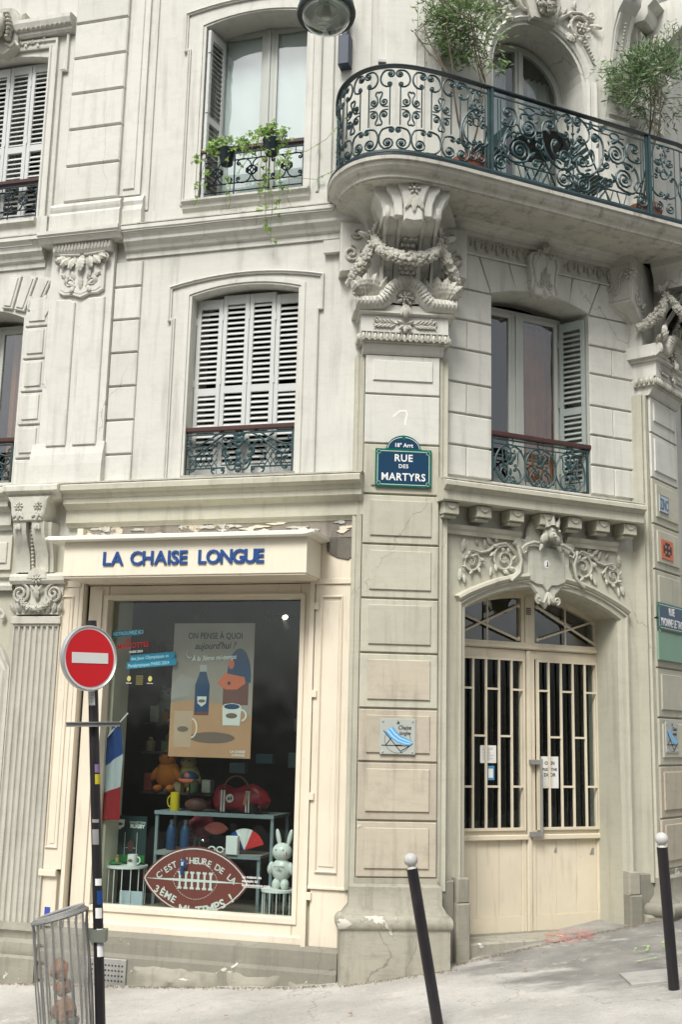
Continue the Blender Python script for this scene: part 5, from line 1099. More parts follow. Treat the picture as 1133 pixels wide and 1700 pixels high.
# the wide panel between the posts
c = (sA + sB) / 2; hw = (sB - sA) / 2 - .03; k_ = hw / .87
for q in (1, -1):
    def cu(a, pts, b=None, r=.0095, t0=1.5, t1=1.4): curl(c, q * k_, ZB, a, pts, b, r, t0, t1)
    cu((-.725, .60, .05, 90, False), [(-.66, .645), (-.635, .60), (-.635, .54), (-.67, .48)], (-.755, .50, .035, -70, False), .0105)
    cu((-.80, .095, .075, 90, False), [(-.74, .165), (-.715, .22), (-.75, .27)], (-.785, .25, .022, 60, True), .010, 2.0)
    cu((-.50, .50, .105, 180, False), [(-.605, .55), (-.59, .615), (-.52, .64)], (-.48, .62, .022, 60, False), .011, 2.3)
    cu((-.595, .26, .115, -90, False), [(-.70, .145), (-.768, .25), (-.745, .37), (-.68, .42)], (-.64, .40, .03, 100, False), .012, 2.3)
    cu((-.26, .60, .045, 90, True), [(-.325, .61), (-.352, .52), (-.335, .39), (-.26, .26), (-.15, .19), (-.06, .22)], (-.10, .32, .068, -10, True), .0115, 1.6, 1.9)
    cu((-.06, .71, .05, 100, True), [(-.14, .72), (-.19, .645), (-.175, .56), (-.12, .515)], (-.085, .55, .036, -80, True), .0105)
    cu((-.205, .44, .032, 180, True), [(-.245, .40), (-.225, .33), (-.16, .29)], (-.165, .33, .025, -60, True), .009)
    cu((-.11, .095, .072, 180, False), [(-.175, .155), (-.11, .205), (-.045, .185)], (-.045, .155, .022, 80, False), .0105, 2.0)
    cu((-.385, .36, .04, 0, True), [(-.33, .40), (-.37, .47)], (-.395, .43, .03, 80, True), .009)
    cu((-.42, .175, .035, 90, False), [(-.36, .21), (-.31, .17)], (-.34, .15, .022, 0, False), .009)
    cu((-.33, .72, .03, -90, True), [(-.26, .69), (-.20, .72)], (-.21, .74, .018, 0, True), .009)
    X = lambda t: c + q * k_ * t
    ir([(X(-.49 + .055 * math.cos(R(a))), ZB + .675 + .034 * math.sin(R(a))) for a in range(0, 361, 20)], .009, 'ring'); ir([(X(-.60), ZB + .675), (X(-.545), ZB + .675)], .007, 'bar'); ir([(X(-.435), ZB + .675), (X(-.33), ZB + .675)], .007, 'bar')
    for t in (-.83, -.80): ir([(X(t), ZB + (.3 if t < -.81 else .0)), (X(t), ZT - .07)], .0065, 'bar')
    ir([(X(-.21), ZB + .12), (X(-.66), ZB + .12)], .008, 'bar')
    for t0_, t1_ in ((-.62, -.58), (-.50, -.54), (-.46, -.42), (-.36, -.40), (-.30, -.26)): ir([(X(t0_), ZB + .12), (X(t1_), ZB)], .0065, 'bar')
    for t, z, a, L in ((-.16, .66, 140, .12), (-.22, .40, 60, .09), (-.30, .56, -60, .1), (-.45, .60, 150, .1), (-.58, .44, 200, .1), (-.42, .42, 20, .1), (-.68, .36, 120, .1), (-.50, .22, 40, .12), (-.05, .6, 110, .1), (-.05, .42, 120, .1), (-.28, .27, 150, .12), (-.13, .24, 160, .1), (-.70, .10, 150, .08)): irl(X(t), ZB + z, a if q > 0 else 180 - a, L, L * .6)
    for a in range(0, 360, 45): irl(X(-.50 + .105 * math.cos(R(a))), ZB + .50 + .105 * math.sin(R(a)), a if q > 0 else 180 - a, .055, .05)
ir([(c, ZB), (c, ZT - .03)], .008, 'bar')
for z, r in ((.03, .024), (.24, .02), (.30, .032), (.37, .02), (.44, .028), (.52, .018), (.58, .022), (.66, .016)): eye(c, ZB + z, r * .8)
for z, a in ((.3, 50), (.3, 130), (.38, 40), (.38, 140), (.46, 60), (.46, 120)): irl(c, ZB + z, a, .10, .06)
ir([(c + .04 * math.cos(a), ZB + .125 + .04 * math.sin(a)) for a in [2 * math.pi * k / 16 for k in range(17)]], .009, 'ring')
# second-floor details
part('wall_panel', MB().box(.06, .50, -.04, -.012, 6.9, 8.9).box(.13, .43, -.012, .0, 7.0, 8.78, .006).ledge(.0, .56, [(-.04, 8.9), (.02, 8.9), (.03, 8.94), (.06, 8.98), (.09, 9.02), (.09, 9.06), (-.04, 9.08)]), M['upper'], B, PC)
mb = MB(); [mb.ball((.03 + k * .033, .04, 8.955), .013, .02, .022, 6, 4) for k in range(16)]; part('egg_and_dart', mb, M['carve'], B, PC, smooth=True)
oc = part('arch_ornament', MB().prism([(1.0, 8.87), (1.28, 8.87), (1.36, 9.1), (1.3, 9.4), (.98, 9.4), (.92, 9.1)], 0, .1, .02), M['carve'], B, RW)
mb = MB(); garland(mb, [(1.06, .12, 9.3), (1.1, .15, 9.15), (1.13, .17, 9.02), (1.15, .15, 8.92)], .1, 110, 3)
for s_ in (-1, 1):
    X = lambda x: 1.13 + s_ * x
    foliage_scroll(mb, (X(.50), 8.98), .14, s_ > 0, .02, 60 if s_ > 0 else 120, .022, 8, 1.5); rosette(mb, (X(.50), 8.98), .07, .05, 6)
    mb.tube([(X(x), .03, z) for x, z in ((.12, 8.98), (.2, 8.97), (.28, 9.04), (.38, 9.12), (.5, 9.15), (.62, 9.12))], [.03, .03, .025, .022, .02, .015], 7); mb.tube([(u, .04, z) for u, z in spiral((X(.64), 9.15), .05, 1.4, 200, s_ < 0, 20)], .014, 6)
    for k in range(6): mb.ball((X(.56 + .02 * k), .03, 8.84 - k * .032), .026 - k * .002, .02, .018, 6, 4)
    for x, z, a in ((.25, 9.02, 60), (.34, 8.9, -60), (.4, 9.12, 80), (.62, 9.05, 0), (.3, 8.86, -30)): leaf(mb, (X(x), z), a if s_ > 0 else 180 - a, .14, .08, .02, .025, 4)
part('ornament_carving', mb, M['carve'], oc, RW, smooth=True)
sc = part('side_console', MB().ledge(1.93, 2.16, [(0, 8.30), (.08, 8.30), (.10, 8.5), (.13, 8.75), (.18, 8.98), (.26, 9.14), (.34, 9.2), (.36, 9.3), (.36, 9.5), (0, 9.5)]), M['upper'], B, RW, smooth=True)
part('console_rib', MB().ledge(1.95, 1.985, [(0, 8.30), (.10, 8.30), (.12, 8.5), (.15, 8.75), (.20, 8.98), (.28, 9.12), (0, 9.12)]).ledge(2.105, 2.14, [(0, 8.30), (.10, 8.30), (.12, 8.5), (.15, 8.75), (.20, 8.98), (.28, 9.12), (0, 9.12)]), M['upper'], sc, RW, smooth=True)
mb = MB(); [mb.ball((2.045, .105 + .0045 * k + (.0 if k < 12 else .006 * (k - 12)), 8.36 + k * .036), .012, .01, .014, 6, 4) for k in range(20)]; rosette(mb, (2.045, 9.3), .07, .37, 6); part('bead_row', mb, M['carve'], sc, RW, smooth=True)
part('side_pilaster', MB().box(1.93, 2.16, 0, .06, 6.7, 7.98).ledge(1.90, 2.19, [(0, 7.98), (.08, 7.98), (.08, 8.02), (.07, 8.05), (.08, 8.15), (.09, 8.22), (.12, 8.27), (.12, 8.3), (0, 8.31)]), M['upper'], B, RW)
mb = MB(); [mb.ball((1.94 + k * .026, .085, 8.09), .01, .012, .014, 6, 4) for k in range(9)]; rosette(mb, (2.045, 8.17), .03, .09, 6); part('pilaster_carving', mb, M['carve'], B, RW, smooth=True)
part('string_mould', MB().ledge(2.19, RL, [(0, 9.25), (.06, 9.25), (.1, 9.3), (.1, 9.34), (.14, 9.38), (.14, 9.42), (0, 9.44)]).ledge(2.19, RL, [(0, 8.05), (.05, 8.05), (.07, 8.1), (.07, 8.14), (0, 8.15)]), M['upper'], B, RW)
part('wall_panel', MB().box(.05, .6, -.03, .0, 8.2, 9.15).box(.13, .52, 0, .012, 8.3, 9.05, .006).box(.05, .6, -.03, .0, 6.8, 8.05, .004), M['upper'], B, P2)
pc2 = part('upper_console', MB().ledge(.2, .48, [(0, 8.7), (.1, 8.7), (.13, 8.85), (.2, 9.0), (.34, 9.1), (.42, 9.2), (.42, 9.5), (0, 9.5)]).ledge(-.05, .7, [(-.03, 9.2), (.08, 9.2), (.12, 9.26), (.12, 9.34), (.2, 9.4), (-.03, 9.45)]), M['upper'], B, P2, smooth=True)
mb = MB(); [mb.tube([(u, .02 + .1, z) for u, z in spiral((.34 + s_ * .2, 9.0), .1, 1.6, 90, s_ > 0, 24)], .02, 6) for s_ in (-1, 1)]; [leaf(mb, (.34, 8.75), a, .2, .1, .13, .04, 4) for a in (60, 90, 120, -90)]; part('console_carving', mb, M['carve'], pc2, P2, smooth=True)
# ================================================================== SHOPFRONT
SF = thing('shopfront', 'cream wooden shopfront with a box fascia lettered LA CHAISE LONGUE and one large display window', 'shopfront', LW, (-1.5, 0, .1))
def sf(name, mb, mat=None, par=None, **k): return part(name, mb, mat or M['cream'], par or SF, LW, **k)
GD = -.13
fr_ = sf('window_frame', MB().box(-2.60, -2.40, -.16, -.03, .13, 3.14, .006).box(-.54, -.44, -.16, -.03, .13, 3.14, .006).box(-2.398, -.542, -.16, -.035, 3.01, 3.14, .006).box(-2.398, -.542, -.16, -.03, .15, .335, .006))
part('frame_bead', MB().mould([(-2.42, .31), (-2.42, 3.03), (-.52, 3.03), (-.52, .31)], [(-.02, -.03), (-.02, -.015), (.02, -.015), (.02, -.03)], closed=True), M['cream'], fr_, LW)
part('frame_bead', MB().box(-2.62, -.43, -.03, .02, .13, .20, .008).box(-2.50, -2.46, -.03, -.012, .2, 3.1).box(-2.60, -.44, -.035, .0, 3.145, 3.20), M['cream'], fr_, LW)
sf('window_pane', MB().box(-2.40, -.54, GD - .006, GD, .335, 3.01), M['shopglass'])
sf('guide_rail', MB().box(-2.66, -2.625, -.1, .045, .15, 3.2)); sf('guide_rail', MB().box(-.435, -.395, -.1, .05, .1, 3.2)); sf('guide_slot', MB().box(-2.624, -2.601, -.12, -.05, .15, 3.2), M['black'])
for z in (.5, 1.3, 2.15, 2.9):
    sf('guide_clip', MB().box(-.395, -.355, .03, .056, z, z + .06, .003))
lp = sf('side_board', MB().box(-2.86, -2.662, -.05, .05, .62, 3.12, .004)); part('side_board_panel', MB().mould([(-2.83, .80), (-2.83, 3.04), (-2.71, 3.04), (-2.71, .80)], [(0, .05), (0, .062), (-.008, .066), (-.016, .05)], closed=True).box(-2.795, -2.745, .05, .056, .84, 3.0, .002), M['cream'], lp, LW)
each('board_foot', [MB().box(-2.87, -2.70, -.04, .04, .14, .60, .004), MB().box(-2.87, -2.70, .04, .075, .56, .62, .006), MB().box(-2.87, -2.65, .0, .06, 3.12, 3.18, .004)], M['cream'], lp, LW)
part('sticker', MB().box(-2.80, -2.745, .041, .0425, .20, .30), flat('blue_sticker', (.04, .07, .35)), lp, LW)
rp = sf('side_board', MB().box(-.39, -.05, -.05, .035, .60, 3.12, .004)); part('side_board_panel', MB().mould([(-.335, .72), (-.335, 3.02), (-.14, 3.02), (-.14, .72)], [(0, .035), (0, .05), (-.01, .055), (-.02, .035)], closed=True).box(-.30, -.17, .035, .043, .77, 2.97, .003), M['cream'], rp, LW)
each('board_foot', [MB().box(-.37, -.03, -.04, .03, .12, .585, .004), MB().box(-.39, -.045, -.04, .05, .588, .612, .004)], M['cream'], rp, LW)
each('board_head', [MB().box(-.40, -.045, -.04, .05, 3.12, 3.17, .004), MB().box(-.345, -.05, -.04, .035, 3.17, 3.50, .004)], M['cream'], rp, LW)
part('cracked_edge', MB().box(-.045, -.028, -.02, .02, .65, 3.5), M['peel'], rp, LW)
part('peeling_board', MB().prism([(-.3, 3.40), (-.2, 3.35), (-.1, 3.33), (-.055, 3.37), (-.055, 3.52), (-.3, 3.53)], .035, .046, .003), M['peel'], rp, LW)
fs = sf('fascia', MB().box(-2.62, -.35, -.0, .45, 3.165, 3.468, .002), M['creamfas'])
for u in (-2.28, -1.65, -1.02): part('fascia_seam', MB().box(u, u + .003, .449, .4515, 3.17, 3.468), M['cream'], fs, LW)
part('cap_strip', MB().prism([(-2.78, 3.478), (-2.72, 3.469), (-.36, 3.469), (-.27, 3.49), (-.27, 3.518), (-2.76, 3.518), (-2.79, 3.50)], .0, .52, .012), M['capbar'], fs, LW)
part('fascia_edge', MB().box(-2.61, -.36, .02, .44, 3.150, 3.165).box(-.352, -.335, .0, .03, 3.165, 3.46), M['cream'], fs, LW)
ux = -2.245; tmpw = {}
for wd, u0, u1 in (('LA', -2.228, -2.03), ('CHAISE', -1.965, -1.425), ('LONGUE', -1.325, -.725)):
    cu_ = []
    for ch in wd: o = text(ch, .165, M['letterblue'], fs, LW, 0, .458, 3.256, .006, .0042, name='letter'); cu_.append(o)
    ws = [max(v.co.x for v in o.data.vertices) - min(v.co.x for v in o.data.vertices) for o in cu_]; gap = (u1 - u0 - sum(ws)) / max(1, len(ws) - 1); u = u0
    for o, w_ in zip(cu_, ws):
        m0 = min(v.co.x for v in o.data.vertices); o.matrix_basis = WM[fs.name].inverted() @ (LW.M @ Matrix.Translation((u - m0, -.458, 3.258))); u += w_ + gap
# ---- inside the window
def room2():
    mb = MB()
    for z in (.10, 3.28):
        for (u, d) in ((-2.75, -.17), (-.40, -.17), (-.40, -2.1), (-2.75, -2.1)): mb.vert((u, d, z))
    mb.f = [(0, 1, 2, 3), (4, 5, 6, 7), (1, 2, 6, 5), (2, 3, 7, 6), (3, 0, 4, 7)]; return mb
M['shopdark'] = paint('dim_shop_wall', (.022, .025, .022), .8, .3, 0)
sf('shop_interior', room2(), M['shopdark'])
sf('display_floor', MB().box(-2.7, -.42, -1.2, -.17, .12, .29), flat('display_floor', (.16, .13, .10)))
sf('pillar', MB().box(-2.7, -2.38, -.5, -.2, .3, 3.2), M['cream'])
T = lambda name, mb, mat, lab, cat_, fr=LW, sm=False, group=None: tag(part(name, mb, mat, None, fr, smooth=sm), lab, cat_, group)
def box_thing(*a, **k): return T(*a, **k)
# spot lamps
for k, (u, z, lit) in enumerate(((-.86, 2.90, True), (-1.02, 2.93, False), (-1.75, 2.95, False))):
    t = thing('spot_lamp', ['lit spot lamp glowing near the top right of the shop window', 'unlit black spot lamp beside the lit one inside the shop window', 'unlit black spot lamp above the big poster inside the shop window'][k], 'lamp', LW, (u, -.55, z))
    f = LW.rot(u, -.55, z, 0, -40)
    part('lamp_can', MB().lathe([(.0, -.12), (.045, -.12), (.045, .0), (.038, .0), (.038, -.01)], axis='d'), M['black'], t, f, smooth=True, center=False)
    part('track_arm', MB().tube([(0, -.06, 0), (0, -.2, .2)], .01, 6), M['black'], t, f)
    if lit:
        em = bpy.data.materials.new('lamp_glow'); em.use_nodes = True; b = em.node_tree.nodes['Principled BSDF']; b.inputs['Emission Color'].default_value = (1, .85, .6, 1); b.inputs['Emission Strength'].default_value = 9
        part('bulb', MB().ball((0, -.005, 0),   .026, .012, .026, 12, 6), em, t, f, center=False)
        ld = bpy.data.lights.new('spot_light', 'SPOT'); ld.energy = 14; ld.spot_size = R(110); ld.spot_blend = .8; ld.color = (1, .85, .65); ld.shadow_soft_size = .03
        lo = link('spot_light', ld, LW.M @ Matrix.Translation((u + .0, .50, z - .03)) @ Matrix.Rotation(R(-25), 4, 'Y') @ Matrix.Rotation(R(25), 4, 'X'), None); lo.matrix_basis = lo.matrix_basis
# poster
P_ = thing('poster', 'large poster of a bottle and mugs reading ON PENSE A QUOI in the window', 'poster', LW, (-1.4, -.165, 1.62))
pd = -.165
def pp(name, poly, mat, k, par=P_, d=pd): return part(name, MB().prism(poly, d + .0005 * k, d + .0005 * (k + 1)), mat, par, LW)
rect = lambda a, b, c, d_: [(a, c), (b, c), (b, d_), (a, d_)]
wallm = paint('poster_wall_print', (.30, .25, .21), .35, .25, 0, sc=3); wood = paint('poster_wood_print', (.42, .235, .135), .35, .15, 0, sc=5)
pp('poster_sheet', rect(-1.79, -1.01, 1.618, 2.805), wallm, 0)
pp('printed_table', [(-1.79, 1.618), (-1.01, 1.618), (-1.01, 1.98), (-1.25, 2.08), (-1.55, 2.12), (-1.79, 2.09)], wood, 1)
navy = flat('navy_print', (.012, .05, .12), .4); org = flat('orange_print', (.55, .13, .06), .4); brn = flat('brown_print', (.13, .05, .04), .4); shw = flat('shadow_print', (.16, .11, .09), .4); crm = flat('cream_print', (.60, .58, .54), .4); glm = flat('glass_print', (.44, .31, .22), .4)
pp('printed_shadow', arc(-1.38, 1.79, .22, 0, 350, 16, .05), shw, 2); pp('printed_shadow', [(-1.79, 2.12), (-1.62, 2.16), (-1.55, 2.3), (-1.7, 2.35), (-1.79, 2.25)], flat('soft_print', (.3, .27, .25)), 2)
pp('printed_bottle', [(-1.545, 1.985), (-1.43, 1.985), (-1.42, 2.0), (-1.42, 2.25), (-1.45, 2.34), (-1.458, 2.37), (-1.52, 2.37), (-1.528, 2.34), (-1.56, 2.25), (-1.56, 2.0)], navy, 3); pp('printed_bottle_cap', rect(-1.522, -1.455, 2.37, 2.43), flat('steel_print', (.4, .38, .36)), 3); pp('printed_bottle_foot', rect(-1.56, -1.42, 1.985, 2.015), brn, 4)
pp('printed_badge', [(-1.535, 2.15), (-1.445, 2.15), (-1.45, 2.09), (-1.49, 2.06), (-1.53, 2.09)], crm, 5); pp('printed_ball', arc(-1.49, 2.11, .035, 0, 350, 12, .015), shw, 6)
pp('printed_stand', rect(-1.29, -1.05, 2.08, 2.32), brn, 3); pp('printed_cap', arc(-1.145, 2.32, .115, -10, 190, 12, .26) , navy, 4); pp('printed_cap_visor', [(-1.28, 2.36), (-1.09, 2.325), (-1.08, 2.27), (-1.16, 2.215), (-1.27, 2.215), (-1.35, 2.27)], org, 5)
pp('printed_badge', arc(-1.22, 2.44, .028, 0, 350, 12, .045), org, 6); pp('printed_badge', arc(-1.235, 2.27, .016, 0, 350, 12), navy, 7)
pp('printed_mug', [(-1.28, 1.90), (-1.12, 1.90), (-1.11, 2.06), (-1.13, 2.085), (-1.20, 2.095), (-1.27, 2.085), (-1.29, 2.06)], crm, 6); pp('printed_mug_mouth', arc(-1.20, 2.065, .075, 0, 350, 14, .024), navy, 7); part('printed_handle', MB().mould(arc(-1.11, 1.99, .055, -80, 90, 10), [(0, pd + .004), (0, pd + .0045), (.016, pd + .0045), (.016, pd + .004)]), crm, P_, LW)
pp('printed_ball', arc(-1.20, 1.985, .055, 0, 350, 14, .024), shw, 8)
pp('printed_glass', [(-1.74, 1.70), (-1.58, 1.70), (-1.57, 2.02), (-1.75, 2.02)], glm, 5); pp('printed_ball', arc(-1.66, 1.86, .055, 0, 350, 14, .025), shw, 7); part('printed_handle', MB().mould(arc(-1.58, 1.87, .06, -85, 85, 10, .09), [(0, pd + .004), (0, pd + .0045), (.014, pd + .0045), (.014, pd + .004)]), flat('glass_edge_print', (.68, .56, .46)), P_, LW)
text('ON PENSE À QUOI', .078, M['print_black'], P_, LW, -1.385, pd + .004, 2.665, .0004, .001, 'CENTER', sx=.80, rot=0); text('aujourd\'hui ?', .085, M['print_black'], P_, LW, -1.385, pd + .004, 2.575, .0004, .001, 'CENTER', shear=.3, sx=.9, rot=1); text('À la 3ème mi-temps', .062, M['print_white'], P_, LW, -1.39, pd + .005, 2.475, .0004, .0008, 'CENTER', shear=.3, sx=.85, rot=3)
part('printed_arrow', MB().tube([(-1.65, pd + .005, 2.56), (-1.66, pd + .005, 2.52), (-1.63, pd + .005, 2.49), (-1.61, pd + .005, 2.5)], .003, 4), M['print_white'], P_, LW)
text('LA CHAISE\n  LONGUE', .03, M['print_white'], P_, LW, -1.20, pd + .004, 1.665, .0004, .0005)
# window transfer
wt = thing('window_transfer', 'teal and red window transfer announcing the mascots of the Paris 2024 games', 'sticker', LW, (-2.1, GD + .001, 2.3)); teal = flat('teal_print', (.02, .20, .30), .4); wred = flat('red_print', (.62, .03, .03), .4); lteal = flat('pale_teal_print', (.35, .65, .72), .4)
def band(u0, u1, z, h, sl): part('printed_band', MB().prism([(u0, z), (u1, z + sl * (u1 - u0)), (u1, z + h + sl * (u1 - u0)), (u0, z + h)], GD + .0005, GD + .001), teal, wt, LW)
band(-2.395, -2.11, 2.675, .055, .07); text('RETROUVEZ ICI', .043, lteal, wt, LW, -2.385, GD + .0015, 2.69, .0003, .001, rot=4)
text('LES', .044, wred, wt, LW, -2.27, GD + .0015, 2.628, .0003, .0006, rot=4); text('MASCOTTES', .066, wred, wt, LW, -2.335, GD + .0015, 2.565, .0003, .0008, rot=5, sx=.86); text('PARIS 2024', .028, M['print_white'], wt, LW, -2.21, GD + .0015, 2.53, .0003, .001, rot=5)
band(-2.20, -1.76, 2.45, .06, .085); band(-2.23, -1.74, 2.385, .06, .085); text('des Jeux Olympiques et', .042, lteal, wt, LW, -2.19, GD + .0015, 2.465, .0003, .0006, rot=5, sx=.93); text('Paralympiques PARIS 2024', .042, lteal, wt, LW, -2.215, GD + .0015, 2.4, .0003, .0006, rot=5, sx=.90)
yl = flat('pale_yellow_print', (.55, .5, .15), .4)
for u in (-2.20, -1.99): part('printed_flame', MB().prism(arc(u, 2.30, .02, 0, 350, 12, .025), GD + .0005, GD + .001), yl, wt, LW); text('PARIS 2024', .012, M['print_white'], wt, LW, u, GD + .001, 2.255, .0003, .0003, 'CENTER')
mb = MB(); [mb.box(-2.13, -2.06, GD + .0005, GD + .001, 2.25 + k * .018, 2.253 + k * .018) for k in range(5)]; part('fine_print', mb, yl, wt, LW)
text('La maison de\nmagasin ici\nlachaiselongue.com', .033, M['print_white'], tag(part('window_lettering', MB().box(-1.02, -.70, GD + .0005, GD + .0006, .545, .548), M['print_white'], None, LW), 'small white web address lettered low on the right of the shop glass', 'sticker'), LW, -1.03, GD + .001, .62, .0003, .0006)
# rugby ball board
rb = thing('window_sign', 'big brown rugby ball shaped board reading 3EME MI TEMPS low in the shop window', 'sign', LW, (-1.49, -.2, .3)); rd = -.20
def lens(c, z, w_, h, n=18):
    r = (w_ * w_ + h * h) / (2 * h); a = math.asin(w_ / r); up = [(c - w_ + 0 + (w_ + r * math.sin(-a + 2 * a * k / n)), z - (r - h) + r * math.cos(-a + 2 * a * k / n)) for k in range(n + 1)]; return up + [(u, 2 * z - zz_) for u, zz_ in reversed(up[1:-1])]
maroon = paint('maroon_board', (.20, .045, .035), .45, .08, 0)
part('board', MB().prism(lens(-1.49, .565, .505, .285), rd - .008, rd, .002), maroon, rb, LW)
part('printed_line', MB().mould(lens(-1.49, .565, .488, .272)[:19], [(0, rd + .0005), (0, rd + .001), (-.009, rd + .001), (-.009, rd + .0005)]).mould(lens(-1.49, .565, .488, .272)[18:] + [lens(-1.49, .565, .488, .272)[0]], [(0, rd + .0005), (0, rd + .001), (-.009, rd + .001), (-.009, rd + .0005)]).prism([(-1.98, .565), (-1.6, .577), (-1.3, .574), (-1.0, .565), (-1.3, .556), (-1.6, .553)], rd + .001, rd + .0015), M['print_white'], rb, LW)
mb = MB(); e1 = lens(-1.49, .565, .21, .155, 24)
for k in range(0, len(e1), 1):
    a, b = e1[k], e1[(k + 1) % len(e1)]; m_ = ((a[0] * .4 + b[0] * .6), (a[1] * .4 + b[1] * .6)); mb.mould([a, m_], [(-.002, rd + .0005), (-.002, rd + .001), (.002, rd + .001), (.002, rd + .0005)])
part('printed_stitching', mb, M['print_white'], rb, LW)
for k in range(6):
    u = -1.635 + k * .058; mb = MB().prism([(u - .011, .50), (u + .011, .50), (u + .008, .565), (u + .011, .63), (u - .011, .63), (u - .008, .565)], rd + .002, rd + .003)
    for z in (.50, .63): mb.prism(arc(u - .010, z, .011, 0, 350, 8), rd + .002, rd + .003).prism(arc(u + .010, z, .011, 0, 350, 8), rd + .0025, rd + .0035)
    part('printed_lace', mb, M['print_white'], rb, LW)
def arctext(s, pts, size, bold, par, d, mat):
    n = len(s)
    for i, ch in enumerate(s):
        if ch == ' ': continue
        t = i / (n - 1) * (len(pts) - 1); k = min(int(t), len(pts) - 2); f = t - k; a, b = Vector(pts[k]), Vector(pts[k + 1]); p = a.lerp(b, f)
        t2 = min(t + .3, len(pts) - 1); k2 = min(int(t2), len(pts) - 2); q = Vector(pts[k2]).lerp(Vector(pts[k2 + 1]), t2 - k2); t3 = max(t - .3, 0); k3 = min(int(t3), len(pts) - 2); q3 = Vector(pts[k3]).lerp(Vector(pts[k3 + 1]), t3 - k3)
        text(ch, size, mat, par, LW, p.x, d, p.y, .0003, bold, 'CENTER', rot=math.degrees(math.atan2(q.y - q3.y, q.x - q3.x)))
arctext("C'EST L'HEURE DE LA", [(-1.82, .575), (-1.70, .66), (-1.56, .705), (-1.42, .705), (-1.28, .655), (-1.15, .565)], .075, .0012, rb, rd + .001, M['print_white'])
arctext("3ÈME", [(-1.86, .45), (-1.78, .415), (-1.70, .375)], .085, .002, rb, rd + .001, M['print_white']); arctext("MI TEMPS !", [(-1.60, .285), (-1.48, .275), (-1.35, .295), (-1.22, .35), (-1.13, .41)], .105, .0025, rb, rd + .001, M['print_white'])
wh = thing('whistle', 'small blue whistle with a tricolour dot hanging before the rugby ball board', 'whistle', LW, (-1.6, -.17, .62)); part('whistle_body', MB().ball((-1.6, -.17, .70), .035, .015, .038, 10, 6).box(-1.62, -1.595, -.178, -.162, .61, .70, .003), M['letterblue'], wh, LW, smooth=True); part('whistle_dot', MB().box(-1.61, -1.60, -.156, -.153, .69, .72).box(-1.60, -1.59, -.156, -.154, .69, .72), M['print_white'], wh, LW); part('cord', MB().tube([(-1.6, -.17, .73), (-1.59, -.17, .95)], .002, 4), M['letterblue'], wh, LW)
# shelving
steel = paint('blue_grey_steel', (.22, .27, .28), .4, .1, .05); dw = flat('worn_shelf', (.32, .27, .22), .6)
sh = thing('display_shelf', 'grey steel two tier display shelf behind the rugby ball board', 'shelf', LW, (-1.5, -.8, .29))
for u, z1, d in ((-2.05, 1.09, -.58), (-.925, 1.09, -.58), (-2.05, 1.09, -1.0), (-.925, 1.09, -1.0), (-1.03, .74, -.55)): part('leg', MB().box(u - .014, u + .014, d - .014, d + .014, .29, z1), steel, sh, LW)
part('shelf_board', MB().box(-2.07, -.905, -1.02, -.56, 1.09, 1.115), steel, sh, LW); part('shelf_board', MB().box(-2.03, -1.01, -.98, -.53, .74, .765), dw, sh, LW); part('shelf_edge', MB().box(-2.07, -.905, -.56, -.55, 1.085, 1.12).box(-2.04, -1.01, -.53, -.52, .73, .765), steel, sh, LW)
# red bag
bg_ = thing('holdall_bag', 'crimson holdall bag with a round 69 badge lying on the display shelf', 'bag', LW, (-1.28, -.7, 1.115)); crim = paint('crimson_leather', (.30, .018, .035), .35, .15, 0)
mb = MB(); 
for i in range(13):
    t = -1 + i / 6; r_ = (1 - abs(t) ** 5) ** .5; 
    for k in range(14): a = 2 * math.pi * k / 14; mb.vert((-1.28 + .285 * t, -.72 + .12 * r_ * math.cos(a), 1.23 + (.115 + .02 * math.sin(i)) * r_ * math.sin(a) * (1 if math.sin(a) < 0 else 1.15)))
for i in range(12):
    for k in range(14): mb.f.append((i * 14 + k, i * 14 + (k + 1) % 14, i * 14 + 14 + (k + 1) % 14, i * 14 + 14 + k))
part('bag_body', mb, crim, bg_, LW, smooth=True)
for u in (-1.42, -1.18): part('bag_stripe', MB().box(u - .02, u - .006, -.62, -.596, 1.13, 1.32).box(u + .006, u + .02, -.62, -.596, 1.13, 1.32), crm, bg_, LW); 
part('bag_handle', MB().tube([(-1.42 + .12 + .12 * math.cos(a), -.62, 1.32 + .13 * math.sin(a)) for a in [math.pi * k / 10 for k in range(11)]], .009, 6), brn, bg_, LW, smooth=True); part('bag_badge', MB().prism(arc(-1.35, 1.25, .038, 0, 350, 14), -.60, -.592), crm, bg_, LW); text('69', .045, M['print_black'], bg_, LW, -1.35, -.5915, 1.234, .0005, .002, 'CENTER'); part('bag_tag', MB().prism([(-1.22, 1.2), (-1.19, 1.19), (-1.17, 1.3), (-1.2, 1.31)], -.60, -.595), wood, bg_, LW)
def mug(u, d, z, r, h, mat, lab, handle=1, cat_='mug', print_=None, group=None):
    t = thing('mug', lab, cat_, LW, (u, d, z), group); part('mug_body', MB().lathe([(0, 0), (r * .95, 0), (r, .01), (r, h), (r * .9, h), (r * .88, .02)], (u, d, z), 16), mat, t, LW, smooth=True)
    part('handle', MB().tube([(u + handle * (r + .03 * math.sin(a)), d, z + h * .5 + h * .3 * math.cos(a)) for a in [math.pi * k / 8 for k in range(9)]], .006, 6), mat, t, LW, smooth=True)
    if print_: part('printed_badge', MB().prism(lens(u, z + h * .5, r * .55, h * .14, 8), d + r, d + r + .001), print_, t, LW)
    return t
mug(-1.90, -.62, 1.115, .045, .17, flat('yellow_glaze', (.55, .42, .02), .3), 'tall yellow fluted mug at the left end of the top display shelf', -1); mug(-1.115, -.60, 1.115, .035, .09, flat('black_glaze', (.02, .02, .02), .3), 'small black tankard standing before the crimson holdall'); mug(-1.66, -.62, .765, .045, .13, M['lampglass'], 'clear glass tankard on the lower display shelf', 1)
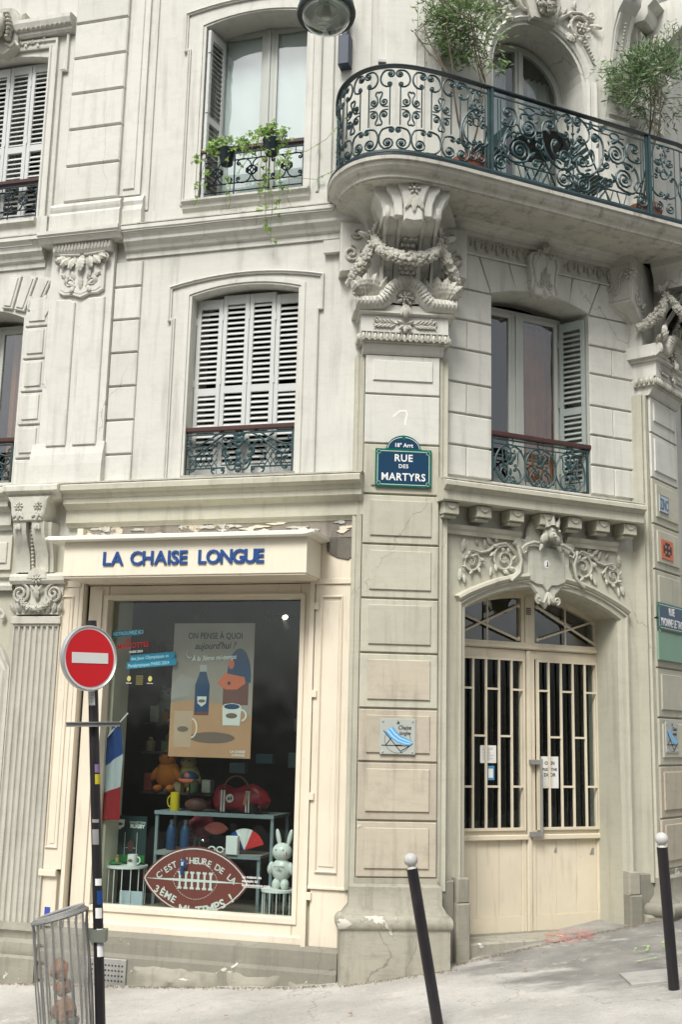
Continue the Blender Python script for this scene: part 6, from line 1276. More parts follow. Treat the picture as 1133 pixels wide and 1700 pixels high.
T('rugby_ball', MB().ball((-1.70, -.66, 1.175), .12, .06, .06, 16, 10), brn, 'dark brown rugby ball between the yellow mug and the crimson holdall', 'ball', sm=True)
def bottle(u, d, z, lab): t = thing('bottle', lab, 'bottle', LW, (u, d, z)); part('bottle_body', MB().lathe([(0, 0), (.042, 0), (.045, .02), (.045, .17), (.03, .22), (.02, .235)], (u, d, z), 14), navy, t, LW, smooth=True); part('bottle_cap', MB().lathe([(.021, .235), (.021, .27), (0, .27)], (u, d, z), 12), M['galv'], t, LW, smooth=True)
bottle(-1.93, -.64, .765, 'left navy flask on the lower display shelf'); bottle(-1.80, -.66, .765, 'right navy flask on the lower display shelf')
T('ball_sign', MB().prism(lens(-1.47, .98, .12, .055, 10), -.60, -.59, .002).mould(lens(-1.47, .98, .10, .042, 10), [(-.002, -.59), (-.002, -.588), (.002, -.588), (.002, -.59)], closed=True), maroon, 'small maroon ball shaped sign leaning above the lower display shelf', 'sign')
fan = thing('hand_fan', 'open blue, white and red paper fan on the lower display shelf', 'fan', LW, (-1.19, -.6, .79))
for k in range(12):
    a0 = R(168 - k * 12.5); a1 = R(168 - (k + 1) * 12.5); c0 = (-1.19, .80); part('fan_blade', MB().prism([c0, (c0[0] + .19 * math.cos(a0), c0[1] + .19 * math.sin(a0)), (c0[0] + .19 * math.cos(a1), c0[1] + .19 * math.sin(a1))], -.60 - .004 * (k % 2), -.594 - .004 * (k % 2)), [flat('fan_blue', (.01, .06, .3)), M['print_white'], flat('fan_red', (.5, .02, .03))][k // 4] if k % 4 == 0 else _fm, fan, LW) if k % 4 else None
    if k % 4 == 0: _fm = [M['letterblue'], M['print_white'], wred][k // 4]; part('fan_blade', MB().prism([c0, (c0[0] + .19 * math.cos(a0), c0[1] + .19 * math.sin(a0)), (c0[0] + .19 * math.cos(a1), c0[1] + .19 * math.sin(a1))], -.60, -.594), _fm, fan, LW)
cd_ = T('small_box', MB().box(-1.335, -1.225, -.56, -.50, .765, .925, .003), M['print_white'], 'small white boxed gift standing before the paper fan', 'box')
sg = thing('sunglasses', 'white framed sunglasses lying left of the small white box', 'sunglasses', LW, (-1.44, -.53, .78)); 
for q in (-1, 1): part('lens_rim', MB().tube([(-1.44 + q * .04 + .032 * math.cos(a), -.53, .80 + .024 * math.sin(a)) for a in [2 * math.pi * k / 12 for k in range(12)]], .007, 6, closed=True), M['print_white'], sg, LW, smooth=True)
part('temple', MB().tube([(-1.37, -.53, .81), (-1.33, -.62, .79)], .005, 5), M['print_white'], sg, LW)
# caps
def capthing(u, d, z, s, a, b, lab):
    t = thing('baseball_cap', lab, 'cap', LW, (u, d, z)); part('cap_crown', MB().lathe([(s * math.cos(x), s * .85 * math.sin(x)) for x in [math.pi / 2 * k / 6 for k in range(7)]], (u, d, z), 16), a, t, LW, smooth=True); part('cap_visor', MB().prism([(u - s * .9, z - .0), (u + s * .9, z - .0), (u + s * .8, z - s * .35), (u, z - s * .5), (u - s * .8, z - s * .35)], d + s * .7, d + s * 1.15, .01), b, t, LW)
    part('cap_badge', MB().prism(arc(u, z + s * .4, s * .28, 0, 350, 12), d + s * .88, d + s * .94), b, t, LW)
capthing(-1.86, -.85, 1.40, .085, navy, org, 'navy cap with an orange visor on a stand above the yellow mug'); T('cap_stand', MB().tube([(-1.86, -.85, 1.115), (-1.86, -.85, 1.42)], .008, 6).box(-1.92, -1.8, -.9, -.8, 1.115, 1.125), M['black'], 'thin black stand holding the navy cap', 'stand')
# side tables, mug, card, rabbit
def wiretable(u, d, z, r, lab):
    t = thing('side_table', lab, 'table', LW, (u, d, .29)); part('table_top', MB().lathe([(0, -.012), (r, -.012), (r, .008), (0, .008)], (u, d, z), 24), M['white'], t, LW)
    for k in range(14): a = 2 * math.pi * k / 14; part('wire_leg', MB().tube([(u + r * .92 * math.cos(a), d + r * .92 * math.sin(a), z - .01), (u + r * .92 * math.cos(a), d + r * .92 * math.sin(a), .295)], .0045, 5), M['white'], t, LW)
wiretable(-2.255, -.42, .63, .19, 'round white wire side table at the left of the shop window'); wiretable(-.79, -.40, .505, .15, 'round white wire side table under the white rabbit figure')
cr = thing('display_card', 'dark green display card headed COLLECTION RUGBY on the left side table', 'display card', LW, (-2.28, -.5, .64)); part('card', MB().box(-2.44, -2.10, -.47, -.462, .64, 1.065), flat('deep_green_card', (.012, .035, .035), .4), cr, LW)
text('COLLECTION', .026, M['print_white'], cr, LW, -2.19, -.461, 1.0, .0004, 0, 'CENTER'); text('RUGBY', .045, M['print_white'], cr, LW, -2.19, -.461, .96, .0004, .002, 'CENTER'); part('printed_badge', MB().prism([(-2.42, 1.03), (-2.32, 1.03), (-2.325, .97), (-2.37, .94), (-2.415, .97)], -.461, -.460), M['print_white'], cr, LW); part('printed_ball', MB().prism(lens(-2.37, .99, .035, .014, 8), -.46, -.459), maroon, cr, LW)
for u in (-2.31, -2.19): part('printed_goalpost', MB().box(u - .002, u + .002, -.461, -.46, .70, .92), M['print_white'], cr, LW)
part('printed_ball', MB().prism([(v, u) for u, v in []] or arc(-2.25, .80, .03, 0, 350, 12, .05), -.46, -.458), brn, cr, LW); part('printed_pitch', MB().box(-2.43, -2.11, -.461, -.46, .66, .72), flat('pitch_green', (.02, .2, .03)), cr, LW); part('printed_goalpost', MB().box(-2.3, -2.2, -.461, -.46, .78, .784).box(-2.43, -2.427, -.461, -.46, .66, .84).box(-2.39, -2.387, -.461, -.46, .66, .84).box(-2.43, -2.387, -.461, -.46, .70, .704), M['print_white'], cr, LW); text('DU 8 SEPTEMBRE AU\n28 OCTOBRE', .018, M['print_white'], cr, LW, -2.43, -.461, .69, .0004)
mug(-2.165, -.34, .64, .045, .10, M['white'], 'white mug with a rugby ball print on the left side table', 1, print_=shw)
T('leaf_ornament', MB().ball((-2.36, -.36, .655), .09, .05, .015, 10, 5), flat('pitch_green2', (.02, .22, .05)), 'flat green ornament beside the white mug on the left side table', 'ornament', sm=True)
T('figurine', MB().ball((-2.31, -.33, .68), .02, .02, .03, 8, 5).ball((-2.31, -.33, .72), .014, .014, .014, 8, 5), flat('brass', (.3, .2, .08), .4), 'tiny brass figurine standing left of the white mug', 'figurine', sm=True)
T('info_card', MB().box(-2.25, -2.03, -.30, -.295, .30, .43), flat('pale_blue_card', (.45, .52, .56)), 'pale blue blank card on the window floor beside the rugby ball board', 'card')
rbt = thing('rabbit_figure', 'glossy white standing rabbit figure with a tricolour cheek mark on the right side table', 'figure', LW, (-.76, -.4, .515)); gw = flat('white_ceramic', (.68, .68, .64), .2); ru, rdp = -.765, -.40
mb = MB().ball((ru, rdp, .675), .092, .075, .10, 16, 10).ball((ru, rdp, .825), .092, .078, .078, 16, 10)
for q in (-1, 1): mb.ball((ru + q * .038, rdp + .02, .555), .04, .05, .05, 12, 7).ball((ru + q * .095, rdp + .02, .69), .028, .035, .055, 10, 7, q * .25)
for q in (-1, 1): mb.ball((ru + q * .052 + .015, rdp, .945), .022, .016, .075, 12, 8, -q * .22)
part('rabbit_body', mb, gw, rbt, LW, smooth=True); mb = MB().ball((ru - .035, rdp + .070, .845), .006, .004, .007, 6, 4).ball((ru + .03, rdp + .070, .845), .006, .004, .007, 6, 4).box(ru - .01, ru + .01, rdp + .0725, rdp + .074, .815, .819); part('rabbit_face', mb, M['print_black'], rbt, LW)
for k, m_ in enumerate((M['letterblue'], M['print_white'], wred)): part('cheek_mark', MB().box(ru + .038 + k * .007, ru + .045 + k * .007, rdp + .055, rdp + .066 - k * .001, .80, .828), m_, rbt, LW)
text('ON T\'ATTEND\nICI\nA PARIS', .016, M['print_black'], rbt, LW, ru, rdp + .0775, .70, .0004, .0002, 'CENTER')
# flag
fl = thing('flag', 'blue, white and red flag hanging from a white stick at the left of the window', 'flag', LW, (-2.44, -.3, 1.1)); part('flag_stick', MB().tube([(-2.58, -.18, 1.58), (-2.21, -.17, 1.99)], .007, 6), M['white'], fl, LW)
for k, m_ in enumerate((flat('flag_blue', (.008, .04, .17), .7), flat('flag_white', (.42, .44, .46), .7), flat('flag_red', (.26, .012, .016), .7))):
    mb = MB(); nn = 14
    for j in range(nn + 1):
        t = j / nn
        for s_ in (0, 1):
            q = (k + s_) / 3; x = -2.56 + (.27 + .10 * q) * t - .02 * q; zt = 1.62 + .30 * t; zb_ = 1.02 + .03 * t; zt2 = zt - (zt - zb_) * q; mb.vert((x + .02 * math.sin(q * 5), -.18 + .016 * math.sin(t * 17 + q * 4), zt2))
    for j in range(nn): a = j * 2; mb.f.append((a, a + 1, a + 3, a + 2))
    part('flag_band', mb, m_, fl, LW, smooth=True)
# plush toys and stock at the back
pl = [(-2.20, -1.1, 1.42, .13, (.5, .16, .03), 'orange plush toy slumped on the back shelf behind the flag'), (-2.02, -1.2, 1.40, .12, (.45, .33, .12), 'tan plush toy beside the orange one on the back shelf'), (-2.28, -1.2, 2.05, .12, (.35, .36, .36), 'pale grey plush toy high at the back left of the shop window'), (-2.05, -1.25, 2.08, .15, (.42, .34, .25), 'beige plush toy high at the back beside the grey one'), (-1.85, -1.2, .95, .12, (.55, .1, .16), 'pink plush toy at the back behind the navy flasks'), (-2.12, -1.2, 1.78, .12, (.3, .22, .14), 'brown plush toy in the middle of the back shelves')]
for u, d, z, r, col, lab in pl:
    t = thing('plush_toy', lab, 'plush toy', LW, (u, d, z - r), 'plush toys at the back of the shop window'); pm = flat('plush', col, .95)
    mb = MB().ball((u, d, z), r, r * .8, r * 1.1, 12, 8).ball((u, d + .02, z + r * 1.2), r * .7, r * .6, r * .65, 12, 8)
    for q in (-1, 1): mb.ball((u + q * r * .9, d + .04, z), r * .3, r * .3, r * .6, 8, 6, q * .5).ball((u + q * r * .5, d + .08, z - r), r * .35, r * .5, r * .3, 8, 6).ball((u + q * r * .45, d, z + r * 1.8), r * .2, r * .15, r * .25, 8, 5)
    part('plush_body', mb, pm, t, LW, smooth=True); part('plush_eye', MB().ball((u - r * .25, d + r * .6, z + r * 1.3), .014).ball((u + r * .25, d + r * .6, z + r * 1.3), .014), M['print_black'], t, LW)
bs = thing('back_shelf', 'dark wall shelves of stock at the back of the shop window', 'shelf', LW, (-2.2, -1.3, .3))
for z in (1.24, 1.62, 1.90, 2.5): part('shelf_board', MB().box(-2.45, -1.7, -1.45, -1.0, z, z + .02), flat('dark_shelf', (.05, .04, .03)), bs, LW)
for k, (u, z, w_, h) in enumerate(((-1.33, 1.55, .17, .09), (-1.0, 1.52, .2, .14), (-.95, 1.86, .24, .12), (-2.1, 1.64, .2, .14), (-.85, 2.15, .25, .1), (-1.6, 1.45, .16, .10))):
    T('stock_box', MB().box(u, u + w_, -1.3, -1.2, z, z + h, .004), flat('box_blue', (.05 + .02 * (k % 3), .12, .15), .5), ['dim blue box behind the right foot of the big poster', 'dim blue box right of the big poster, lowest of three', 'dim blue box right of the big poster, middle of three', 'dim blue box on the back shelf under the window transfer', 'dim blue box right of the big poster, topmost of three', 'dim blue box behind the left foot of the big poster'][k], 'box')
    
# more stock on the back shelves
rk = random.Random(21); cols = [(.28, .05, .04), (.06, .10, .16), (.42, .34, .2), (.10, .16, .1), (.5, .48, .42), (.36, .16, .05), (.12, .06, .14)]; nm = ['dark red', 'navy', 'straw', 'moss green', 'off white', 'rust', 'plum']; sf_z = [(1.26, 'lowest'), (1.64, 'second'), (1.92, 'third'), (2.52, 'top')]
for zi, (z, w_) in enumerate(sf_z):
    for k in range(5):
        u = -2.38 + k * .15 + rk.uniform(-.02, .02); ci = (zi * 2 + k) % 7; h = rk.uniform(.10, .2); m_ = flat('stock_colour', cols[ci], .5)
        if (zi + k) % 2: mb = MB().lathe([(0, 0), (.04, 0), (.045, .02), (.045, h * .7), (.02, h * .85), (.02, h), (0, h)], (u, -1.1, z), 12)
        else: mb = MB().box(u - .045, u + .045, -1.16, -1.06, z, z + h, .006)
        T('stock_item', mb, m_, '%s %s on the %s back shelf of the shop window, %s from the left' % (nm[ci], 'bottle' if (zi + k) % 2 else 'carton', w_, ['first', 'second', 'third', 'fourth', 'fifth'][k]), 'bottle' if (zi + k) % 2 else 'carton', sm=bool((zi + k) % 2), group='stock on the back shelves')
# ================================================================== PLAQUES
def street_plaque(fr, u0, u1, z0, z1, d, lines, arr, lab):
    c = (u0 + u1) / 2; t = thing('street_sign', lab, 'street sign', fr, (c, d, z0)); w_ = u1 - u0
    gpoly = [(u0, z0), (u1, z0), (u1, z1)]; 
    if arr: gpoly += [(c + .17, z1)] + arc(c, z1 - .03, .16, 12, 168, 12, .155) + [(c - .17, z1)]
    gpoly += [(u0, z1)]
    part('sign_plate', MB().prism(gpoly, d, d + .006, .0015), M['plaquegreen'], t, fr)
    part('white_line', MB().mould(rect(u0 + .022, u1 - .022, z0 + .022, z1 - .022), [(0, d + .006), (0, d + .0068), (-.004, d + .0068), (-.004, d + .006)], closed=True), M['print_white'], t, fr)
    q = .05
    part('blue_field', MB().prism([(u0 + .03, z0 + q), (u0 + q, z0 + q), (u0 + q, z0 + .03), (u1 - q, z0 + .03), (u1 - q, z0 + q), (u1 - .03, z0 + q), (u1 - .03, z1 - q), (u1 - q, z1 - q), (u1 - q, z1 - .03), (u0 + q, z1 - .03), (u0 + q, z1 - q), (u0 + .03, z1 - q)], d + .006, d + .0075), M['plaqueblue'], t, fr)
    for (a, b) in ((u0 + .03, z0 + .03), (u1 - .03, z0 + .03), (u0 + .03, z1 - .03), (u1 - .03, z1 - .03)): part('screw_rosette', MB().prism(arc(a, b, .022, 0, 345, 14), d + .006, d + .009, .001).prism(arc(a, b, .008, 0, 345, 10), d + .009, d + .012), M['plaquegreen'], t, fr); part('white_ring', MB().mould(arc(a, b, .017, 0, 345, 14), [(0, d + .009), (0, d + .0095), (.002, d + .0095), (.002, d + .009)]), M['print_white'], t, fr)
    if arr:
        part('blue_field', MB().prism(arc(c, z1 + .004, .135, 0, 180, 14, .10), d + .006, d + .0075), M['plaqueblue'], t, fr); part('white_line', MB().mould(arc(c, z1 + .0, .142, 3, 177, 14, .108), [(0, d + .006), (0, d + .0068), (.004, d + .0068), (.004, d + .006)]), M['print_white'], t, fr)
        text('18° Arrt', .05, M['print_white'], t, fr, c, d + .008, z1 + .018, .0006, .0012, 'CENTER', sx=.95); part('screw_rosette', MB().prism(arc(c, z1 + .095, .016, 0, 345, 12), d + .006, d + .01), M['plaquegreen'], t, fr)
    for (s_, zz_, size, sx) in lines: text(s_, size, M['print_white'], t, fr, c, d + .008, zz_, .0008, size * .02, 'CENTER', sx=sx, space=1.1)
    return t
street_plaque(PC, .097, .592, 3.967, 4.305, .02, [('RUE', 4.195, .088, .98), ('DES', 4.135, .048, 1.0), ('MARTYRS', 4.025, .092, .92)], True, 'blue and green enamel street sign reading RUE DES MARTYRS on the corner pier')
street_plaque(P2, -.045, .60, 2.885, 3.14, .035, [('RUE', 3.035, .10, .75), ('YVONNE LE TAC', 2.925, .105, .62)], False, 'blue and green enamel street sign reading RUE YVONNE LE TAC at the right edge')
tag(part('blank_panel', MB().box(-.03, .60, .015, .03, 2.60, 2.865, .003), flat('pale_green_board', (.20, .33, .24), .5), None, P2), 'blank pale green board under the right street sign', 'board')
zt_ = thing('wall_tile', 'small blue and white tile with four tall letters high on the right pier', 'tile', P2, (.23, .015, 4.03)); part('tile', MB().box(.12, .33, .014, .024, 4.035, 4.20, .002), flat('tile_white', (.45, .5, .5), .3), zt_, P2); text('ZINC', .15, flat('tile_blue', (.02, .06, .16), .3), zt_, P2, .225, .0245, 4.062, .0008, .003, 'CENTER', sx=.52)
part('tile_border', MB().mould(rect(.125, .325, 4.04, 4.195), [(0, .024), (0, .0255), (-.006, .0255), (-.006, .024)], closed=True), flat('tile_blue2', (.02, .06, .16), .3), zt_, P2)
mo = thing('mosaic', 'small orange mosaic of square tiles with a dark patch on the right pier', 'mosaic', P2, (.28, .02, 3.58)); mor = flat('orange_tile', (.55, .12, .03), .3)
GRID = ['.......', '..###..', '.#.#.#.', '.#####.', '.#.#.#.', '..###..', '.......']
for r_ in range(7):
    for c_ in range(7): u = .135 + c_ * .041; z = 3.77 - (r_ + 1) * .027; part('mosaic_tile', MB().box(u + .001, u + .040, .014, .022, z + .001, z + .026), M['print_black'] if GRID[r_][c_] == '#' else mor, mo, P2)
def chaise_plaque(fr, u0, z0, lab):
    t = thing('shop_plaque', lab, 'plaque', fr, (u0 + .15, .015, z0)); d = .022; U = lambda x: u0 + x * .297; Z = lambda y: z0 + y * .29
    part('clear_plate', MB().box(U(0), U(1), .014, d, Z(0), Z(1), .002), flat('plate_grey', (.42, .44, .40), .15), t, fr)
    for x in (.08, .92):
        for y in (.07, .93): part('screw', MB().ball((U(x), d + .002, Z(y)), .009, .006, .009, 8, 4), M['alu'], t, fr, smooth=True)
    bk = M['print_black']; blue = [flat('canvas_blue', (.10, .34, .62), .5), flat('canvas_pale', (.35, .58, .78), .5)] if 'cb' not in M else M['cb']; M['cb'] = blue
    part('printed_circle', MB().mould([(U(.50 + .37 * math.cos(R(a))), Z(.40 + .37 * math.sin(R(a)))) for a in range(110, 430, 10)], [(0, d), (0, d + .0008), (.003, d + .0008), (.003, d)]), bk, t, fr)
    for k in range(5):
        o0 = k * .035; P = [(.14 + o0 * 1.3, .62 + o0 * .9), (.30 + o0, .45 + o0), (.48 + o0 * .8, .33 + o0), (.66 + o0 * .6, .27 + o0), (.88 + o0 * .3, .26 + o0 * .6)]; Q = [(.14 + (o0 + .035) * 1.3, .62 + (o0 + .035) * .9), (.30 + o0 + .035, .45 + o0 + .035), (.48 + (o0 + .035) * .8, .33 + o0 + .035), (.66 + (o0 + .035) * .6, .27 + o0 + .035), (.88 + (o0 + .035) * .3, .26 + (o0 + .035) * .6)]
        part('printed_canvas', MB().prism([(U(x), Z(y)) for x, y in P + Q[::-1]], d, d + .001), blue[k % 2], t, fr)
    mb = MB()
    for a, b in (((.10, .66), (.62, .04)), ((.04, .25), (.85, .24)), ((.16, .25), (.32, .46)), ((.60, .10), (.84, .24)), ((.84, .24), (.93, .31)), ((.42, .26), (.62, .26))): mb.tube([(U(a[0]), d + .0012, Z(a[1])), (U(b[0]), d + .0012, Z(b[1]))], .0032, 4)
    part('printed_frame', mb, bk, t, fr); text('la', .04, bk, t, fr, U(.46), d + .001, Z(.85), .0004, .0006, shear=.3); text('Chaise', .048, bk, t, fr, U(.50), d + .001, Z(.70), .0004, .0006, shear=.3, sx=.85); text('longue', .042, bk, t, fr, U(.54), d + .001, Z(.55), .0004, .0006, shear=.3, sx=.85)
chaise_plaque(PC, .178, 1.695, 'clear shop plaque with a blue deckchair drawing on the corner pier'); chaise_plaque(P2, .10, 1.75, 'clear shop plaque with a blue deckchair drawing on the pier at the right edge')
tag(part('chalk_mark', MB().mould([(.25, 4.60), (.31, 4.655), (.36, 4.66), (.375, 4.63), (.36, 4.57), (.36, 4.53)], [(-.008, .0005), (-.008, .0015), (.010, .0015), (.010, .0005)]), flat('white_chalk', (.78, .76, .7)), None, PC), 'white painted hook mark on the pier above the street sign', 'mark')
# ================================================================== STREET LAMP
lx, ly, lz = -.225, 8.72, 7.84
lm = thing('street_lamp', 'round street lamp with a clear glass bowl held out from the wall', 'street lamp', G0, (lx, -ly, lz)); LF = G0.rot(lx, -ly, lz, 0, -8)
part('lamp_ring', MB().lathe([(.215, -.02), (.245, -.025), (.252, 0), (.245, .03), (.22, .05), (.215, .0), (.215, -.02)], n=40), M['irondark'], lm, LF, smooth=True, center=False)
part('lamp_housing', MB().lathe([(.243, .02), (.235, .08), (.17, .18), (.08, .25), (.0, .27)], n=36), M['irondark'], lm, LF, smooth=True, center=False)
part('lamp_reflector', MB().lathe([(.218, .0), (.20, .07), (.12, .14), (.0, .16)], n=36), flat('worn_reflector', (.62, .66, .62), .3, .2), lm, LF, smooth=True, center=False)
part('lamp_bowl', MB().lathe([(.214 * math.cos(a), -.165 * math.sin(a)) for a in [math.pi / 2 * k / 10 for k in range(11)]], n=36), M['lampglass'], lm, LF, smooth=True, center=False)
part('lamp_bulb', MB().lathe([(0, -.06), (.03, -.05), (.045, .0), (.03, .06), (.02, .12)], n=16).tube([(.09 * math.cos(a), .09 * math.sin(a), .02) for a in [2 * math.pi * k / 20 for k in range(20)]], .008, 6, closed=True), flat('lamp_bulb_glass', (.5, .52, .48), .3), lm, LF, smooth=True, center=False)
part('wall_bracket', MB().box(-.295, -.185, .0, .11, 8.04, 8.35, .008).box(-.265, -.21, .02, .10, 8.35, 8.62, .004), flat('dark_blue_steel', (.035, .05, .08), .4), lm, LW)
wa = LW.at(-.237, .06, 8.6); part('lamp_arm', MB().tube([(wa.x, -wa.y, 8.6), (wa.x, -wa.y + .1, 8.72), (wa.x - .02, -(ly + .5), 8.72), (lx, -(ly + .1), 8.5), (lx, -ly, 8.2)], .025, 8), M['irondark'], lm, G0, smooth=True)
tag(part('wall_stub', MB().box(.06, .13, -.02, .03, 8.02, 8.045), M['galv'], None, PC), 'short grey metal stub sticking out of the wall above the balcony', 'bracket')
# ================================================================== STREET THINGS
def lean(x0, y, z0, x1, z1): return lambda p: p
def bollard(x, y, zt, xt, lab):
    zb = zg(x, y); t = thing('bollard', lab, 'bollard', G0, (x, -y, zb), 'bollards along the pavement'); f = lambda z: x + (xt - x) * (z - zb) / (zt - zb)
    part('shaft', MB().tube([(f(zb - .05), -y, zb - .05), (f(zt), -y, zt)], .0375, 20), M['pole'], t, G0, smooth=True)
    part('collar', MB().tube([(f(zt), -y, zt), (f(zt + .02), -y, zt + .02)], [.034, .022], 16), M['ballpaint'], t, G0, smooth=True); part('ball_top', MB().ball((f(zt + .05), -y, zt + .055), .047, .047, .045, 20, 12), M['ballpaint'], t, G0, smooth=True)
bollard(.715, 7.9, .985, .528, 'dark bollard with a white ball top standing before the corner pier'); bollard(2.36, 8.3, 1.125, 2.306, 'dark bollard with a white ball top before the right pier')
# road sign on its pole
bx, by = -1.333, 7.3; zb = zg(bx, by); tx = -1.575; zt = 2.52; fx = lambda z: bx + (tx - bx) * (z - zb) / (zt - zb)
rs = thing('no_entry_sign', 'round red no entry sign on a leaning dark pole beside the wire bin', 'road sign', G0, (bx, -by, zb))
part('pole', MB().tube([(fx(zb - .05), -by, zb - .05), (tx, -by, zt)], .031, 20), M['pole'], rs, G0, smooth=True)
SG = Frame(fx(2.28), by - .075, 47, 2.28); SG.M = SG.M @ Matrix.Rotation(R(-3), 4, 'X') @ Matrix.Rotation(R(-2), 4, 'Y')
dsc = part('sign_rim', MB().lathe([(0, -.03), (.196, -.03), (.205, -.022), (.205, .004), (.198, .008), (.192, .002)], axis='d', n=48), M['alu'], rs, SG, smooth=True, center=False)
part('white_border', MB().prism(arc(0, 0, .193, 0, 352.5, 47), -.005, .001), M['white'], dsc, SG, center=False); part('red_disc', MB().prism(arc(0, 0, .180, 0, 352.5, 47), .001, .003), M['red'], dsc, SG, center=False); part('white_bar', MB().box(-.135, .135, .003, .005, -.033, .033), M['white'], dsc, SG, center=False)
part('clamp', MB().box(-.05, .05, -.055, -.03, .08, .11).box(-.05, .05, -.055, -.03, -.11, -.08), M['galv'], rs, SG, center=False)
part('bracket_bar', MB().box(-.165, .165, -.016, .016, -.012, .016).box(-.165, .165, .016, .03, -.012, -.006).box(-.165, .165, .016, .03, .012, .018), M['galv'], rs, G0.rot(fx(1.87) + .005, -(by - .045), 1.87, 12, 0, -2), center=False)
stk = [(1.99, 2.08, M['print_white'], -.2), (1.58, 1.63, flat('mauve_sticker', (.22, .15, .28)), .9), (1.51, 1.57, flat('yellow_sticker', (.5, .42, .02)), .9), (1.15, 1.24, M['galv'], 0), (1.28, 1.30, M['galv'], .1), (.91, .95, M['print_white'], .5), (.72, .78, M['print_white'], .4), (.50, .66, M['print_white'], .6), (.56, .60, M['letterblue'], .62), (.80, .88, M['letterblue'], .8)]
for z0, z1, m_, a in stk:
    mb = MB(); n = 6
    for z in (z0, z1):
        for k in range(n + 1): an = -math.pi / 2 + a + (-.7 + 1.4 * k / n); mb.vert((fx(z) + .0318 * math.cos(an), -by - .0318 * math.sin(an), z))
    for k in range(n): mb.f.append((k, k + 1, n + 2 + k, n + 1 + k))
    part('sticker', mb, m_, rs, G0)
mb = MB()
for i in range(9): z = 1.995 + i * .009; mb.tube([(fx(z) + .0325 * math.cos(-math.pi / 2 - .2 + q), -by - .0325 * math.sin(-math.pi / 2 - .2 + q), z + .002 * math.sin(q * 9)) for q in [-.6 + .12 * k for k in range(11)]], .0014, 4)
part('sticker_print', mb, M['print_black'], rs, G0)
# wire bin hung on the pole
bn = thing('litter_bin', 'wire litter bin with a clear bag of rubbish hung on the sign pole', 'litter bin', G0, (-1.60, -7.3, zg(-1.6, 7.3))); BC = lambda z: -1.648 - .13 * (z - .70)
zt, zb2 = .725, -.12; rr = lambda z: .150 + .012 * (z / .7)
def bring(z, r, th, mat, tiltz=.045, name='ring'): part(name, MB().tube([(BC(z) + r * math.cos(a), -7.3 + r * math.sin(a), z + tiltz * math.cos(a)) for a in [2 * math.pi * k / 28 for k in range(28)]], th, 6, closed=True), mat, bn, G0, smooth=True)
bring(zt, .158, .012, M['galv']); bring(zt + .012, .146, .006, M['galv']); bring(zb2, .14, .01, M['galv'])
for k in range(20):
    a = 2 * math.pi * (k + .3) / 20; x0, y0 = math.cos(a), math.sin(a); wv_ = random.uniform(-.008, .008)
    pts = [(BC(zt) + .165 * x0, -7.3 + .165 * y0, zt + .045 * x0)] + [(BC(z) + (.16 if z > .6 else rr(z) + .004) * x0 + wv_ * math.sin(z * 7), -7.3 + (.16 if z > .6 else rr(z)) * y0, z + .03 * x0 * (z / .7)) for z in (.66, .5, .3, .1, -.12)]
    part('bar', MB().tube(pts, .0055, 5), M['galv'], bn, G0, smooth=True)
part('pole_bracket', MB().prism([(-1.50, .66), (-1.42, .66), (-1.41, .60), (-1.42, .56), (-1.46, .56), (-1.50, .62)], 0, .012).box(-1.455, -1.38, -.04, .045, .585, .655), flat('green_grey_steel', (.2, .22, .18), .5, .4), bn, G0.sub(.02, -7.3, 0))
mb = MB(); nb = 26
for i in range(15):
    z = zt + .03 - (zt + .15) * i / 14
    for k in range(nb): a = 2 * math.pi * k / nb; r = .138 + .006 * noise.noise(Vector((math.cos(a) * 3, math.sin(a) * 3, z * 5))) + (.012 if i == 0 else 0) + .003 * math.sin(a * 9 + z * 6); mb.vert((BC(z) + r * math.cos(a), -7.3 + r * math.sin(a), z + .045 * math.cos(a) * (z / .7)))
for i in range(14):
    for k in range(nb): mb.f.append((i * nb + k, i * nb + (k + 1) % nb, i * nb + nb + (k + 1) % nb, i * nb + nb + k))
part('bin_bag', mb, M['bag'], bn, G0, smooth=True); bring(zt + .02, .135, .008, flat('tied_bag_edge', (.3, .3, .29), .3), name='bag_edge')
def crumple(c, r, mat, seed, lab, name='crumpled_paper', cat_='rubbish'):
    rr_ = random.Random(seed); mb = MB().ball(c, r, r, r, 12, 9); mb.v = [tuple(c2 + (v2 - c2) * (1 + .5 * noise.noise(Vector(v) * 22 + Vector((seed, 0, 0)))) for v2, c2 in zip(v, (c[0], -c[1], c[2]))) for v in mb.v]; tag(part(name, mb, mat, None, G0), lab, cat_)
kraft = paint('kraft_paper', (.30, .15, .085), .8, .2, 0)
crumple((-1.63, -7.27, .42), .055, kraft, 1, 'crumpled brown paper ball highest in the wire bin'); crumple((-1.60, -7.27, .32), .05, kraft, 2, 'second crumpled brown paper ball below the highest one in the wire bin'); crumple((-1.58, -7.25, .20), .075, kraft, 3, 'large torn brown paper bag in the middle of the wire bin'); crumple((-1.56, -7.24, .06), .085, flat('white_tissue', (.55, .55, .52)), 4, 'wad of white wrapping low in the wire bin'); crumple((-1.52, -7.22, .14), .04, flat('grey_wrap', (.16, .16, .14)), 5, 'grey wrapper on the white wad in the wire bin'); crumple((-1.55, -7.2, -.02), .04, flat('yellow_wrap', (.5, .5, .12)), 6, 'yellow wrapper at the bottom of the wire bin'); crumple((-1.62, -7.24, .10), .05, flat('green_wrap', (.28, .36, .2)), 7, 'pale green wrapper at the left in the wire bin')
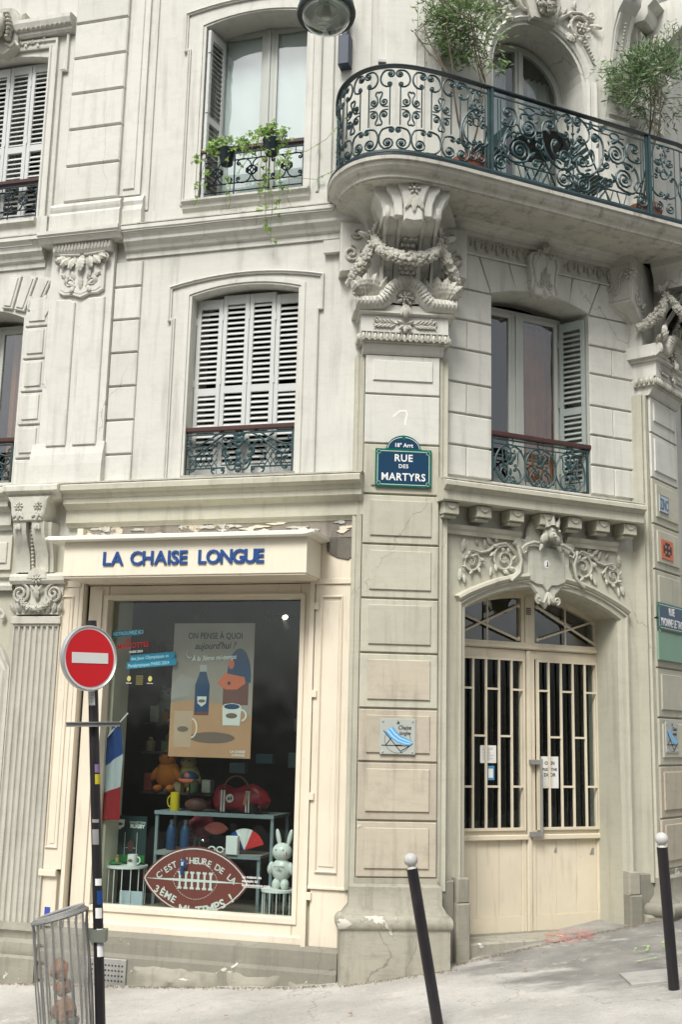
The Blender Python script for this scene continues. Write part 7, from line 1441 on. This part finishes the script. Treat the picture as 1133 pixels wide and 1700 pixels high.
# ================================================================== PLANTS
def leafmat(name, a, b):
    t = NT(name); oi = t.n('ShaderNodeNewGeometry'); c = t.mix(t.ramp(oi.outputs['Random Per Island'], 0, 1), a, b); t.l(c, t.b.inputs['Base Color']); t.b.inputs['Roughness'].default_value = .5
    tl = t.n('ShaderNodeBsdfTranslucent'); t.l(c, tl.inputs[0]); mx = t.n('ShaderNodeMixShader'); mx.inputs[0].default_value = .25; t.l(t.b.outputs[0], mx.inputs[1]); t.l(tl.outputs[0], mx.inputs[2]); t.l(mx.outputs[0], t.t.nodes['Material Output'].inputs[0]); return t.m
M['olive'] = leafmat('narrow_leaf', (.075, .16, .045), (.30, .40, .17)); M['olive2'] = leafmat('grey_green_leaf', (.09, .15, .06), (.30, .42, .22)); M['ivy'] = leafmat('ivy_leaf', (.08, .18, .03), (.30, .46, .10)); M['bark'] = stone('bark', (.13, .10, .075), crack=0)
def blade(mb, p, dr, L, w_, rr_):
    dr = dr.normalized(); s_ = dr.cross(Vector((rr_.uniform(-1, 1), rr_.uniform(-1, 1), rr_.uniform(-1, 1)))).normalized() * w_ * .5; i = len(mb.v); m_ = p + dr * L * .5 + Vector((0, 0, -.003)); e = p + dr * L + Vector((0, 0, -L * .15))
    for q in (p, m_ + s_, e, m_ - s_): mb.v.append(tuple(q))
    mb.f.append((i, i + 1, i + 2, i + 3))
def potted_tree(fr, u, d, z0, trunk, crown, mat, lab, seed, nl, pot_r=.16):
    rr_ = random.Random(seed); t = thing('potted_tree', lab, 'potted tree', fr, (u, d, z0))
    part('pot', MB().lathe([(0, 0), (pot_r * .72, 0), (pot_r * .95, .21), (pot_r * 1.06, .21), (pot_r * 1.08, .26), (pot_r * .96, .26), (pot_r * .9, .22), (0, .22)], (u, d, z0), 24), M['terra'], t, fr, smooth=True)
    stem = MB(); fo = MB(); base = fr.at(u, d, z0 + .2); c = fr.at(*crown[0]); rx, ry, rz = crown[1]; tips = []
    def grow(p, dr, r, L, gen):
        n = 4; P = [p]
        for k in range(n): dr = (dr + Vector((rr_.uniform(-1, 1), rr_.uniform(-1, 1), rr_.uniform(-.5, .7))) * .16).normalized(); p = p + dr * L / n; P.append(p)
        stem.tube([(q.x, -q.y, q.z) for q in P], [r * (1 - .4 * k / n) for k in range(n + 1)], 6, caps=False)
        if gen >= 2: tips.extend(P[1:])
        if gen < 4:
            for _ in range(3 if gen else 3): 
                q = c + Vector((rr_.uniform(-1, 1) * rx, rr_.uniform(-1, 1) * ry, rr_.uniform(-1, 1) * rz)); dd = ((q - p).normalized() * .8 + dr * .4 + Vector((rr_.uniform(-1, 1), rr_.uniform(-1, 1), rr_.uniform(-1, 1))) * .35).normalized(); grow(P[-1] if _ else P[-2], dd, r * .58, L * rr_.uniform(.5, .75), gen + 1)
    for tdir in trunk: grow(base, Vector(tdir).normalized(), .013, (c.z - base.z) * .62, 0)
    for p in tips + [c + Vector((rr_.gauss(0, .4) * rx, rr_.gauss(0, .4) * ry, rr_.gauss(0, .45) * rz)) for _ in range(60)]:
        q = p - c; rho = (q.x / rx) ** 2 + (q.y / ry) ** 2 + (q.z / rz) ** 2
        if rho > 1.3: continue
        for _ in range(nl):
            o = Vector((rr_.gauss(0, 1), rr_.gauss(0, 1), rr_.gauss(0, 1))) * .04; v = Vector((rr_.uniform(-1, 1), rr_.uniform(-1, 1), rr_.uniform(-.3, 1))) + q.normalized() * .6 if q.length > 0 else Vector((0, 0, 1)); blade(fo, p + o, v, rr_.uniform(.05, .10), rr_.uniform(.011, .018), rr_)
    part('branches', stem, M['bark'], t, G0, smooth=True); part('foliage', fo, mat, t, G0)
potted_tree(RW, .12, .34, 6.72, [(-.12, .05, 1), (.2, 0, 1)], ((.14, .34, 8.36), (.50, .33, .48)), M['olive'], 'potted narrow leaved tree on the balcony left of the arched door', 4, 3)
potted_tree(RW, 2.13, .34, 6.72, [(.0, .0, 1), (.08, 0, 1)], ((2.2, .34, 8.36), (.42, .34, .55)), M['olive2'], 'potted grey green olive tree on the balcony at the right edge', 9, 4)
# ivy in two baskets on the window guard
def ivyleaf(mb, p, n_, s, rr_):
    n_ = n_.normalized(); a = n_.cross(Vector((0, 0, 1))).normalized(); b = -n_.cross(a).normalized(); th = rr_.uniform(-.8, .8); a, b = a * math.cos(th) + b * math.sin(th), b * math.cos(th) - a * math.sin(th); i = len(mb.v)
    for x, y in ((0, .1), (.35, .45), (.9, .15), (.45, -.1), (0, -1.1), (-.45, -.1), (-.9, .15), (-.35, .45)): mb.v.append(tuple(p + (a * x + b * y) * s * .5))
    mb.f.append(tuple(range(i, i + 8)))
def ivy(u, z, lab, trails, seed):
    rr_ = random.Random(seed); t = thing('ivy_basket', lab, 'hanging plant', LW, (u, .09, z)); part('pot', MB().lathe([(0, 0), (.055, 0), (.085, .13), (.09, .15), (.08, .15), (0, .13)], (u, .10, z - .02), 16), M['irondark'], t, LW, smooth=True)
    st, fo = MB(), MB()
    for (du, dz, n) in trails:
        p = LW.at(u + rr_.uniform(-.06, .06), .10, z + .15); e = LW.at(u + du, .12 + rr_.uniform(0, .06), z + dz); P = [p]
        top = p + Vector((du * .4, -.06, .07)); m_ = 14
        for k in range(1, m_ + 1): s_ = k / m_; q = p.lerp(top, min(1, s_ * 4)) if s_ < .25 else top.lerp(e, (s_ - .25) / .75); P.append(q + Vector((rr_.gauss(0, .012), rr_.gauss(0, .01), rr_.gauss(0, .01))))
        st.tube([(q.x, -q.y, q.z) for q in P], .0022, 4, caps=False)
        for _ in range(n): k = rr_.randrange(1, m_); q = P[k].lerp(P[k + 1], rr_.random()); ivyleaf(fo, q + Vector((rr_.gauss(0, .018), rr_.gauss(0, .018), rr_.gauss(0, .018))), Vector((rr_.uniform(-.6, .6), -1, rr_.uniform(-.6, .8))), rr_.uniform(.038, .072), rr_)
    for _ in range(60): ivyleaf(fo, LW.at(u + rr_.gauss(0, .10), .14 + rr_.gauss(0, .05), z + .13 + rr_.gauss(0, .05)), Vector((rr_.uniform(-.6, .6), -1, rr_.uniform(-.2, 1))), rr_.uniform(.035, .065), rr_)
    part('stems', st, M['bark'], t, LW if 0 else G0); part('foliage', fo, M['ivy'], t, G0)
ivy(-1.38, 7.17, 'left ivy basket on the window guard, bushy and spreading sideways', [(-.3, -.02, 26), (-.25, -.3, 22), (-.2, .1, 22), (.28, .06, 24), (.2, .12, 20), (-.28, -.42, 12), (.1, -.5, 8)], 2)
ivy(-.93, 7.22, 'right ivy basket on the window guard with long trails below the sill', [(-.25, .1, 24), (-.1, -.75, 34), (.12, -.35, 30), (.05, -.95, 26), (.0, -.82, 22), (.18, -.15, 26), (.22, -.66, 8), (.05, .25, 20), (-.3, -.2, 10), (.12, -.7, 20)], 5)
iv = thing('ivy_trail', 'thin ivy tendrils reaching from the window guard to the balcony', 'climbing plant', LW, (-.5, .05, 7.2)); st = MB(); fo = MB(); rr_ = random.Random(3)
for P in ([(-.8, .06, 7.28), (-.6, .05, 7.22), (-.4, .08, 7.3), (-.2, .15, 7.45), (-.02, .25, 7.5)], [(-.8, .06, 6.98), (-.5, .04, 6.93), (-.3, .08, 6.98), (-.1, .12, 7.02)]):
    st.tube(P, .0022, 4)
    for _ in range(6): k = rr_.randrange(1, len(P) - 1); a = Vector(P[k]).lerp(Vector(P[k + 1]), rr_.random()); ivyleaf(fo, LW.at(*a), Vector((0, -1, .3)), .05, rr_)
part('stems', st, M['bark'], iv, LW); part('foliage', fo, M['ivy'], iv, G0)
mb = MB().box(2.12, 2.95, -8.86, -8.52, -.03, .015, .006); mb.v = [(x, y, z + zg(x, y)) for x, y, z in mb.v]; tag(part('paving_slab', mb, M['kerb'], None, G0), 'grey granite slab let into the pavement beside the right bollard', 'slab')
rl = random.Random(8)
for k, (x, y, lab) in enumerate(((-.2, 8.75, 'small dry brown leaf on the pavement before the shop window'), (.15, 8.6, 'curled dry leaf on the pavement left of the middle bollard'), (1.5, 9.3, 'dry leaf lying on the tarmac before the shop door'), (-.75, 8.9, 'dry leaf under the left end of the rugby ball board'))):
    mb = MB(); ivyleaf(mb, Vector((x, y, zg(x, y) + .022)), Vector((rl.uniform(-.3, .3), rl.uniform(-.3, .3), 1)), .05, rl); tag(part('dry_leaf', mb, kraft, None, G0), lab, 'leaf')
# ---- balcony furniture
ft = thing('bistro_table', 'round black bistro table on the balcony between the two potted trees', 'table', RW, (.98, .22, 6.72)); part('table_top', MB().lathe([(0, 0), (.29, 0), (.295, .012), (.29, .024), (0, .024)], (.98, .22, 7.40), 32), M['black'], ft, RW)
for a, b in ((-.2, .2), (.2, -.2)):
    for dd in (.08, .36): part('leg', MB().tube([(.98 + a, dd, 6.72), (.98 + b * .8, dd, 7.40)], .009, 6), M['iron'], ft, RW)
def fchair(u, d, flip, lab):
    t = thing('folding_chair', lab, 'chair', RW, (u, d, 6.72), 'folding chairs on the balcony'); q = -1 if flip else 1
    for dd in (-.17, .17): part('leg', MB().tube([(u - q * .2, d + dd, 6.72), (u + q * .17, d + dd, 7.20)], .009, 6), M['iron'], t, RW); part('leg', MB().tube([(u + q * .22, d + dd, 6.72), (u - q * .2, d + dd, 7.52)], .009, 6), M['iron'], t, RW)
    for k in range(7): part('slat', MB().box(u - .17 + k * .052, u - .135 + k * .052, d - .18, d + .18, 7.165, 7.178), M['iron'], t, RW)
    for k in range(3): part('slat', MB().box(u - q * (.15 + .02 * k) - .006, u - q * (.15 + .02 * k) + .006, d - .18, d + .18, 7.33 + k * .065, 7.375 + k * .065), M['iron'], t, RW)
fchair(.38, .20, True, 'green slatted folding chair left of the bistro table, turned to the right'); fchair(1.58, .20, False, 'green slatted folding chair right of the bistro table, turned to the left')
# ================================================================== ACROSS THE STREET (seen only in the panes)
ob = thing('apartment_building', 'plain pale apartment block across the street, mirrored in the window panes', 'building', G0, (0, 9, 0))
OF = Frame(0, -13, 180); M['across'] = stone('weathered_stone_across', (.40, .38, .32), crack=0)
part('wall', MB().box(-14, 14, -5, 0, -2, 12), M['across'], ob, OF); part('roof', MB().prism([(-14, 12), (14, 12), (13, 14), (9, 16.5), (6, 14.5), (3, 14.2), (0, 17), (-4, 14), (-8, 15.5), (-12, 13.5)], -5, -1), flat('zinc_roof', (.12, .14, .16), .5), ob, OF)
for i in range(9):
    for j in range(4): u = -12 + i * 3; f_ = part('window', MB().box(u - .6, u + .6, 0, .05, .9 + j * 3.1, 3.0 + j * 3.1), M['frame'], ob, OF); part('pane', MB().box(u - .5, u + .5, .05, .06, 1.0 + j * 3.1, 2.9 + j * 3.1), M['dark'], f_, OF)
